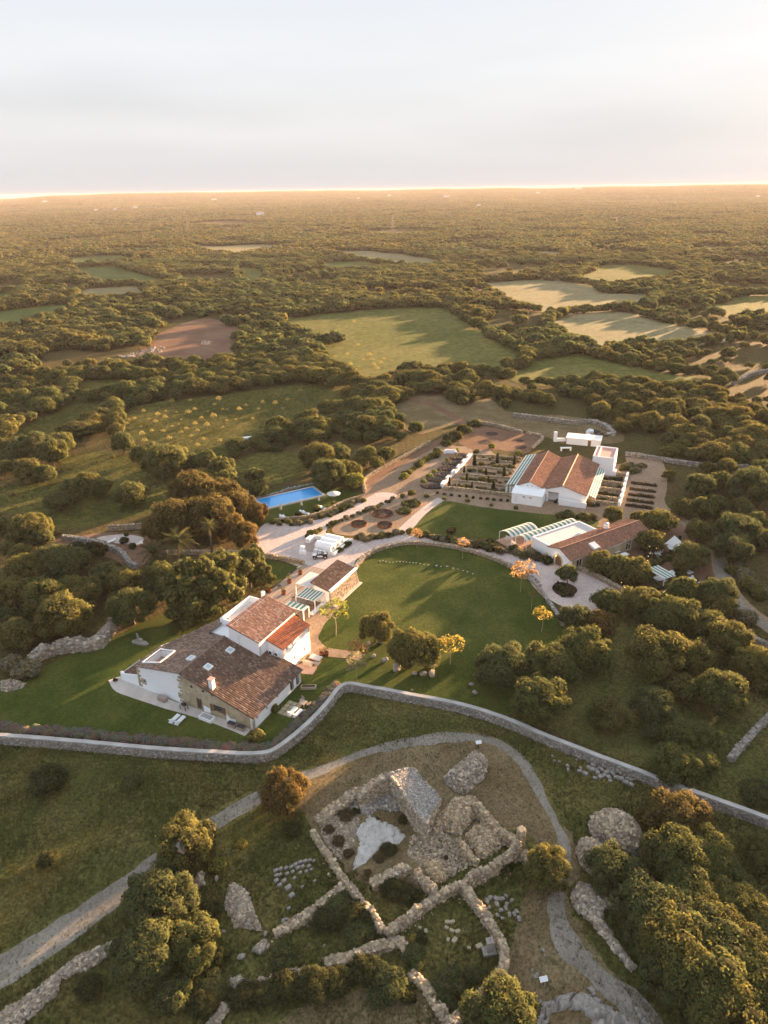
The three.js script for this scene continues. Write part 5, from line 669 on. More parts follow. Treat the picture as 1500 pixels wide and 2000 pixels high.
for (const [x, y, l] of [[1145, 130, 'small white information board at the bend of the track behind the ruin'], [1415, 1125, 'white information board on a post beside the winding track']]) { const p = P(...Z4(x, y)), o = thing('information_sign', l, 'sign', [p.x, 0, p.z], .2); solid('post', rod([0, 0, 0], [0, .95, 0], .06), M.charcoal, o); const g = box(-.4, .4, -.03, .03, -.24, .24); g.rotateX(.5); g.translate(0, 1, 0); solid('board', g, M.sign, o); }
{ const p = P(...Z4(1190, 985)), o = thing('stone_monument', 'grey carved stone monument on a base in the enclosure', 'monument', [p.x, 0, p.z], .15); block(o, 'base', M.rock, -.7, .7, 0, .3, -.5, .5); block(o, 'shaft', M.rock, -.28, .28, .3, 1.6, -.25, .25); block(o, 'cap', M.rock, -.36, .36, 1.6, 1.8, -.33, .33); const q = P(...Z4(1150, 965)); blocks('stone_block', 'dressed stone lying next to the carved monument', 'stone block', undefined, [[...Z4(1148, 965), 14]], { seed: 12 }); }
{ const p = P(...Z7(735, 1090)), o = thing('garden_sculpture', 'stone sculpture of a reclining form on a rough plinth on the farmhouse lawn', 'sculpture', [p.x, 0, p.z], -.4); const a = solid('plinth', lumpy(5, 1.5, .32, .55, .25, 2), M.rock, o); a.position.y = .2; const b = solid('figure', clean([lumpy(6, .5, .35, .32, .3, 2), lumpy(7, .2, .55, .2, .2, 2).translate(-.35, .5, 0), lumpy(8, .14, .16, .14, .2, 2).translate(-.42, 1.12, 0)]), M.rock, o); b.position.y = .7; }
// rough field rocks on the pasture
heap('rock_scree', 'pale rocks on the brown clearing in the woods', zz(Z0, [[540, 170], [600, 150], [640, 155], [620, 175], [560, 192], [450, 195], [460, 185]]), { h: .6, size: .9, n: 130, seed: 81, dome: false, cat: 'rocks' }); heap('rock_scree', 'small patch of pale stones in the middle of the brown clearing', zz(Z0, [[775, 135], [800, 128], [818, 135], [800, 146], [775, 146]]), { h: .5, size: .8, n: 60, seed: 82, dome: false, cat: 'rocks' });

// ---------------------------------------------------------------- pool
{
  const c = P(...Z2(225, 338)), az = 59.8, o = thing('swimming_pool', 'long bright blue swimming pool with pale stone surround', 'swimming pool', [c.x, 0, c.z], -az * D2R), L = 16.3, Wd = 7.2, e = .62;   // x to the front right of its long side: here z = -along, x = -across
  for (const b of [[-Wd, -Wd + e, -L, 0], [-e, 0, -L, 0], [-Wd + e, -e, -L, -L + e], [-Wd + e, -e, -e, 0]]) block(o, 'coping', M.poolStone, b[0], b[1], 0, .34, b[2], b[3]);
  block(o, 'basin_floor', M.poolTile, -Wd + e, -e, -.05, .10, -L + 4.0, -e); block(o, 'deep_floor', M.poolTile, -Wd + e, -e, -.06, .03, -L + e, -L + 4.0);
  for (const b of [[-Wd + e, -Wd + e + .05, -L + e, -e], [-e - .05, -e, -L + e, -e], [-Wd + e + .05, -e - .05, -L + e, -L + e + .05], [-Wd + e + .05, -e - .05, -e - .05, -e]]) block(o, 'basin_wall', M.poolTile, b[0], b[1], .10, .325, b[2], b[3]);
  const w = new THREE.PlaneGeometry(Wd - 2 * e - .1, L - 2 * e - .1, 60, 120); w.rotateX(-Math.PI / 2); const p = w.attributes.position; for (let i = 0; i < p.count; i++) p.setY(i, (fbm(p.getX(i) * 1.3, p.getZ(i) * 1.3, 3, 7) - .5) * .02); w.computeVertexNormals(); w.translate(-Wd / 2, .27, -L / 2); solid('water', w, M.water, o);
}
stoneWall('pool_edging', 'rough stone edging behind the pool', PX(zz(ZP, [[90, 345], [300, 300], [600, 215], [820, 170]])), { h: .5, t: .5, size: .3, seed: 91 });
function parasol(px, py, open, label, group) { const p = P(px, py), o = thing('parasol', label, 'parasol', [p.x, 0, p.z], .3, group); solid('base', new THREE.CylinderGeometry(.28, .3, .08, 14).translate(0, .04, 0), M.charcoal, o); solid('pole', rod([0, .08, 0], [0, 2.6, 0], .03), M.wood, o); if (open) solid('canopy', new THREE.ConeGeometry(1.75, .7, 8, 1, true).translate(0, 2.35, 0), M.canvas, o); else solid('canopy', new THREE.LatheGeometry([[.02, 2.65], [.10, 2.5], [.2, 1.9], [.34, 1.1], [.30, 1.0], [.02, 1.05]].map(a => new THREE.Vector2(...a)), 10), M.cream, o); solid('finial', new THREE.SphereGeometry(.06, 8, 6).translate(0, 2.72, 0), M.wood, o); }
for (const [x, y] of zz(ZP, [[432, 512], [684, 460], [898, 405]])) parasol(x, y, false, 'closed cream parasol on the pool lawn', 'closed parasols on the pool lawn'); parasol(...Z2(612, 285), true, 'open white parasol on the pool lawn'); parasol(...ZP(38, 330), false, 'closed parasol at the head of the pool');
function lounger(px, py, turn, label, group, mat = M.whitePaint) { const p = P(px, py), o = thing('sun_lounger', label, 'sun lounger', [p.x, 0, p.z], turn, group); block(o, 'frame', M.whitePaint, -1, 1, .22, .3, -.33, .33); block(o, 'cushion', mat, -.98, .35, .302, .38, -.31, .31); const b = box(0, .75, 0, .08, -.31, .31); b.rotateZ(.55); b.translate(.35, .31, 0); solid('backrest', b, mat, o); for (const [x, z] of [[-.9, -.28], [-.9, .28], [.85, -.28], [.85, .28]]) block(o, 'leg', M.whitePaint, x - .03, x + .03, 0, .22, z - .03, z + .03); }
for (const [x, y] of zz(Z1, [[455, 850], [495, 862]])) lounger(x, y, -2.0, 'white sun lounger on the lawn in front of the white farmhouse wall', 'loungers before the farmhouse'); for (const [x, y] of zz(Z1, [[1318, 795], [1358, 812]])) lounger(x, y, -2.05, 'white sun lounger in the garden corner beside the farmhouse side wall', 'loungers beside the farmhouse');
for (const [x, y] of zz(ZP, [[455, 575], [490, 580], [700, 520], [735, 525], [920, 460], [950, 465]])) lounger(x, y, 2.6, 'white sun lounger on the pool lawn by the low wall', 'loungers by the pool'); for (const [x, y] of zz(ZP, [[490, 222], [560, 208]])) lounger(x, y, 1.0, 'dark cushioned lounger behind the pool', 'loungers behind the pool', M.charcoal); lounger(...ZP(55, 365), 1.6, 'white sun lounger at the head of the pool');
for (const [x, y] of zz(Z7, [[585, 560], [725, 575]])) lounger(x, y, .8, 'white sun lounger in the sunken garden', 'loungers in the sunken garden');
// ---------------------------------------------------------------- planted circles, pots and small things
function ringBed(px, py, w, label, green) { const p = P(px, py), r = w / 2.885 * Math.hypot(p.x, EYE, p.z) / F, o = thing('round_bed', label, 'planting bed', [p.x, 0, p.z], 0, green ? 'green round beds' : 'bare round beds'); const g = new THREE.LatheGeometry([[r - .03, 0], [r, 0], [r, .32], [r - .03, .32], [r - .03, .1]].map(a => new THREE.Vector2(...a)), 32); solid('steel_edge', g, M.rust, o); const s = new THREE.CircleGeometry(r - .035, 28); s.rotateX(-Math.PI / 2); s.translate(0, .14, 0); solid('soil', s, green ? M.lawn : M.darkSoil, o);
  const R = rng(Math.round(px)); for (let k = 0; k < (green ? 46 : 12); k++) { const a = R() * 6.3, q = (r - .25) * Math.sqrt(R()), m = solid(green ? 'plant' : 'seedling', BUSH[k % 3], green ? LEAF.olive[2] : LEAF.brown, o), sc = green ? .28 + .2 * R() : .12 + .1 * R(); m.position.set(Math.cos(a) * q, .12, Math.sin(a) * q); m.scale.setScalar(sc); } }
ringBed(...Z2(885, 358), 60, 'round steel edged bed of bare dark soil in the gravel garden'); ringBed(...Z2(752, 416), 47, 'round steel edged bed of bare dark soil in the gravel garden'); ringBed(...Z2(898, 422), 45, 'round steel edged bed of bare dark soil in the gravel garden'); ringBed(...Z2(1048, 303), 56, 'round steel edged bed filled with green plants', true); ringBed(...Z2(1007, 347), 45, 'round steel edged bed filled with green plants', true);
for (const [x, y, w] of zz(ZG, [[1130, 170, 150], [1040, 275, 165], [1480, 335, 140], [1470, 255, 90]])) { const p = P(x, y), r = w / 2 * Math.hypot(p.x, EYE, p.z) / F, s = new THREE.CircleGeometry(r, 24); s.rotateX(-Math.PI / 2); s.translate(p.x, .045, p.z); structure('dug_soil', s, M.darkSoil); }
function pot(x, z, label, group, leaf = LEAF.olive[0]) { const o = thing('planter', label, 'planter', [x, .16, z], 0, group); solid('tub', new THREE.LatheGeometry([[0, 0], [.38, 0], [.46, .7], [.41, .7], [.40, .6], [0, .6]].map(a => new THREE.Vector2(...a)), 14), M.rust, o); const c = solid('plant', LOOSE[0], leaf, o); c.position.y = 1.15; c.scale.setScalar(.55); solid('stem', rod([0, .6, 0], [0, 1.1, 0], .03), M.bark, o); }
for (const [x, z] of [[-22.2, -117.7], [-19.3, -116.9], [-18.7, -121.1], [-16.9, -124.5]]) pot(x, z, 'round rust brown tub with a small plant on the plank deck', 'tubs on the deck');
for (const [px, py] of zz(Z(430, 1020, 5), [[800, 447], [855, 412]])) { const p = P(px, py), m = solid('stepping_slab', box(-.9, .9, 0, .1, -.7, .7), M.poolStone, scene); m.position.set(p.x, .03, p.z); m.rotation.y = -28 * D2R; tag(m, 'pale stepping slab between the plank deck and the gravel yard', 'stone slab', 'slabs by the deck'); }
for (const [px, py] of zz(Z(430, 1020, 5), [[578, 645], [680, 530], [720, 760]])) { const p = P(px, py), o = thing('deck_chair', 'thin metal framed chair on the plank deck', 'chair', [p.x, .16, p.z], .4, 'chairs on the deck'); solid('frame', clean([rod([-.3, 0, -.3], [-.3, .9, -.3], .025), rod([.3, 0, -.3], [.3, .9, -.3], .025), rod([-.3, 0, .3], [-.3, .6, .3], .025), rod([.3, 0, .3], [.3, .6, .3], .025), rod([-.3, .9, -.3], [.3, .9, -.3], .025)]), M.charcoal, o); block(o, 'seat', M.charcoal, -.3, .3, .42, .47, -.3, .3); }
{ // the buggy by the vaults
  const p = P(...Z(560, 1020, 9.375)(615, 655)), o = thing('utility_buggy', 'open black and white off road buggy parked beside the white vaults', 'buggy', [p.x, .0, p.z], .06);
  const chassis = clean([box(-1.5, 1.5, .38, .58, -.5, .5), box(-1.55, -.85, .5, .82, -.55, .55), box(.55, 1.55, .55, .9, -.58, .58)]); solid('chassis', chassis, M.black, o); solid('bonnet', lumpy(3, .5, .16, .52, .05, 2).translate(-1.15, .88, 0), M.whitePaint, o); solid('side_panel', clean([box(-.6, .5, .5, .8, .5, .6), box(-.6, .5, .5, .8, -.6, -.5)]), M.whitePaint, o); solid('cargo_bed', clean([box(.6, 1.6, .88, 1.12, .5, .56), box(.6, 1.6, .88, 1.12, -.56, -.5), box(1.54, 1.6, .88, 1.12, -.5, .5), box(.6, .66, .88, 1.12, -.5, .5)]), M.black, o); block(o, 'cargo', M.metal, .75, 1.4, .9, 1.1, -.4, .4);
  for (const z of [-.26, .26]) { block(o, 'seat', M.charcoal, -.25, .3, .58, .78, z - .22, z + .22); block(o, 'backrest', M.charcoal, .3, .42, .7, 1.35, z - .22, z + .22); } solid('roll_cage', clean([-.52, .52].flatMap(z => [rod([-.75, .8, z], [-.35, 1.8, z], .03), rod([-.35, 1.8, z], [.5, 1.8, z], .03), rod([.5, 1.8, z], [.55, .8, z], .03)]).concat([rod([-.35, 1.8, -.52], [-.35, 1.8, .52], .03), rod([.5, 1.8, -.52], [.5, 1.8, .52], .03)])), M.black, o);
  const sw = new THREE.TorusGeometry(.16, .02, 6, 14); sw.rotateY(Math.PI / 2); sw.translate(-.5, 1.1, .26); solid('steering_wheel', sw, M.black, o);
  for (const x of [-1.12, 1.05]) for (const z of [-.62, .62]) { const t = new THREE.TorusGeometry(.26, .12, 8, 18); t.translate(x, .38, z); const m = solid('wheel', t, M.black, o), r = new THREE.CylinderGeometry(.16, .16, .16, 12); r.rotateX(Math.PI / 2); r.translate(x, .38, z); solid('rim', r, M.metal, m); } for (const z of [-.38, .38]) solid('headlight', new THREE.SphereGeometry(.09, 8, 6).translate(-1.58, .72, z), M.metal, o);
}
{ const p = P(483, 863), o = thing('farm_trailer', 'small white farm trailer standing in the orchard field', 'trailer', [p.x, 0, p.z], .3); block(o, 'body', M.whitePaint, -1.4, 1.4, .6, 1.5, -.8, .8); block(o, 'drawbar', M.charcoal, 1.4, 2.3, .5, .6, -.06, .06); for (const z of [-.85, .85]) { const t = new THREE.TorusGeometry(.28, .11, 8, 16); t.translate(0, .39, z); solid('wheel', t, M.black, o); } }
// patio furniture, house front
{
  const T = -27.8 * D2R, at3 = (x, z) => [x, .05, z]; let o = thing('daybed', 'white cushioned daybed on the farmhouse patio', 'daybed', at3(-11.5, -96.1), T); block(o, 'base', M.wood, -1, 1, 0, .35, -.6, .6); block(o, 'mattress', M.canvas, -.98, .98, .352, .55, -.58, .58);
  o = thing('patio_sofa', 'low corner sofa with a table on the farmhouse patio', 'sofa', at3(-12.6, -94.9), T); block(o, 'seat', M.cream, -.9, .9, .0, .42, -.4, .4); block(o, 'backrest', M.cream, -.9, .9, .42, .8, .25, .42); o = thing('patio_table', 'low stone table beside the patio sofa', 'table', at3(-11.3, -94.6), T); block(o, 'top', M.greyWood, -.5, .5, .35, .42, -.4, .4); for (const [x, z] of [[-.4, -.3], [.4, -.3], [-.4, .3], [.4, .3]]) block(o, 'leg', M.wood, x - .04, x + .04, 0, .35, z - .04, z + .04);
  stoneWall('patio_wall', 'low stone wall between the white farmhouse wing and the patio', [[-14.2, -95.3], [-12.6, -97.2]], { h: .5, t: .5, size: .22, seed: 95, warm: .3 }); pot(-9.9, -97, 'small potted plant at the corner of the patio'); pot(-10.6, -96.9, 'reddish potted plant beside the daybed', undefined, LEAF.autumn);
  const F0 = P(488, 1424), loc = (u, v) => [F0.x + u * .4664 - v * .8846, 0, F0.z - u * .8846 - v * .4664];
  o = thing('chest', 'grey storage chest against the white farmhouse front', 'chest', loc(-.9, 15.6), T); block(o, 'body', M.greyWood, -.7, .7, 0, .7, -.35, .35); block(o, 'lid', M.greyWood, -.74, .74, .7, .78, -.39, .39);
  o = thing('outdoor_grill', 'dark grill table beside the stone gable door', 'grill', loc(-.9, 11.4), T); block(o, 'top', M.greyWood, -.6, .6, .75, .82, -.35, .35); for (const [x, z] of [[-.5, -.28], [.5, -.28], [-.5, .28], [.5, .28]]) block(o, 'leg', M.charcoal, x - .04, x + .04, 0, .75, z - .04, z + .04); solid('grill_box', lumpy(4, .4, .2, .28, .05, 2).translate(.1, 1.0, 0), M.black, o);
  o = thing('white_plinth', 'white bathtub like plinth before the stone gable window', 'plinth', loc(-1.1, 6.9), T); block(o, 'block', M.white, -1.15, 1.15, 0, .5, -.55, .55); block(o, 'top', M.coping, -.95, .95, .5, .54, -.4, .4);
  o = thing('low_cabinet', 'grey low cabinet at the corner of the stone gable', 'cabinet', loc(-.75, 2.6), T); block(o, 'body', M.greyWood, -.6, .6, 0, .65, -.3, .3); block(o, 'top', M.charcoal, -.63, .63, .65, .7, -.33, .33); o = thing('low_cabinet', 'glazed grey cabinet under the eaves corner of the gable', 'cabinet', loc(-.7, 1.0), T); block(o, 'body', M.greyWood, -.6, .6, 0, .65, -.3, .3); block(o, 'top', M.charcoal, -.63, .63, .65, .7, -.33, .33);
  o = thing('stone_trough', 'long pale stone trough beside the farmhouse side doors', 'trough', loc(11.4, -2.6), T + .5); block(o, 'body', M.ashlar, -1.2, 1.2, 0, .5, -.35, .35); block(o, 'basin', M.darkSoil, -1.0, 1.0, .5, .51, -.22, .22);
  for (let k = 0; k < 12; k++) { const m = solid('paving_slab', box(-.36, .36, 0, .06, -.36, .36), M.ashlar, scene); m.position.set(...loc(4.9 + (k % 4) * .82, -1.9 - Math.floor(k / 4) * .82)); m.position.y = .02; m.rotation.y = T; tag(m, 'square stone paving slab set in grass beside the farmhouse side wall', 'paving slab', 'slabs in the side garden'); }
  for (const [u, v] of [[8.3, -3.4], [7.9, -4.9]]) { o = thing('garden_chair', 'wooden chair at the small garden table beside the farmhouse', 'chair', loc(u, v), T + v, 'chairs at the garden table'); block(o, 'seat', M.greyWood, -.28, .28, .4, .46, -.28, .28); block(o, 'backrest', M.greyWood, -.28, .28, .46, .95, .22, .28); for (const [x, z] of [[-.24, -.24], [.24, -.24], [-.24, .24], [.24, .24]]) block(o, 'leg', M.greyWood, x - .03, x + .03, 0, .4, z - .03, z + .03); }
  o = thing('garden_table', 'small wooden table in the garden corner beside the farmhouse', 'table', loc(7.6, -4.1), T); block(o, 'top', M.greyWood, -.5, .5, .68, .74, -.5, .5); for (const [x, z] of [[-.42, -.42], [.42, -.42], [-.42, .42], [.42, .42]]) block(o, 'leg', M.greyWood, x - .03, x + .03, 0, .68, z - .03, z + .03);
}
// ---------------------------------------------------------------- restaurant garden: tables, shades, lights
function roundTable(px, py, label, group) { const p = P(px, py, .7), o = thing('round_table', label, 'table', [p.x, 0, p.z], 0, group); solid('tabletop', new THREE.CylinderGeometry(.95, .95, .05, 22).translate(0, .74, 0), M.whitePaint, o); solid('pedestal', new THREE.CylinderGeometry(.06, .06, .7, 8).translate(0, .37, 0), M.charcoal, o); solid('foot', new THREE.CylinderGeometry(.35, .4, .04, 14).translate(0, .02, 0), M.charcoal, o); for (let k = 0; k < 4; k++) { const a = k * 1.57 + .5, c = thing('garden_chair', 'white chair at the round tables in the restaurant garden', 'chair', [p.x + Math.cos(a) * 1.35, 0, p.z + Math.sin(a) * 1.35], -a - 1.57, 'chairs at the round garden tables'); block(c, 'seat', M.whitePaint, -.22, .22, .42, .46, -.22, .22); block(c, 'backrest', M.whitePaint, -.22, .22, .46, .85, -.24, -.2); for (const [x, z] of [[-.19, -.19], [.19, -.19], [-.19, .19], [.19, .19]]) block(c, 'leg', M.whitePaint, x - .02, x + .02, 0, .42, z - .02, z + .02); } }
for (const [x, y] of zz(ZT, [[558, 268], [556, 484], [842, 494]])) roundTable(x, y, 'round white garden table among the olives by the restaurant', 'round tables in the restaurant garden');
for (const [x, y, l] of [[320, 185, 0], [265, 275, 0], [728, 405, 0], [820, 430, 0], [678, 430, 0], [190, 250, 0]]) { const p = P(...ZT(x, y), .7), o = thing('square_table', 'square white table in the restaurant garden', 'table', [p.x, 0, p.z], .5, 'square tables in the restaurant garden'); block(o, 'tabletop', M.whitePaint, -.75, .75, .7, .75, -.6, .6); for (const [a, b] of [[-.65, -.5], [.65, -.5], [-.65, .5], [.65, .5]]) block(o, 'leg', M.charcoal, a - .03, a + .03, 0, .7, b - .03, b + .03); }
pergola('green and white striped pergola among the restaurant garden tables', -2.2, 2.2, -1.4, 1.4, 2.4, { stripes: 7, along: 'u', O: P(...ZT(578, 430), 2.4), T: .45 });
{ const p = P(...ZT(690, 175), 2.5), o = thing('shade_sail', 'white pointed shade sail behind the restaurant garden', 'shade sail', [p.x, 0, p.z]); const g = new THREE.BufferGeometry(); g.setAttribute('position', new THREE.Float32BufferAttribute([-2.2, 2.4, .4, 2.0, 2.4, 1.6, .8, 3.1, -2.0], 3)); g.setAttribute('uv', new THREE.Float32BufferAttribute([0, 0, 1, 0, 0, 1], 2)); g.computeVertexNormals(); solid('cloth', g, M.canvas, o); for (const [x, h, z] of [[-2.2, 2.4, .4], [2, 2.4, 1.6], [.8, 3.1, -2]]) solid('post', rod([x, 0, z], [x, h, z], .05), M.whitePaint, o); parasol(...ZT(692, 290), true, 'small white parasol under the shade sail trees'); }
for (const [i, l] of [zz(ZT, [[465, 325], [470, 290], [482, 262], [540, 220], [480, 205], [455, 345]]), zz(ZT, [[602, 600], [622, 582], [608, 590], [648, 540], [640, 570]]), zz(ZT, [[238, 515], [258, 545], [292, 552], [268, 556]])].entries()) { const h = 2.6, pts = l.map(([x, y]) => P(x, y, h)), o = thing('string_lights', ['warm garland of bulbs by the round tables under the olives', 'warm garland of bulbs at the lower edge of the restaurant garden', 'warm garland of bulbs over the low garden wall'][i], 'string lights'); solid('cord', new THREE.TubeGeometry(new THREE.CatmullRomCurve3(pts), 24, .012, 4), M.black, o); pts.forEach(p => solid('bulb', new THREE.SphereGeometry(.08, 8, 6).translate(p.x, p.y - .1, p.z), M.bulb, o)); const b = P(...l[0]); solid('pole', rod([pts[0].x, 0, pts[0].z], [pts[0].x, h, pts[0].z], .03), M.darkWood, o); const s = new THREE.PointLight(RGB(1, .62, .22), .1); s.position.copy(pts[1]).y -= .4; s.castShadow = true; o.add(s); }
// ---------------------------------------------------------------- terraced garden before the barn
const Rg = rng(818);
{
  const line = PX(zz(ZG, [[515, 835], [545, 790], [575, 755], [605, 725], [640, 690], [670, 655], [705, 625], [735, 590], [770, 555], [795, 525], [830, 490], [855, 462], [880, 440]])), o = thing('stepped_wall', 'white stepped garden wall climbing beside the lavender beds', 'garden wall'); line.forEach(([x, z], i) => { if (!i) return; const [a, b] = line[i - 1], w = i % 2; solid(w ? 'pier' : 'low_section', bar([[a, b], [x, z]], w ? .32 : .24, 0, w ? 1.25 : .8), M.white, o); if (!w) solid('tile_cap', bar([[a, b], [x, z]], .27, .803, .88), M.pink, o); });
  const q = PX(zz(ZG, [[555, 405], [690, 412]])), r = thing('garden_bench', 'white curved masonry bench at the head of the garden drive', 'bench'); solid('backrest', bar(q, .2, 0, 1.1), M.white, r); for (const [x, z] of q) { const g = box(-.3, .3, 0, .9, -.3, .3); g.translate(x, 0, z + .4); solid('arm', g, M.white, r); }
  for (const [i, l] of [zz(ZG, [[560, 850], [900, 885], [1365, 935]]), zz(ZG, [[660, 745], [950, 775], [1290, 815]]), zz(ZG, [[740, 660], [1000, 690], [1340, 715]]), zz(ZG, [[830, 570], [1100, 595], [1400, 625]]), zz(ZG, [[910, 480], [1150, 500], [1430, 535]]), zz(ZG, [[930, 440], [1200, 450], [1490, 475]])].entries()) stoneWall('terrace_wall', ['warm stone wall fronting the cypress terraces along the drive', 'stone step wall of the lowest cypress terrace', 'stone step wall of the second cypress terrace', 'stone step wall in the middle of the cypress terraces', 'stone step wall of the upper cypress terrace', 'topmost stone wall of the cypress terraces'][i], PX(l), { h: i ? .45 : .95, t: .5, size: .28, seed: 100 + i, warm: .3 });
  for (const l of [[[260, 800], [460, 790], [560, 765], [500, 845], [300, 842]], [[330, 715], [420, 703], [600, 720], [560, 772], [330, 752]], [[410, 660], [480, 640], [655, 640], [620, 700], [420, 692]], [[465, 592], [560, 575], [735, 572], [700, 625], [480, 627]], [[525, 532], [620, 516], [785, 516], [760, 556], [540, 560]], [[610, 475], [700, 412], [850, 422], [800, 490], [620, 502]]]) { sheet('lavender_bed', M.darkSoil, .05, zz(ZG, l), { rough: .2 }); const pl = PX(zz(ZG, l)), xs = pl.map(p => p[0]), zs = pl.map(p => p[1]), o = thing('lavender_planting', 'dark lavender planting in the beds beside the stepped white wall', 'lavender', [0, 0, 0], 0, 'lavender beds by the stepped wall'), L = []; for (let x = Math.min(...xs); x < Math.max(...xs); x += .75) for (let z = Math.min(...zs); z < Math.max(...zs); z += .75) { const a = x + (Rg() - .5) * .4, b = z + (Rg() - .5) * .4; if (inside(pl, a, b)) L.push([mx(a, .03, b, 0, Rg() * 6, 0, .32 + .14 * Rg()), RGB(.8 + .5 * Rg(), .8 + .3 * Rg(), .8 + .5 * Rg())]); } copies('plants', BUSH[0], LEAF.lavender, L, o); }
}
function cypress(px, py, hpx, label, group) { const p = P(px, py), d = Math.hypot(p.x, EYE, p.z), h = .82 * hpx * d / F / Math.cos(Math.asin(EYE / d)), o = thing('cypress', label, 'cypress', [p.x, 0, p.z], Rg() * 6, group); const c = solid('crown', CONE[Rg() < .5 ? 0 : 1], LEAF.cypress, o); c.scale.set(h * .62, h / 1.95, h * .62); solid('trunk', rod([0, 0, 0], [0, h * .3, 0], h * .025), M.bark, o); }
for (const [x, y, h] of zz(ZG, [[608, 802, 135], [915, 572, 190], [790, 650, 110], [822, 752, 135], [885, 838, 110], [1195, 527, 165], [1055, 685, 125], [1085, 778, 125], [1145, 868, 190], [1275, 705, 170], [1402, 547, 145], [925, 520, 120]])) cypress(x, y, h, 'slim dark cypress in the terraces before the barn', 'cypresses in the terraces');
for (const [x, y, h, l] of [[...Z3(1330, 420), 17, 'slim cypress beside the sandy plot behind the white block'], [...Z4.call(null, 0, 0), 0, ''], [...Z(960, 980, 4.6875)(365, 480), 17, 'slim cypress against the white extension front'], [...ZT(725, 225), 30, 'tall slim cypress beside the shade sail'], [...ZT(970, 520), 16, 'slim cypress near the lane by the restaurant tables'], [...ZT(663, 480), 14, 'thin cypress beside the striped garden pergola'], [...ZT(382, 345), 18, 'thin cypress in the restaurant garden path'], [...Z(960, 980, 4.6875)(600, 800), 20, 'slim cypress in the island bed before the restaurant']]) if (h) cypress(x, y, h, l);
const KIND = {'shrubs in the cypress terraces': 'terrace_shrub', 'row of ball shrubs': 'ball_shrub', 'shrubs beside the garden drive': 'drive_shrub', 'shrubs along the farm track': 'hedge_shrub', 'shrubs by the red plot': 'hedge_shrub', 'shrubs below the pool wall': 'border_shrub', 'shrubs by the round beds': 'border_shrub', 'shrubs below the rear lawn': 'border_shrub', 'shrubs beside the drive': 'border_shrub', 'small olives by the rear lawn': 'standard_olive', 'dry shrubs beyond the lane': 'dry_shrub', 'shrubs in the restaurant garden': 'terrace_shrub', 'shrubs on the sandy plot': 'dry_shrub'};
const MIX = [LEAF.olive[0], LEAF.olive[2], LEAF.dark, LEAF.sage, LEAF.olive[1], LEAF.lavender];
function shrubs(l, label, group, mats = MIX, k = 1.05) { const name = KIND[group] ?? 'garden_shrub'; for (const [x, y, w] of l) { const [a, b, r] = fromCrown(x, y, w, .5); tree(name, label, 'shrub', group, a, b, r * k, BUSH[Math.floor(Rg() * 3)], mats[Math.floor(Rg() * mats.length)], { trunk: null, sy: .85 + .3 * Rg() }); } }
function along(f, pts, n, w, jitter) { const out = [], c = new THREE.CatmullRomCurve3(pts.map(p => new THREE.Vector3(p[0], p[1], 0))); for (let i = 0; i < n; i++) { const p = c.getPointAt((i + .5) / n); out.push([...f(p.x + (Rg() - .5) * jitter, p.y + (Rg() - .5) * jitter), (w * (.7 + .7 * Rg())) / f.k]); } return out; }
shrubs(along(ZG, [[640, 790], [900, 830], [1280, 870]], 13, 55, 40).concat(along(ZG, [[720, 700], [1000, 735], [1310, 760]], 12, 52, 40), along(ZG, [[850, 610], [1100, 640], [1370, 660]], 12, 52, 36), along(ZG, [[920, 530], [1150, 550], [1420, 575]], 11, 48, 30), along(ZG, [[950, 465], [1200, 480], [1470, 500]], 9, 42, 20)), 'mixed shrub in the terraces before the barn', 'shrubs in the cypress terraces');
shrubs(zz(ZG, [[465, 890, 44], [547, 904, 42], [635, 915, 44], [738, 928, 42], [823, 935, 44], [903, 948, 44], [992, 960, 42], [1075, 964, 44], [1153, 974, 44], [1237, 982, 42], [1320, 988, 40]]), 'small clipped ball shrub in the row below the terrace wall', 'row of ball shrubs', [LEAF.dark, LEAF.brown]);
shrubs(zz(ZG, [[290, 750, 75], [365, 690, 85], [425, 635, 70], [585, 490, 62], [655, 450, 40], [705, 375, 65], [1130, 325, 85], [940, 385, 75], [1460, 415, 80]]), 'rounded golden tipped shrub beside the sandy garden drive', 'shrubs beside the garden drive', [LEAF.olive[1], LEAF.lime]);
shrubs(along(ZG, [[10, 720], [90, 650], [170, 600], [250, 530], [330, 470], [430, 430], [530, 380]], 16, 85, 40), 'shrub in the planted strip along the farm track', 'shrubs along the farm track', [LEAF.olive[0], LEAF.olive[1], LEAF.lime, LEAF.dark]);
shrubs(along(ZG, [[500, 300], [620, 230], [720, 190], [850, 90], [950, 40]], 12, 120, 60), 'dark tall shrub between the farm track and the red plot', 'shrubs by the red plot', [LEAF.dark, LEAF.olive[2]]);
shrubs(along(Z2, [[290, 400], [400, 408], [520, 380], [640, 335], [780, 270]], 30, 30, 22), 'low mixed shrub in the border below the pool wall', 'shrubs below the pool wall'); shrubs(along(Z2, [[580, 425], [680, 380], [780, 340], [880, 300], [960, 265]], 22, 26, 16), 'low shrub in the bed between the drive and the round beds', 'shrubs by the round beds'); shrubs(along(Z2, [[455, 480], [500, 460], [550, 445]], 6, 34, 12), 'yellow green shrub behind the white vaults', 'shrubs behind the vaults', [LEAF.lime, LEAF.olive[1]]);
shrubs(along(Z2, [[630, 575], [670, 545], [705, 515]], 9, 26, 10), 'dark low shrub along the water channel of the vaults', 'shrubs along the channel', [LEAF.dark]); shrubs(along(Z2, [[730, 492], [800, 490], [870, 485], [940, 470], [1000, 455]], 16, 36, 16), 'rounded shrub in the bed beside the drive below the round beds', 'shrubs beside the drive');
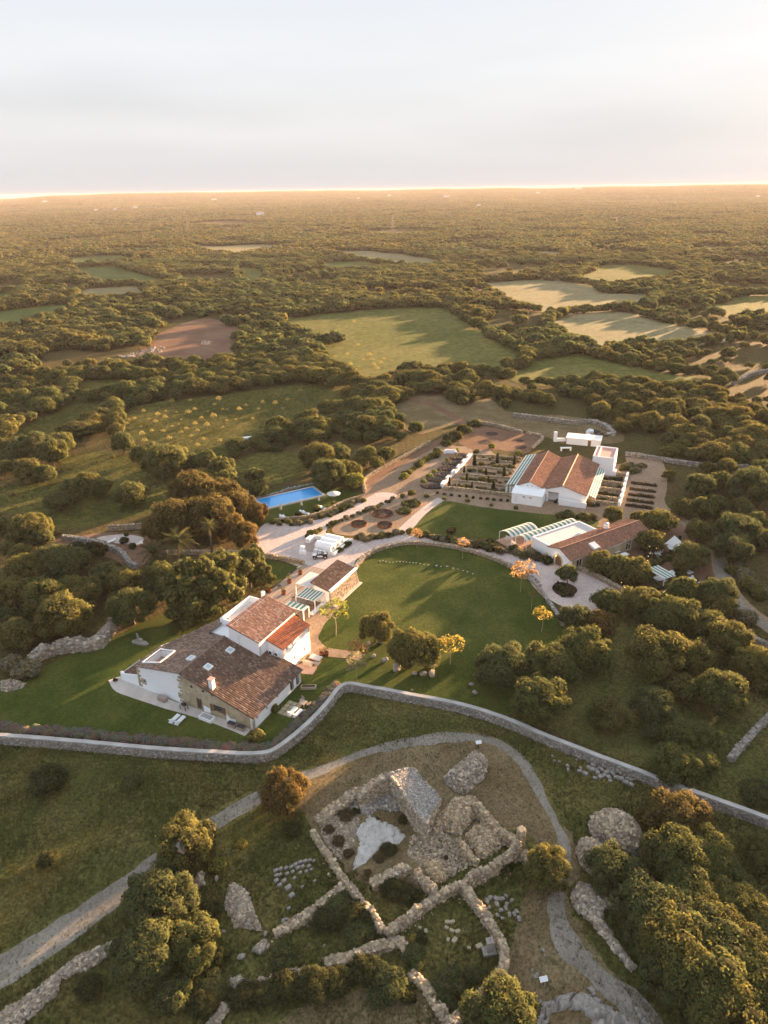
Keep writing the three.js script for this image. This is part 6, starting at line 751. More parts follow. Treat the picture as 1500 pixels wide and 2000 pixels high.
shrubs(along(Z2, [[1040, 465], [1120, 475], [1200, 490], [1300, 520], [1400, 540], [1500, 560]], 24, 40, 24).concat(along(ZB, [[420, 740], [520, 770], [640, 800], [760, 825], [830, 850]], 20, 44, 30)), 'mixed shrub in the bed between the drive and the rear lawn', 'shrubs below the rear lawn', [...MIX, LEAF.brown]); shrubs(zz(Z2, [[1275, 452, 52], [1490, 515, 50]]), 'rust red rounded bush in the bed below the rear lawn', 'red bushes', [LEAF.brown]);
shrubs(zz(ZG, [[150, 900, 90], [338, 930, 62], [545, 962, 52], [830, 985, 62], [1125, 1042, 46], [1425, 1075, 60], [35, 930, 70]]), 'small standard olive in the sandy strip beside the rear lawn', 'small olives by the rear lawn', [LEAF.olive[0], LEAF.olive[1]]);
shrubs(zz(ZP, [[860, 450, 100], [640, 540, 90], [1075, 400, 70], [330, 620, 90]]), 'rounded shrub on the pool lawn', 'shrubs on the pool lawn', [LEAF.olive[0], LEAF.dark, LEAF.olive[1]]); shrubs(zz(Z1, [[1180, 765, 80], [1060, 965, 110]]), 'leafy shrub at the foot of the farmhouse walls', 'shrubs at the farmhouse foot', [LEAF.olive[1]]); shrubs(zz(Z1, [[20, 555, 30]]), 'small shrub at the paving end of the lean-to', undefined, [LEAF.dark]);
{ const IZ = Z(960, 980, 4.6875); sheet('island_bed', M.darkSoil, .05, zz(IZ, [[555, 790], [600, 740], [700, 745], [780, 800], [760, 850], [660, 870], [590, 840]]), { rough: .15 }); shrubs(zz(IZ, [[640, 790, 90], [700, 820, 110], [590, 790, 60], [740, 800, 60], [660, 850, 60], [720, 850, 60]]), 'dark shrub in the island bed before the restaurant arch', 'shrubs in the island bed', [LEAF.dark]);
  const [x, z, r] = fromCrown(...IZ(695, 680), 36, 1.2); const o = tree('olive_tree', 'twin stemmed old olive in the island bed before the restaurant', 'tree', undefined, x, z, r * 1.1, MID[0], LEAF.olive[2], { trunk: TRUNK[1], sy: 1.1 }); o.children[1].position.y = .35; o.children[0].scale.y = 1.6; shrubs(along(IZ, [[350, 490], [420, 510], [530, 560]], 8, 50, 20), 'low shrub against the white restaurant front', 'shrubs at the restaurant front', [LEAF.dark, LEAF.sage]); shrubs(zz(IZ, [[690, 590, 50], [745, 610, 40]]), 'grey shrub by the restaurant door buttress', 'shrubs by the buttress', [LEAF.sage]);
  shrubs(along(IZ, [[600, 120], [690, 120], [800, 135], [930, 150]], 9, 60, 24), 'shrub in the strip behind the long arched pergola', 'shrubs behind the arched pergola', [LEAF.dark, LEAF.olive[0]]); }
shrubs(along(Z3, [[620, 690], [740, 700], [860, 720], [1040, 735]], 16, 46, 24), 'dark flowering shrub in the bed before the barn front', 'shrubs before the barn', [LEAF.dark, LEAF.brown]); shrubs(along(ZT, [[420, 250], [500, 330], [620, 310], [700, 260], [560, 350], [480, 480], [600, 540], [740, 460], [900, 540]], 34, 60, 60), 'leafy shrub between the restaurant garden tables', 'shrubs in the restaurant garden', [LEAF.dark, LEAF.olive[0], LEAF.olive[2], LEAF.brown]);
shrubs(along(ZT, [[1180, 380], [1260, 420], [1340, 520], [1420, 560], [1480, 640], [1300, 480]], 22, 90, 90).concat(zz(Z8, [[1395, 565, 85]])), 'pale dry shrub in the rough ground beyond the lane', 'dry shrubs beyond the lane', [LEAF.sage, LEAF.olive[1]]);
shrubs(along(Z3, [[1270, 360], [1340, 380], [1420, 400], [1470, 370], [1330, 330]], 16, 60, 60), 'dull shrub on the sandy plot behind the white block', 'shrubs on the sandy plot', [LEAF.olive[0], LEAF.sage]);
shrubs(zz(Z7, [[140, 1230, 120], [190, 1160, 60], [50, 1200, 90]]), 'pale grey bush at the lawn edge before the thicket wall', 'grey bushes at the thicket', [LEAF.sage]); shrubs(zz(Z7, [[650, 550, 45], [690, 580, 36], [660, 520, 26], [620, 690, 40]]), 'small shrub planted in the sunken garden', 'shrubs in the sunken garden', [LEAF.dark]);
{ // stone beds on the other side of the barn
  const O = P(...Z3(905, 715)), f = (u, v) => [O.x + u * .3891 - v * .9212, O.z - u * .9212 - v * .3891];
  for (const [i, [u, a, b]] of [[.8, -.2, -7.8], [4.1, -2, -7.6], [9.9, -2, -7.6], [14.5, -2, -7.6], [21.6, -4.6, -7.6]].entries()) stoneWall('bed_wall', ['stone wall of the raised beds facing the drive beside the barn', 'second stone wall of the raised beds beside the barn', 'middle stone wall of the raised beds beside the barn', 'fourth stone wall of the raised beds beside the barn', 'rear stone wall of the raised beds against the white block'][i], [f(u, a), f(u, (a + b) / 2), f(u, b)], { h: 1, t: .5, size: .3, seed: 120 + i, warm: .35 });
  const o = thing('stepped_wall', 'white stepped wall closing the raised beds beside the barn', 'garden wall'); for (let u = .5, k = 0; u < 23; u += 1.9, k++) { solid(k % 2 ? 'low_section' : 'pier', bar([f(u, -8), f(u + 1.9, -8)], .28, 0, k % 2 ? .8 : 1.35), M.white, o); }
  for (const u of [4.6, 9.4, 15]) { const [x, z] = f(u, -2), m = solid('white_post', box(-.3, .3, 0, 1.5, -.3, .3), M.white, scene); m.position.set(x, 0, z); m.rotation.y = -22.9 * D2R; tag(m, 'white masonry post at the edge of the barn awning', 'post', 'posts by the barn awning'); }
  for (const [i, u] of [1.5, 4.8, 8.6, 12.4, 16.6].entries()) { const p = [f(u, -9.3), f(u, -15.6), f(u + 1.6, -15.8), f(u + 1.6, -9.3)]; structure('planting_strip', sheetGeo(p, .05), M.darkSoil); const q = thing('low_planting', 'row of low dark plants in the strips beyond the stepped white wall', 'planting', [0, 0, 0], 0, 'plant rows beside the barn'), L = []; for (let v = -9.6; v > -15.5; v -= .55) for (const d of [.4, 1.1]) { const [x, z] = f(u + d + (Rg() - .5) * .3, v); L.push([mx(x, .04, z, 0, Rg() * 6, 0, .26 + .16 * Rg())]); } copies('plants', BUSH[1], LEAF.brown, L, q); }
  for (const u of [2.3, 7, 12, 18]) { const pl = [f(u - 1, -2.4), f(u - 1, -7.3), f(u + 1.4, -7.3), f(u + 1.4, -2.4)]; structure('raised_bed_soil', sheetGeo(pl, .055), M.darkSoil); for (let k = 0; k < 9; k++) { const [x, z] = f(u + (Rg() - .5) * 1.8, -2.8 - 4.2 * Rg()); tree('garden_shrub', 'dark plant in the raised beds beside the barn', 'shrub', 'plants in the raised beds', x, z, .35 + .25 * Rg(), BUSH[k % 3], LEAF.dark, { trunk: null, y: .05 }); } }
}
// lavender hedge inside the white capped wall
for (const [label, l] of [['grey purple lavender hedge along the inner side of the white capped wall', [[-60, 1416], [60, 1428], [200, 1440], [330, 1452], [430, 1462], [495, 1466], [530, 1462], [580, 1420], [630, 1372], [660, 1340]]]]) { const p = smooth(PX(l), false, .35), o = thing('lavender_hedge', label, 'hedge'), L = [], n = offsets(p); p.forEach(([x, z], i) => { for (let k = 0; k < 3; k++) { const w = (Rg() - .5) * 1.3; L.push([mx(x + n[i][0] * w, 0, z + n[i][1] * w, 0, Rg() * 6, 0, .42 + .2 * Rg()), RGB(.8 + .5 * Rg(), .8 + .4 * Rg(), .8 + .5 * Rg())]); } }); copies('foliage', BUSH[2], LEAF.lavender, L, o); }
// ---------------------------------------------------------------- sheds behind the barn and far houses
{ const p = P(1142, 866), o = thing('white_shed', 'low white shed with flat pale roof behind the barn', 'shed', [p.x, 0, p.z], -.35); block(o, 'walls', M.white, -5.2, 4.6, 0, 1.9, -2.4, 2.2); block(o, 'flat_roof', M.whitePaint, -5.4, 4.8, 1.9, 2.05, -2.6, 2.4); block(o, 'door', M.wood, 1, 1.9, 0, 1.7, 2.203, 2.24); const q = P(1085, 862), r = thing('white_gate_post', 'white gate post and low wall beside the sheds', 'gate post', [q.x, 0, q.z]); block(r, 'post', M.white, -.6, .3, 0, 3.0, -.4, .4); block(r, 'wall', M.white, .3, 3, 0, 1.0, -.25, .25); const s = P(1165, 848), t = thing('scrap_pile', 'heap of white and blue building scrap beyond the sheds', 'scrap pile', [s.x, 0, s.z]); const R = rng(4); for (let k = 0; k < 12; k++) { const g = box(-1, 1, 0, .3 + .5 * R(), -.5, .5); g.rotateY(R() * 3); g.translate((R() - .5) * 8, R() * .2, (R() - .5) * 5); solid('sheet', g, [M.whitePaint, M.metal, M.wood, M.charcoal][k % 4], t); } const u = P(1105, 880), v = thing('garden_table', 'white bench and table in the yard behind the barn roofs', 'table', [u.x, 0, u.z]); block(v, 'top', M.whitePaint, -1.6, 1.6, .8, .95, -.5, .5); block(v, 'leg', M.whitePaint, -1.5, -1.2, 0, .8, -.4, .4); block(v, 'leg', M.whitePaint, 1.2, 1.5, 0, .8, -.4, .4); }
for (const [px, py, wpx, hpx, label, red] of [[88, 396, 12, 6, 'far white house with red roof alone in the woods below the horizon', 1], [225, 413, 9, 5, 'small far cream house in the trees', 1], [264, 409, 14, 7, 'long pale far house beside the cream one'], [188, 414, 10, 4, 'low far pale shed in the trees'], [418, 392, 14, 5, 'far white farmhouse on the slope under the ridge'], [508, 421, 20, 5, 'far cluster house in white among dark trees'], [700, 390, 10, 4, 'far white cottage on the middle slope'], [760, 384, 10, 4, 'far white house under the middle ridge'], [872, 386, 16, 5, 'far white farm with long front on the ridge slope'], [935, 405, 10, 4, 'far white cottage in the woods below the ridge'], [1050, 379, 10, 4, 'far white house on the open ridge'], [1130, 370, 18, 6, 'far large house standing on the skyline'], [1480, 386, 9, 4, 'far white house in the sunlit haze']]) {
  let r = 900, q; const d = ray(px, py); for (let t = .6; t < 8; t *= 1.01) { const x = d[0] * t, z = d[2] * t, y = EYE + d[1] * t; q = [x, y, z]; if (y <= landHeight(x, z) + 1) break; } const R = Math.hypot(q[0], q[2]), w = wpx * .65 * R / F, h = Math.min(hpx * R / F, 10), o = thing('far_house', label, 'house', [q[0], Math.min(landHeight(q[0], q[2]) + (R > 1500 ? 4 : 0), 64 - h), q[2]], -Math.atan2(q[0], -q[2])); block(o, 'walls', M.white, -w / 2, w / 2, -8, h * .7, -w * .25, w * .25); const g = new THREE.CylinderGeometry(.01, .72, 1, 4, 1); g.rotateY(Math.PI / 4); g.scale(w * 1.06, h * .45, w * .54); g.translate(0, h * .7 + h * .225, 0); solid('roof', g, M.terrace, o); for (const k of [-.3, 0, .3]) block(o, 'window', M.glass, w * k - w * .05, w * k + w * .05, h * .25, h * .5, w * .25 + .01, w * .25 + .1);
}

for (const [px, py, label] of [[368, 457, 'faint lattice pylon standing in the woods above the pale far field'], [767, 452, 'faint lattice pylon rising from the middle of the far woods']]) { const p = P(px, py), o = thing('power_pylon', label, 'pylon', [p.x, 0, p.z], .4), H1 = 27, w = y => 2.2 * (1 - y / H1) + .35, L = []; for (const [a, b] of [[1, 1], [1, -1], [-1, 1], [-1, -1]]) L.push(rod([a * w(0), 0, b * w(0)], [a * w(H1), H1, b * w(H1)], .14, 4)); for (let y = 0; y < H1 - 3; y += 3) for (const s of [1, -1]) L.push(rod([s * w(y), y, w(y)], [-s * w(y + 3), y + 3, w(y + 3)], .08, 4), rod([w(y), y, s * w(y)], [w(y + 3), y + 3, -s * w(y + 3)], .08, 4)); solid('tower', clean(L), M.pylonSteel, o); for (const y of [19, 22.5, 26]) solid('cross_arm', rod([-4, y, 0], [4, y, 0], .16, 4), M.pylonSteel, o); }

// ---------------------------------------------------------------- trees
const spots = [];                                                        // crowns that keep the scattered woods at a distance
const plant = (l, name, label, cat, group, geos, mats, o = {}) => l.forEach(([cx, cy, w]) => {
  const [x, z, r] = fromCrown(cx, cy, w, o.up); spots.push([x, z, r]);
  const g = geos === 'olive' ? (w > 62 ? HI : MID) : geos; tree(name, label, cat, group, x, z, r * (o.k ?? 1.0), g[Math.floor(Rt() * g.length)], mats[Math.floor(Rt() * mats.length)], { sy: (o.sy ?? 1) * (0.92 + 0.16 * Rt()), trunk: TRUNK[Rt() < .5 ? 0 : 1] });
});
plant(zz(Z8, [[180, 810, 250], [440, 800, 230], [390, 970, 255], [590, 730, 240], [555, 580, 150], [715, 490, 135], [870, 500, 170], [945, 490, 150], [1025, 560, 220], [960, 740, 270], [1130, 770, 190], [1210, 620, 170], [1310, 680, 200], [1440, 790, 200], [1090, 910, 150], [1265, 950, 220], [720, 1040, 185], [930, 1000, 195], [1080, 1150, 150], [1180, 1170, 180], [1060, 1290, 210], [1180, 1280, 140], [1450, 1420, 130], [1490, 880, 120], [935, 1125, 90]]),
  'wild_olive_tree', 'rounded wild olive tree in the grove between the drive and the white capped wall', 'tree', 'wild olives in the grove', 'olive', LEAF.olive);
plant(zz(Z8, [[690, 595, 150]]), 'oak_tree', 'reddish brown round tree at the edge of the olive grove', 'tree', undefined, MID, LEAF.oak);
plant(zz(Z8, [[690, 300, 140], [770, 330, 150], [860, 345, 150], [1085, 445, 150], [1240, 450, 170], [1270, 510, 140], [1135, 265, 160], [1090, 300, 110], [930, 190, 130], [965, 95, 150], [870, 85, 80], [740, 65, 95], [1155, 150, 130], [1190, 170, 90]]),
  'wild_olive_tree', 'wild olive tree growing round the tables of the restaurant garden', 'tree', 'wild olives round the restaurant garden', 'olive', LEAF.olive);
plant(zz(Z8, [[1345, 150, 170], [1330, 230, 160], [1480, 190, 110], [1440, 105, 110], [1075, 30, 110], [1180, 30, 120], [1260, 20, 100], [1370, 20, 90], [1400, 60, 90]]).concat(zz(ZR, [[1235, 690, 110], [1320, 675, 80], [1440, 690, 150], [1390, 700, 90], [1265, 620, 55], [1480, 630, 90], [1340, 620, 70], [1120, 650, 50]])),
  'wild_olive_tree', 'wild olive tree on the far side of the lane past the restaurant garden', 'tree', 'wild olives beyond the lane', 'olive', LEAF.olive);
plant(zz(ZL, [[310, 270, 440], [715, 480, 630]]), 'wild_olive_tree', 'big rounded wild olive tree standing on the lawn among boulders', 'tree', 'pair of olives on the lawn', 'olive', LEAF.olive, { sy: 1.05, k: .86 });
plant(zz(Z7, [[380, 290, 140], [305, 345, 130], [680, 310, 160], [455, 240, 120], [530, 278, 110], [230, 205, 110], [140, 185, 130], [50, 120, 120], [20, 170, 90], [270, 105, 150], [180, 60, 170], [310, 45, 140], [90, 60, 110], [20, 60, 90]]),
  'wild_olive_tree', 'golden edged wild olive tree in the rough pasture beyond the sunken garden', 'tree', 'wild olives in the rough pasture', 'olive', LEAF.olive);
plant(zz(Z7, [[640, 50, 130], [740, 100, 120], [790, 85, 110], [860, 150, 200], [930, 110, 120], [1000, 150, 110], [1080, 145, 130], [1160, 175, 130], [1060, 225, 110], [1190, 255, 150], [1260, 280, 100]]),
  'wild_olive_tree', 'wild olive tree in the hedge line running down to the pool', 'tree', 'wild olives in the hedge above the pool', 'olive', LEAF.olive);
plant(zz(Z7, [[155, 490, 190], [95, 540, 120], [10, 480, 90], [45, 595, 90], [110, 640, 130], [150, 710, 190], [300, 690, 210], [390, 660, 150], [70, 840, 170], [230, 850, 200], [160, 790, 120], [430, 830, 200], [360, 800, 120], [560, 740, 160], [650, 770, 180], [330, 970, 230], [250, 1000, 130], [400, 950, 130], [90, 1030, 180], [30, 960, 110], [690, 910, 210], [620, 860, 110], [850, 740, 170], [870, 820, 150], [780, 790, 120], [210, 540, 120]]),
  'wild_olive_tree', 'wild olive tree in the dense thicket beside the farmhouse lawn', 'tree', 'wild olives in the thicket', 'olive', LEAF.olive);
plant(zz(Z7, [[400, 597, 85], [510, 603, 100], [470, 590, 60]]), 'clipped_shrub', 'dark round clipped shrub beside the sunken garden wall', 'shrub', 'dark round shrubs', MID, [LEAF.dark]);
plant(zz(Z7, [[1000, 290, 220], [1150, 320, 220], [1240, 370, 180], [920, 460, 220], [820, 500, 150], [1120, 440, 230], [1060, 480, 160], [1270, 520, 150], [1350, 410, 100], [1200, 480, 150], [940, 350, 130]]),
  'oak_tree', 'tall russet brown evergreen oak behind the palms and the gravel yard', 'tree', 'russet oaks by the yard', HI, LEAF.oak, { sy: 1.2, up: 1 });
plant(zz(Z2, [[520, 40, 190], [570, 130, 200], [640, 110, 130], [700, 110, 130], [640, 20, 150], [800, 30, 120], [850, 70, 90], [910, 20, 100], [750, 70, 90]]),
  'wild_olive_tree', 'wild olive tree in the clump between the pool and the farm track', 'tree', 'wild olives behind the pool', 'olive', LEAF.olive);
plant(zz(Z2, [[190, 215, 120], [165, 145, 110], [100, 200, 80]]), 'wild_olive_tree', 'dark rounded olive tree at the end of the pool', 'tree', 'olives at the pool end', 'olive', LEAF.olive);
plant(zz(Z2, [[725, 168, 115]]), 'lime_tree', 'bright yellow green leafy tree by the pool lawn gate', 'tree', undefined, MID, [LEAF.lime]);
// pines beside the house
plant(zz(Z7, [[1060, 800, 360], [1160, 740, 260], [990, 900, 220]]), 'pine_tree', 'broad stone pine towering over the farmhouse roof terrace', 'tree', 'pines beside the farmhouse', PINE, LEAF.pine, { sy: 1.12, up: 1 });
plant(zz(Z7, [[1300, 700, 210], [1370, 740, 130]]), 'pine_tree', 'pine tree beside the plank deck', 'tree', 'pines beside the deck', PINE, LEAF.pine, { sy: 1.15, up: 1 });
// round the ruin
plant([[555, 1555, 82]], 'oak_tree', 'orange lit bushy tree between the gravel track and the ruin', 'tree', undefined, HI, [LEAF.oak[0]], { sy: 1.15 });
plant([[360, 1652, 104]], 'wild_olive_tree', 'sunlit olive tree overhanging the straight gravel track', 'tree', undefined, HI, [LEAF.olive[1]]);
plant(zz(Z6, [[820, 800, 300], [900, 850, 170], [745, 1110, 290], [1000, 1040, 230], [1050, 1120, 130]]), 'wild_olive_tree', 'dull green olive tree in the shaded clump below the gravel track', 'tree', 'shaded olives below the track', HI, [LEAF.olive[2], LEAF.olive[0]], { sy: .9 });
plant([[1074, 1700, 76]], 'wild_olive_tree', 'small golden olive tree at the end of the ruined wall', 'tree', undefined, HI, [LEAF.olive[1]]);
plant(zz(Z5, [[685, 690, 240]]), 'wild_olive_tree', 'dark olive tree half hiding the two stone huts', 'tree', undefined, HI, [LEAF.olive[2]]);
plant(zz(Z5, [[1020, 380, 300], [1100, 460, 220], [850, 390, 130], [930, 420, 150]]), 'oak_tree', 'russet lit oak tree beside the long white capped wall', 'tree', 'russet oaks by the long wall', HI, LEAF.oak, { sy: .95, k: .85 });
plant(zz(Z5, [[990, 600, 250], [1180, 600, 240], [1130, 680, 200], [1260, 700, 180], [900, 650, 150], [1060, 760, 240], [880, 900, 290], [1010, 900, 260], [1180, 920, 260], [1000, 1080, 330], [1200, 1080, 300], [850, 1050, 170], [1120, 1260, 340], [1290, 1250, 260], [1370, 1100, 220], [950, 1250, 220], [1330, 870, 200], [1440, 980, 200], [1440, 1250, 260], [1240, 1420, 300], [1430, 1430, 240], [1350, 760, 120]]),
  'wild_olive_tree', 'wild olive tree in the dense thicket behind the two stone huts', 'tree', 'wild olives in the thicket by the huts', HI, LEAF.olive);
plant(zz(Z5, [[1450, 560, 120], [1480, 650, 110], [1450, 260, 130]]), 'wild_olive_tree', 'olive tree close under the long white capped wall', 'tree', 'olives under the long wall', HI, LEAF.olive);
plant([[975, 1985, 110]], 'wild_olive_tree', 'olive tree beside the rock outcrop and the round stone enclosure', 'tree', undefined, HI, [LEAF.olive[0]]);
plant(zz(Z4, [[330, 1010, 120], [880, 1000, 110], [1020, 1110, 130], [1130, 1080, 90], [560, 790, 130], [640, 830, 150], [500, 850, 120], [790, 720, 110], [850, 740, 90], [460, 1120, 160], [330, 1130, 130], [560, 1100, 140], [680, 1060, 150], [780, 1110, 160], [250, 1160, 120], [160, 1170, 110], [50, 1010, 110], [30, 1120, 120], [640, 900, 120], [740, 940, 60], [1000, 1190, 90], [850, 1170, 70], [720, 1170, 80], [10, 820, 110], [1260, 620, 80], [370, 470, 90], [900, 930, 60]]),
  'scrub_bush', 'low dark scrub bush growing among the ruined walls', 'bush', 'scrub among the ruins', MID, [LEAF.dark, LEAF.olive[2], LEAF.dark], { sy: 0.55, up: .4, k: .9 });
plant(zz(Z6, [[255, 205, 180], [700, 205, 100], [470, 1290, 120], [250, 620, 90], [1070, 1370, 130], [900, 1330, 160]]), 'scrub_bush', 'dull low bush standing alone in the rough grass field', 'bush', 'bushes in the rough field', MID, [LEAF.dark, LEAF.olive[2]], { sy: .7, up: .45 });
plant(zz(Z4, [[600, 570, 60], [560, 520, 70], [520, 470, 60], [770, 555, 80], [730, 590, 60], [590, 410, 80], [640, 390, 50], [720, 430, 30], [880, 440, 40], [830, 430, 60], [1010, 590, 30], [680, 650, 40]]), 'dry_bush', 'low brown dry bush on the floor inside the ruin', 'bush', 'dry bushes inside the ruin', MID, [LEAF.brown, LEAF.dark], { sy: .4, up: .25, k: .8 });
plant(zz(Z4, [[875, 930, 36], [1000, 1085, 60], [155, 530, 40], [180, 1165, 26], [45, 620, 50]]).concat([[425, 1690, 30]]), 'gorse_bush', 'small yellow green sunlit bush among the ruins', 'bush', 'yellow bushes among the ruins', BUSH, [LEAF.lime, LEAF.gold], { up: .5 });
// young trees on the lawn: slender stem, open crown
function young(px, py, stem, w, leaf, label, k = 0) {
  const b = P(px, py), d = Math.hypot(b.x, EYE, b.z), hgt = stem * d / F / 0.80, r = w / 2 * d / F, o = thing('young_tree', label, 'young tree', [b.x, 0, b.z], Rt() * 6);
  const t = solid('trunk', STEM[k], M.paleBark, o); t.scale.set(hgt * .8, hgt, hgt * .8); const c = solid('crown', LOOSE[k], leaf, o); c.position.y = hgt + r * .55; c.scale.set(r * 1.1, r * 1.05, r * 1.1);
}
young(656, 1241, 30, 54, LEAF.lime, 'young fig tree with pale green leaves beside the annex path'); young(879, 1298, 24, 48, LEAF.gold, 'young tree with thin yellow crown beside the big olive on the lawn', 1);
young(697, 1333, 26, 44, LEAF.sage, 'young tree with sparse grey leaves close to the white capped wall'); young(700, 1290, 12, 40, LEAF.autumn, 'small orange leaved tree at the end of the footpath', 1);
young(1016, 1156, 22, 48, LEAF.autumn, 'young tree with coral red autumn leaves near the restaurant arch'); young(903, 1091, 20, 26, LEAF.autumn, 'young tree with orange leaves where the retaining wall curves'); young(814, 1070, 18, 24, LEAF.autumn, 'young tree with orange leaves at the head of the round lawn', 1);
young(1057, 1234, 22, 34, LEAF.gold, 'young golden tree at the grove edge of the round lawn', 1); young(1038, 1190, 20, 12, LEAF.brown, 'bare twiggy sapling on the round lawn');
// palms
const frond = (() => {                                                   // a feather leaf arching out along +x
  const gs = [], pos = [], add = (...v) => pos.push(...v);
  for (let i = 0; i < 16; i++) { const t = (i + .5) / 16, x = t, y = .34 * t - .62 * t * t, l = .26 * Math.sin(Math.PI * (.15 + .8 * t)); for (const s of [-1, 1]) add(x - .02, y, 0, x + .03, y, 0, x + .07, y - .10, s * l); }
  for (let i = 0; i < 8; i++) { const a = i / 8, b = (i + 1) / 8, f = t => .34 * t - .62 * t * t; add(a, f(a), -.012, b, f(b), -.008, a, f(a), .012); add(a, f(a), .012, b, f(b), -.008, b, f(b), .008); }
  const g = new THREE.BufferGeometry(); g.setAttribute('position', new THREE.Float32BufferAttribute(pos, 3)); g.setAttribute('uv', new THREE.Float32BufferAttribute(new Float32Array(pos.length / 3 * 2), 2)); g.setAttribute('color', new THREE.Float32BufferAttribute(new Float32Array(pos.length).fill(1), 3)); g.computeVertexNormals(); return g;
})();
function palm(px, py, hgt, r, n, label) {
  const b = P(px, py), o = thing('palm_tree', label, 'palm tree', [b.x, 0, b.z]), prof = []; for (let i = 0; i <= 14; i++) prof.push(new THREE.Vector2(.24 - .06 * i / 14 + (i % 2) * .03 + (i === 0 ? .12 : 0), hgt * i / 14)); prof.push(new THREE.Vector2(0, hgt));
  solid('trunk', new THREE.LatheGeometry(prof, 9), M.bark, o);
  for (let i = 0; i < n; i++) { const f = solid('frond', frond, LEAF.palm, o), u = i / n; f.position.set(0, hgt - .1, 0); f.rotation.set(0, i * 2.4, 1.15 - 1.75 * u, 'YXZ'); f.scale.setScalar(r * (.85 + .3 * Rt())); }
}
palm(355, 1110, 6.2, 3.6, 34, 'full crowned date palm before the russet oaks'); palm(416, 1090, 7.6, 1.9, 24, 'slender fan palm with small crown rising above the terrace wall'); palm(303, 1106, 3.4, 3.0, 28, 'short leaning date palm beside the sunken garden wall'); palm(351, 1228, 1.5, 2.6, 26, 'low palm at the lawn edge under the pines');
// saplings in the orchard field
{
  const R = rng(77), pts = zz(Z0, [[555, 412], [610, 428], [640, 408], [665, 378], [682, 412], [728, 422], [752, 405], [778, 438], [803, 410], [828, 386], [825, 437], [860, 404], [877, 402], [876, 446], [925, 408], [950, 390], [997, 402], [1014, 380], [1060, 384], [755, 463], [763, 487], [738, 507], [690, 458], [665, 468], [632, 490], [587, 487], [545, 470], [550, 505], [500, 445], [492, 458], [475, 425], [520, 440], [600, 455], [640, 440], [700, 497], [786, 520], [763, 547], [850, 525], [860, 470], [910, 440], [975, 440], [1090, 400], [1110, 370], [735, 370], [560, 530], [655, 520], [1160, 335], [845, 370], [700, 440], [575, 440], [720, 480], [800, 470]]);
  for (const [x, y] of pts) { const p = P(x, y); tree('orchard_sapling', 'small golden sapling in the orchard field', 'sapling', 'saplings in the orchard field', p.x, p.z, .45 + .75 * R(), LOOSE[Math.floor(R() * 2)], LEAF.sapling, { trunk: STEM[0], bark: M.paleBark, sy: 1.1 }).children[1].position.y = 1.1; }
  const q = zz(Z0, [[1290, 200], [1340, 195], [1400, 215], [1435, 215], [1440, 240], [1470, 230], [1350, 235], [1380, 160], [1365, 65], [1455, 250], [1390, 250], [1320, 240], [1480, 210], [1425, 200]]).concat([[790, 722], [820, 715], [850, 730], [770, 735]]);
  for (const [x, y] of q) { const p = P(x, y); tree('field_sapling', 'small pale sapling in the large green field', 'sapling', 'saplings in the large field', p.x, p.z, .9 + .6 * R(), LOOSE[Math.floor(R() * 2)], LEAF.sapling, { trunk: STEM[0], bark: M.paleBark, sy: 1.1 }).children[1].position.y = 1.1; }
}
plant(zz(Z7, [[590, 110, 26], [150, 235, 44], [55, 300, 40], [10, 265, 30], [295, 500, 40], [365, 170, 24]]), 'field_sapling', 'small golden bush in the rough pasture', 'sapling', 'golden bushes in the rough pasture', BUSH, [LEAF.sapling]);

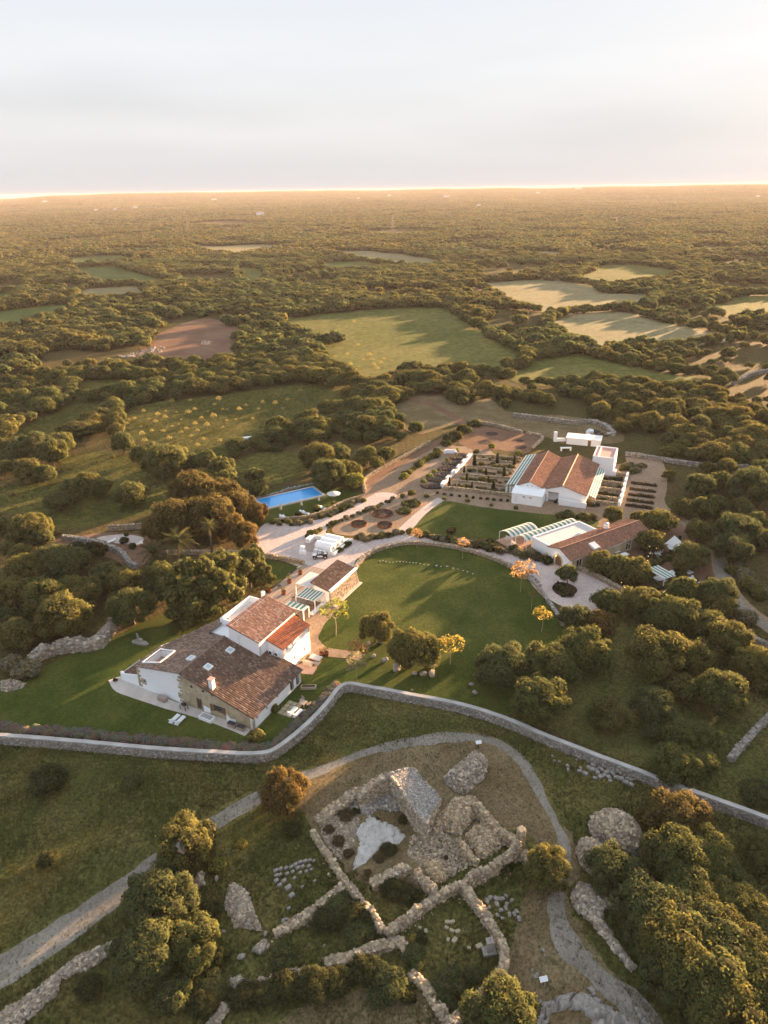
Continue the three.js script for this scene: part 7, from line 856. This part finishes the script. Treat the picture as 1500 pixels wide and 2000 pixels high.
// the woods beyond: every gap between the fields is filled; the largest stand as trees of their own
{
  const R = rng(2024), list = [], line = PX([[-900, 862], [0, 862], [230, 852], [330, 866], [440, 893], [490, 905], [540, 897], [575, 880], [610, 868], [700, 866], [770, 866], [815, 846], [880, 830], [935, 820], [1060, 843], [1090, 812], [1200, 828], [1216, 884], [1330, 906], [1500, 918], [1900, 934], [1900, 1300], [3200, 1300], [3200, 2600], [-3200, 2600], [-900, 1100]]);
  const roadClear = PX([[712, 945], [860, 855], [905, 830], [760, 765], [770, 750], [925, 820], [870, 880], [725, 960]]);
  const lone = [[640, 655, 46], [620, 660, 30], [655, 658, 34]].map(a => fromCrown(...a)), isClear = (x, z) => { if (x * x + z * z > 5.3e6) return false; for (const c of CLEAR) if (inside(c, x, z)) return true; return false; };
  const put = (x, z, r) => list.push([x, z, r, r / Math.hypot(x, EYE, z)]);
  lone.forEach(l => put(...l));
  for (let r = 120; r < 7400;) {
    const s = r < 700 ? 4.4 + r * 0.0018 : r < 4300 ? Math.min(13, 5.66 + (r - 700) * 0.0060) : 13;
    for (let a = -33; a < (r < 420 ? 62 : 34); a += s / r / D2R) {
      const rr = r + (R() - .5) * s * .9, aa = (a + (R() - .5) * s / r / D2R * .9) * D2R, x = Math.sin(aa) * rr, z = -Math.cos(aa) * rr;
      if (inside(line, x, z) || inside(roadClear, x, z) || isClear(x, z)) continue;
      const d = fbm(x / 55 + 3, z / 55, 4, 61), gap = r < 700 ? 0.43 : 0.41; if (d < gap && R() < 0.93) continue; if (R() < 0.10) continue;
      const pt = fbm(x / 130 + 8, z / 130, 3, 67), k = s * (0.30 + 0.46 * R() * R() + 0.14 * R()) * (0.75 + 0.75 * d) * (.62 + .8 * pt);
      let hit = false; if (r < 260) for (const q of spots) if (Math.hypot(q[0] - x, q[1] - z) < q[2] * .8 + k * .6) { hit = true; break; } if (hit) continue;
      put(x, z, k);
    }
    r += s * 0.92;
  }
  const tintAt = (x, z) => { const a = step(.3, .7, fbm(x / 90, z / 90 + 4, 3, 68)), b = R() < .1 ? .18 : 0, k = .8 + .4 * R(); return RGB((lerp(.84, 1.06, a) + b) * k, (lerp(.95, 1.0, a) + b * .4) * k, lerp(.95, .95, a) * k); };
  // hedges along the edges of the fields
  FIELDS.forEach((f, i) => { const q = CLEAR[i]; if (f[0] === 'dry_pasture' || f[0] === 'orchard_field' || f[0] === 'clearing' || (f[2] && f[2][0][1] > 800)) return; const l = smooth(q, true, 3.4); l.forEach(([x, z], k) => { const d = Math.hypot(x, z); if (d < 160 || R() < .22 + .3 * (fbm(x / 30, z / 30, 2, 5) - .5) || inside(line, x, z)) return; put(x + (R() - .5) * 3, z + (R() - .5) * 3, (1.7 + 1.5 * R()) * (1 + d / 2600)); }); });
  // the grove goes on past the edge of the picture, where its shade falls from
  for (let x = 36; x < 190; x += 8) for (let z = -20; z > -190; z -= 8) { const px = x + (R() - .5) * 6, pz = z + (R() - .5) * 6; const rr = 3.8 + 1.8 * R(), q = toPx(px, 3, pz)[0], m = toPx(px - rr * 1.3, 3, pz)[0]; if (pz > -30 || Math.min(q, m) < 1515 || R() < .15) continue; put(px, pz, rr); }
  list.sort((a, b) => b[3] - a[3]);
  const near = list.slice(0, 120), rest = list.slice(120), lod = { MID: [], LOW: [], TINY: [], RIDGE: [] };
  for (const [x, z, r] of near) tree('wild_olive_tree', 'wild olive tree in the woods and hedgerows round the fields', 'tree', 'wild olives round the fields', x, z, r, MID[Math.floor(R() * 5)], LEAF.olive[Math.floor(R() * 3)], { sy: .75 + .25 * R(), trunk: TRUNK[0] });
  for (const e of rest) { const d = Math.hypot(e[0], e[1]); (d < 330 ? lod.MID : d < 900 ? lod.LOW : d < 4300 ? lod.TINY : lod.RIDGE).push(e); }
  const wood = new THREE.Group(); wood.name = 'woodland'; wood.userData.kind = 'stuff'; wood.userData.label = 'wild olive woodland covering the land between the fields to the horizon'; wood.userData.category = 'woodland'; scene.add(wood);
  for (const [k, geos] of [['MID', MID], ['LOW', LOW], ['TINY', TINY], ['RIDGE', TINY]]) geos.forEach((g, i) => { const l = lod[k].filter((_, j) => j % geos.length === i).map(([x, z, r]) => [mx(x, landHeight(x, z), z, 0, R() * 6.28, 0, ...(q => [q * 1.05, Math.min(q * (.7 + .35 * R()), 2.6 + 1.4 * R()), q * 1.05])(Math.hypot(x, z) > 4300 ? Math.min(r, 4) : r)), tintAt(x, z)]); if (l.length) copies('trees', g, LEAF.olive[i % 3], l, wood); });
  console.log('woods', list.length, lod.MID.length, lod.LOW.length, lod.TINY.length);
}

// ---------------------------------------------------------------- rough grass round the ruin
{
  const R = rng(99), blade = (() => { const pos = []; const q = rng(6); for (let k = 0; k < 7; k++) { const a = q() * 6.3, b = q() * .16, l = .5 + .5 * q(), x = Math.cos(a) * b, z = Math.sin(a) * b, dx = Math.cos(a + 1.6) * .035, dz = Math.sin(a + 1.6) * .035, lx = Math.cos(a) * .3 * l, lz = Math.sin(a) * .3 * l; pos.push(x - dx, 0, z - dz, x + dx, 0, z + dz, x + lx, l, z + lz); } const g = new THREE.BufferGeometry(); g.setAttribute('position', new THREE.Float32BufferAttribute(pos, 3)); g.setAttribute('uv', new THREE.Float32BufferAttribute(new Float32Array(pos.length / 3 * 2), 2)); g.computeVertexNormals(); return g; })();
  const mat = new THREE.MeshPhysicalMaterial({ color: RGB(1, 1, 1), roughness: 1, transmission: .3, thickness: 0, side: THREE.DoubleSide, specularIntensity: .1 });
  const no = [[[560, 1540], [620, 1500], [720, 1462], [830, 1440], [920, 1432], [985, 1450], [1030, 1500], [1070, 1570], [1120, 1640], [1130, 1700], [1110, 1760], [1150, 1830], [1230, 1950], [1260, 2040], [990, 2060], [960, 1960], [1000, 1850], [1020, 1760], [1060, 1680], [1010, 1620], [900, 1700], [760, 1740], [640, 1660], [590, 1590]], [[-120, 2006], [0, 1936], [110, 1864], [250, 1760], [385, 1655], [485, 1590], [640, 1510], [620, 1490], [470, 1556], [370, 1612], [240, 1702], [100, 1798], [0, 1862], [-120, 1932]], [[900, 1432], [985, 1445], [1060, 1530], [1120, 1640], [1090, 1650], [1020, 1540], [940, 1460]]].map(l => PX(l));
  const l = [], fill = (px, per, h0, h1, c0, c1) => { const p = PX(px), xs = p.map(a => a[0]), zs = p.map(a => a[1]), x0 = Math.min(...xs), x1 = Math.max(...xs), z0 = Math.min(...zs), z1 = Math.max(...zs), n = (x1 - x0) * (z1 - z0) * per; for (let i = 0; i < n; i++) { const x = lerp(x0, x1, R()), z = lerp(z0, z1, R()); if (!inside(p, x, z) || no.some(q => inside(q, x, z) && R() < .84)) continue; const d = fbm(x / 5, z / 5, 3, 71); if (R() > .35 + d * 1.1) continue; const s = lerp(h0, h1, R()) * (.6 + .8 * d), t = clamp(fbm(x / 9 + 30, z / 9, 3, 73) * 1.4 - .2 + (R() - .5) * .5), k = .8 + .4 * R(); l.push([mx(x, 0, z, 0, R() * 6.3, 0, s * 1.2, s, s * 1.2), RGB(lerp(c0[0], c1[0], t) * k, lerp(c0[1], c1[1], t) * k, lerp(c0[2], c1[2], t) * k)]); } };
  fill([[-60, 1452], [500, 1492], [560, 1472], [640, 1402], [680, 1352], [980, 1422], [1250, 1527], [1540, 1630], [1600, 2080], [-60, 2080]], 22, .2, .46, [.074, .090, .024], [.150, .126, .042]);
  copies('grass', blade, mat, l, scene).userData.label = 'rough grass growing round the ruin and along the gravel tracks';
  const m = []; const save = l.splice(0); no.length = 0; fill([[985, 1395], [1060, 1330], [1102, 1260], [1180, 1190], [1290, 1200], [1500, 1290], [1540, 1600], [1250, 1500], [1090, 1430]], 5, .15, .4, [.05, .058, .02], [.12, .095, .045]); copies('grass', blade, mat, l.splice(0), scene).userData.label = 'thin dry grass on the floor of the olive grove';
  fill([[-60, 880], [120, 800], [230, 780], [330, 870], [345, 985], [220, 1018], [60, 1010], [-60, 1010]], 1.6, .3, .7, [.06, .07, .022], [.13, .11, .045]); fill([[245, 800], [400, 775], [600, 748], [690, 765], [600, 825], [500, 872], [420, 893], [330, 875]], 1.2, .35, .8, [.06, .075, .022], [.12, .11, .04]); copies('grass', blade, mat, l, scene).userData.label = 'rough grass in the pastures beyond the sunken garden';
  console.log('tufts', save.length);
}
renderer.render(scene, camera);
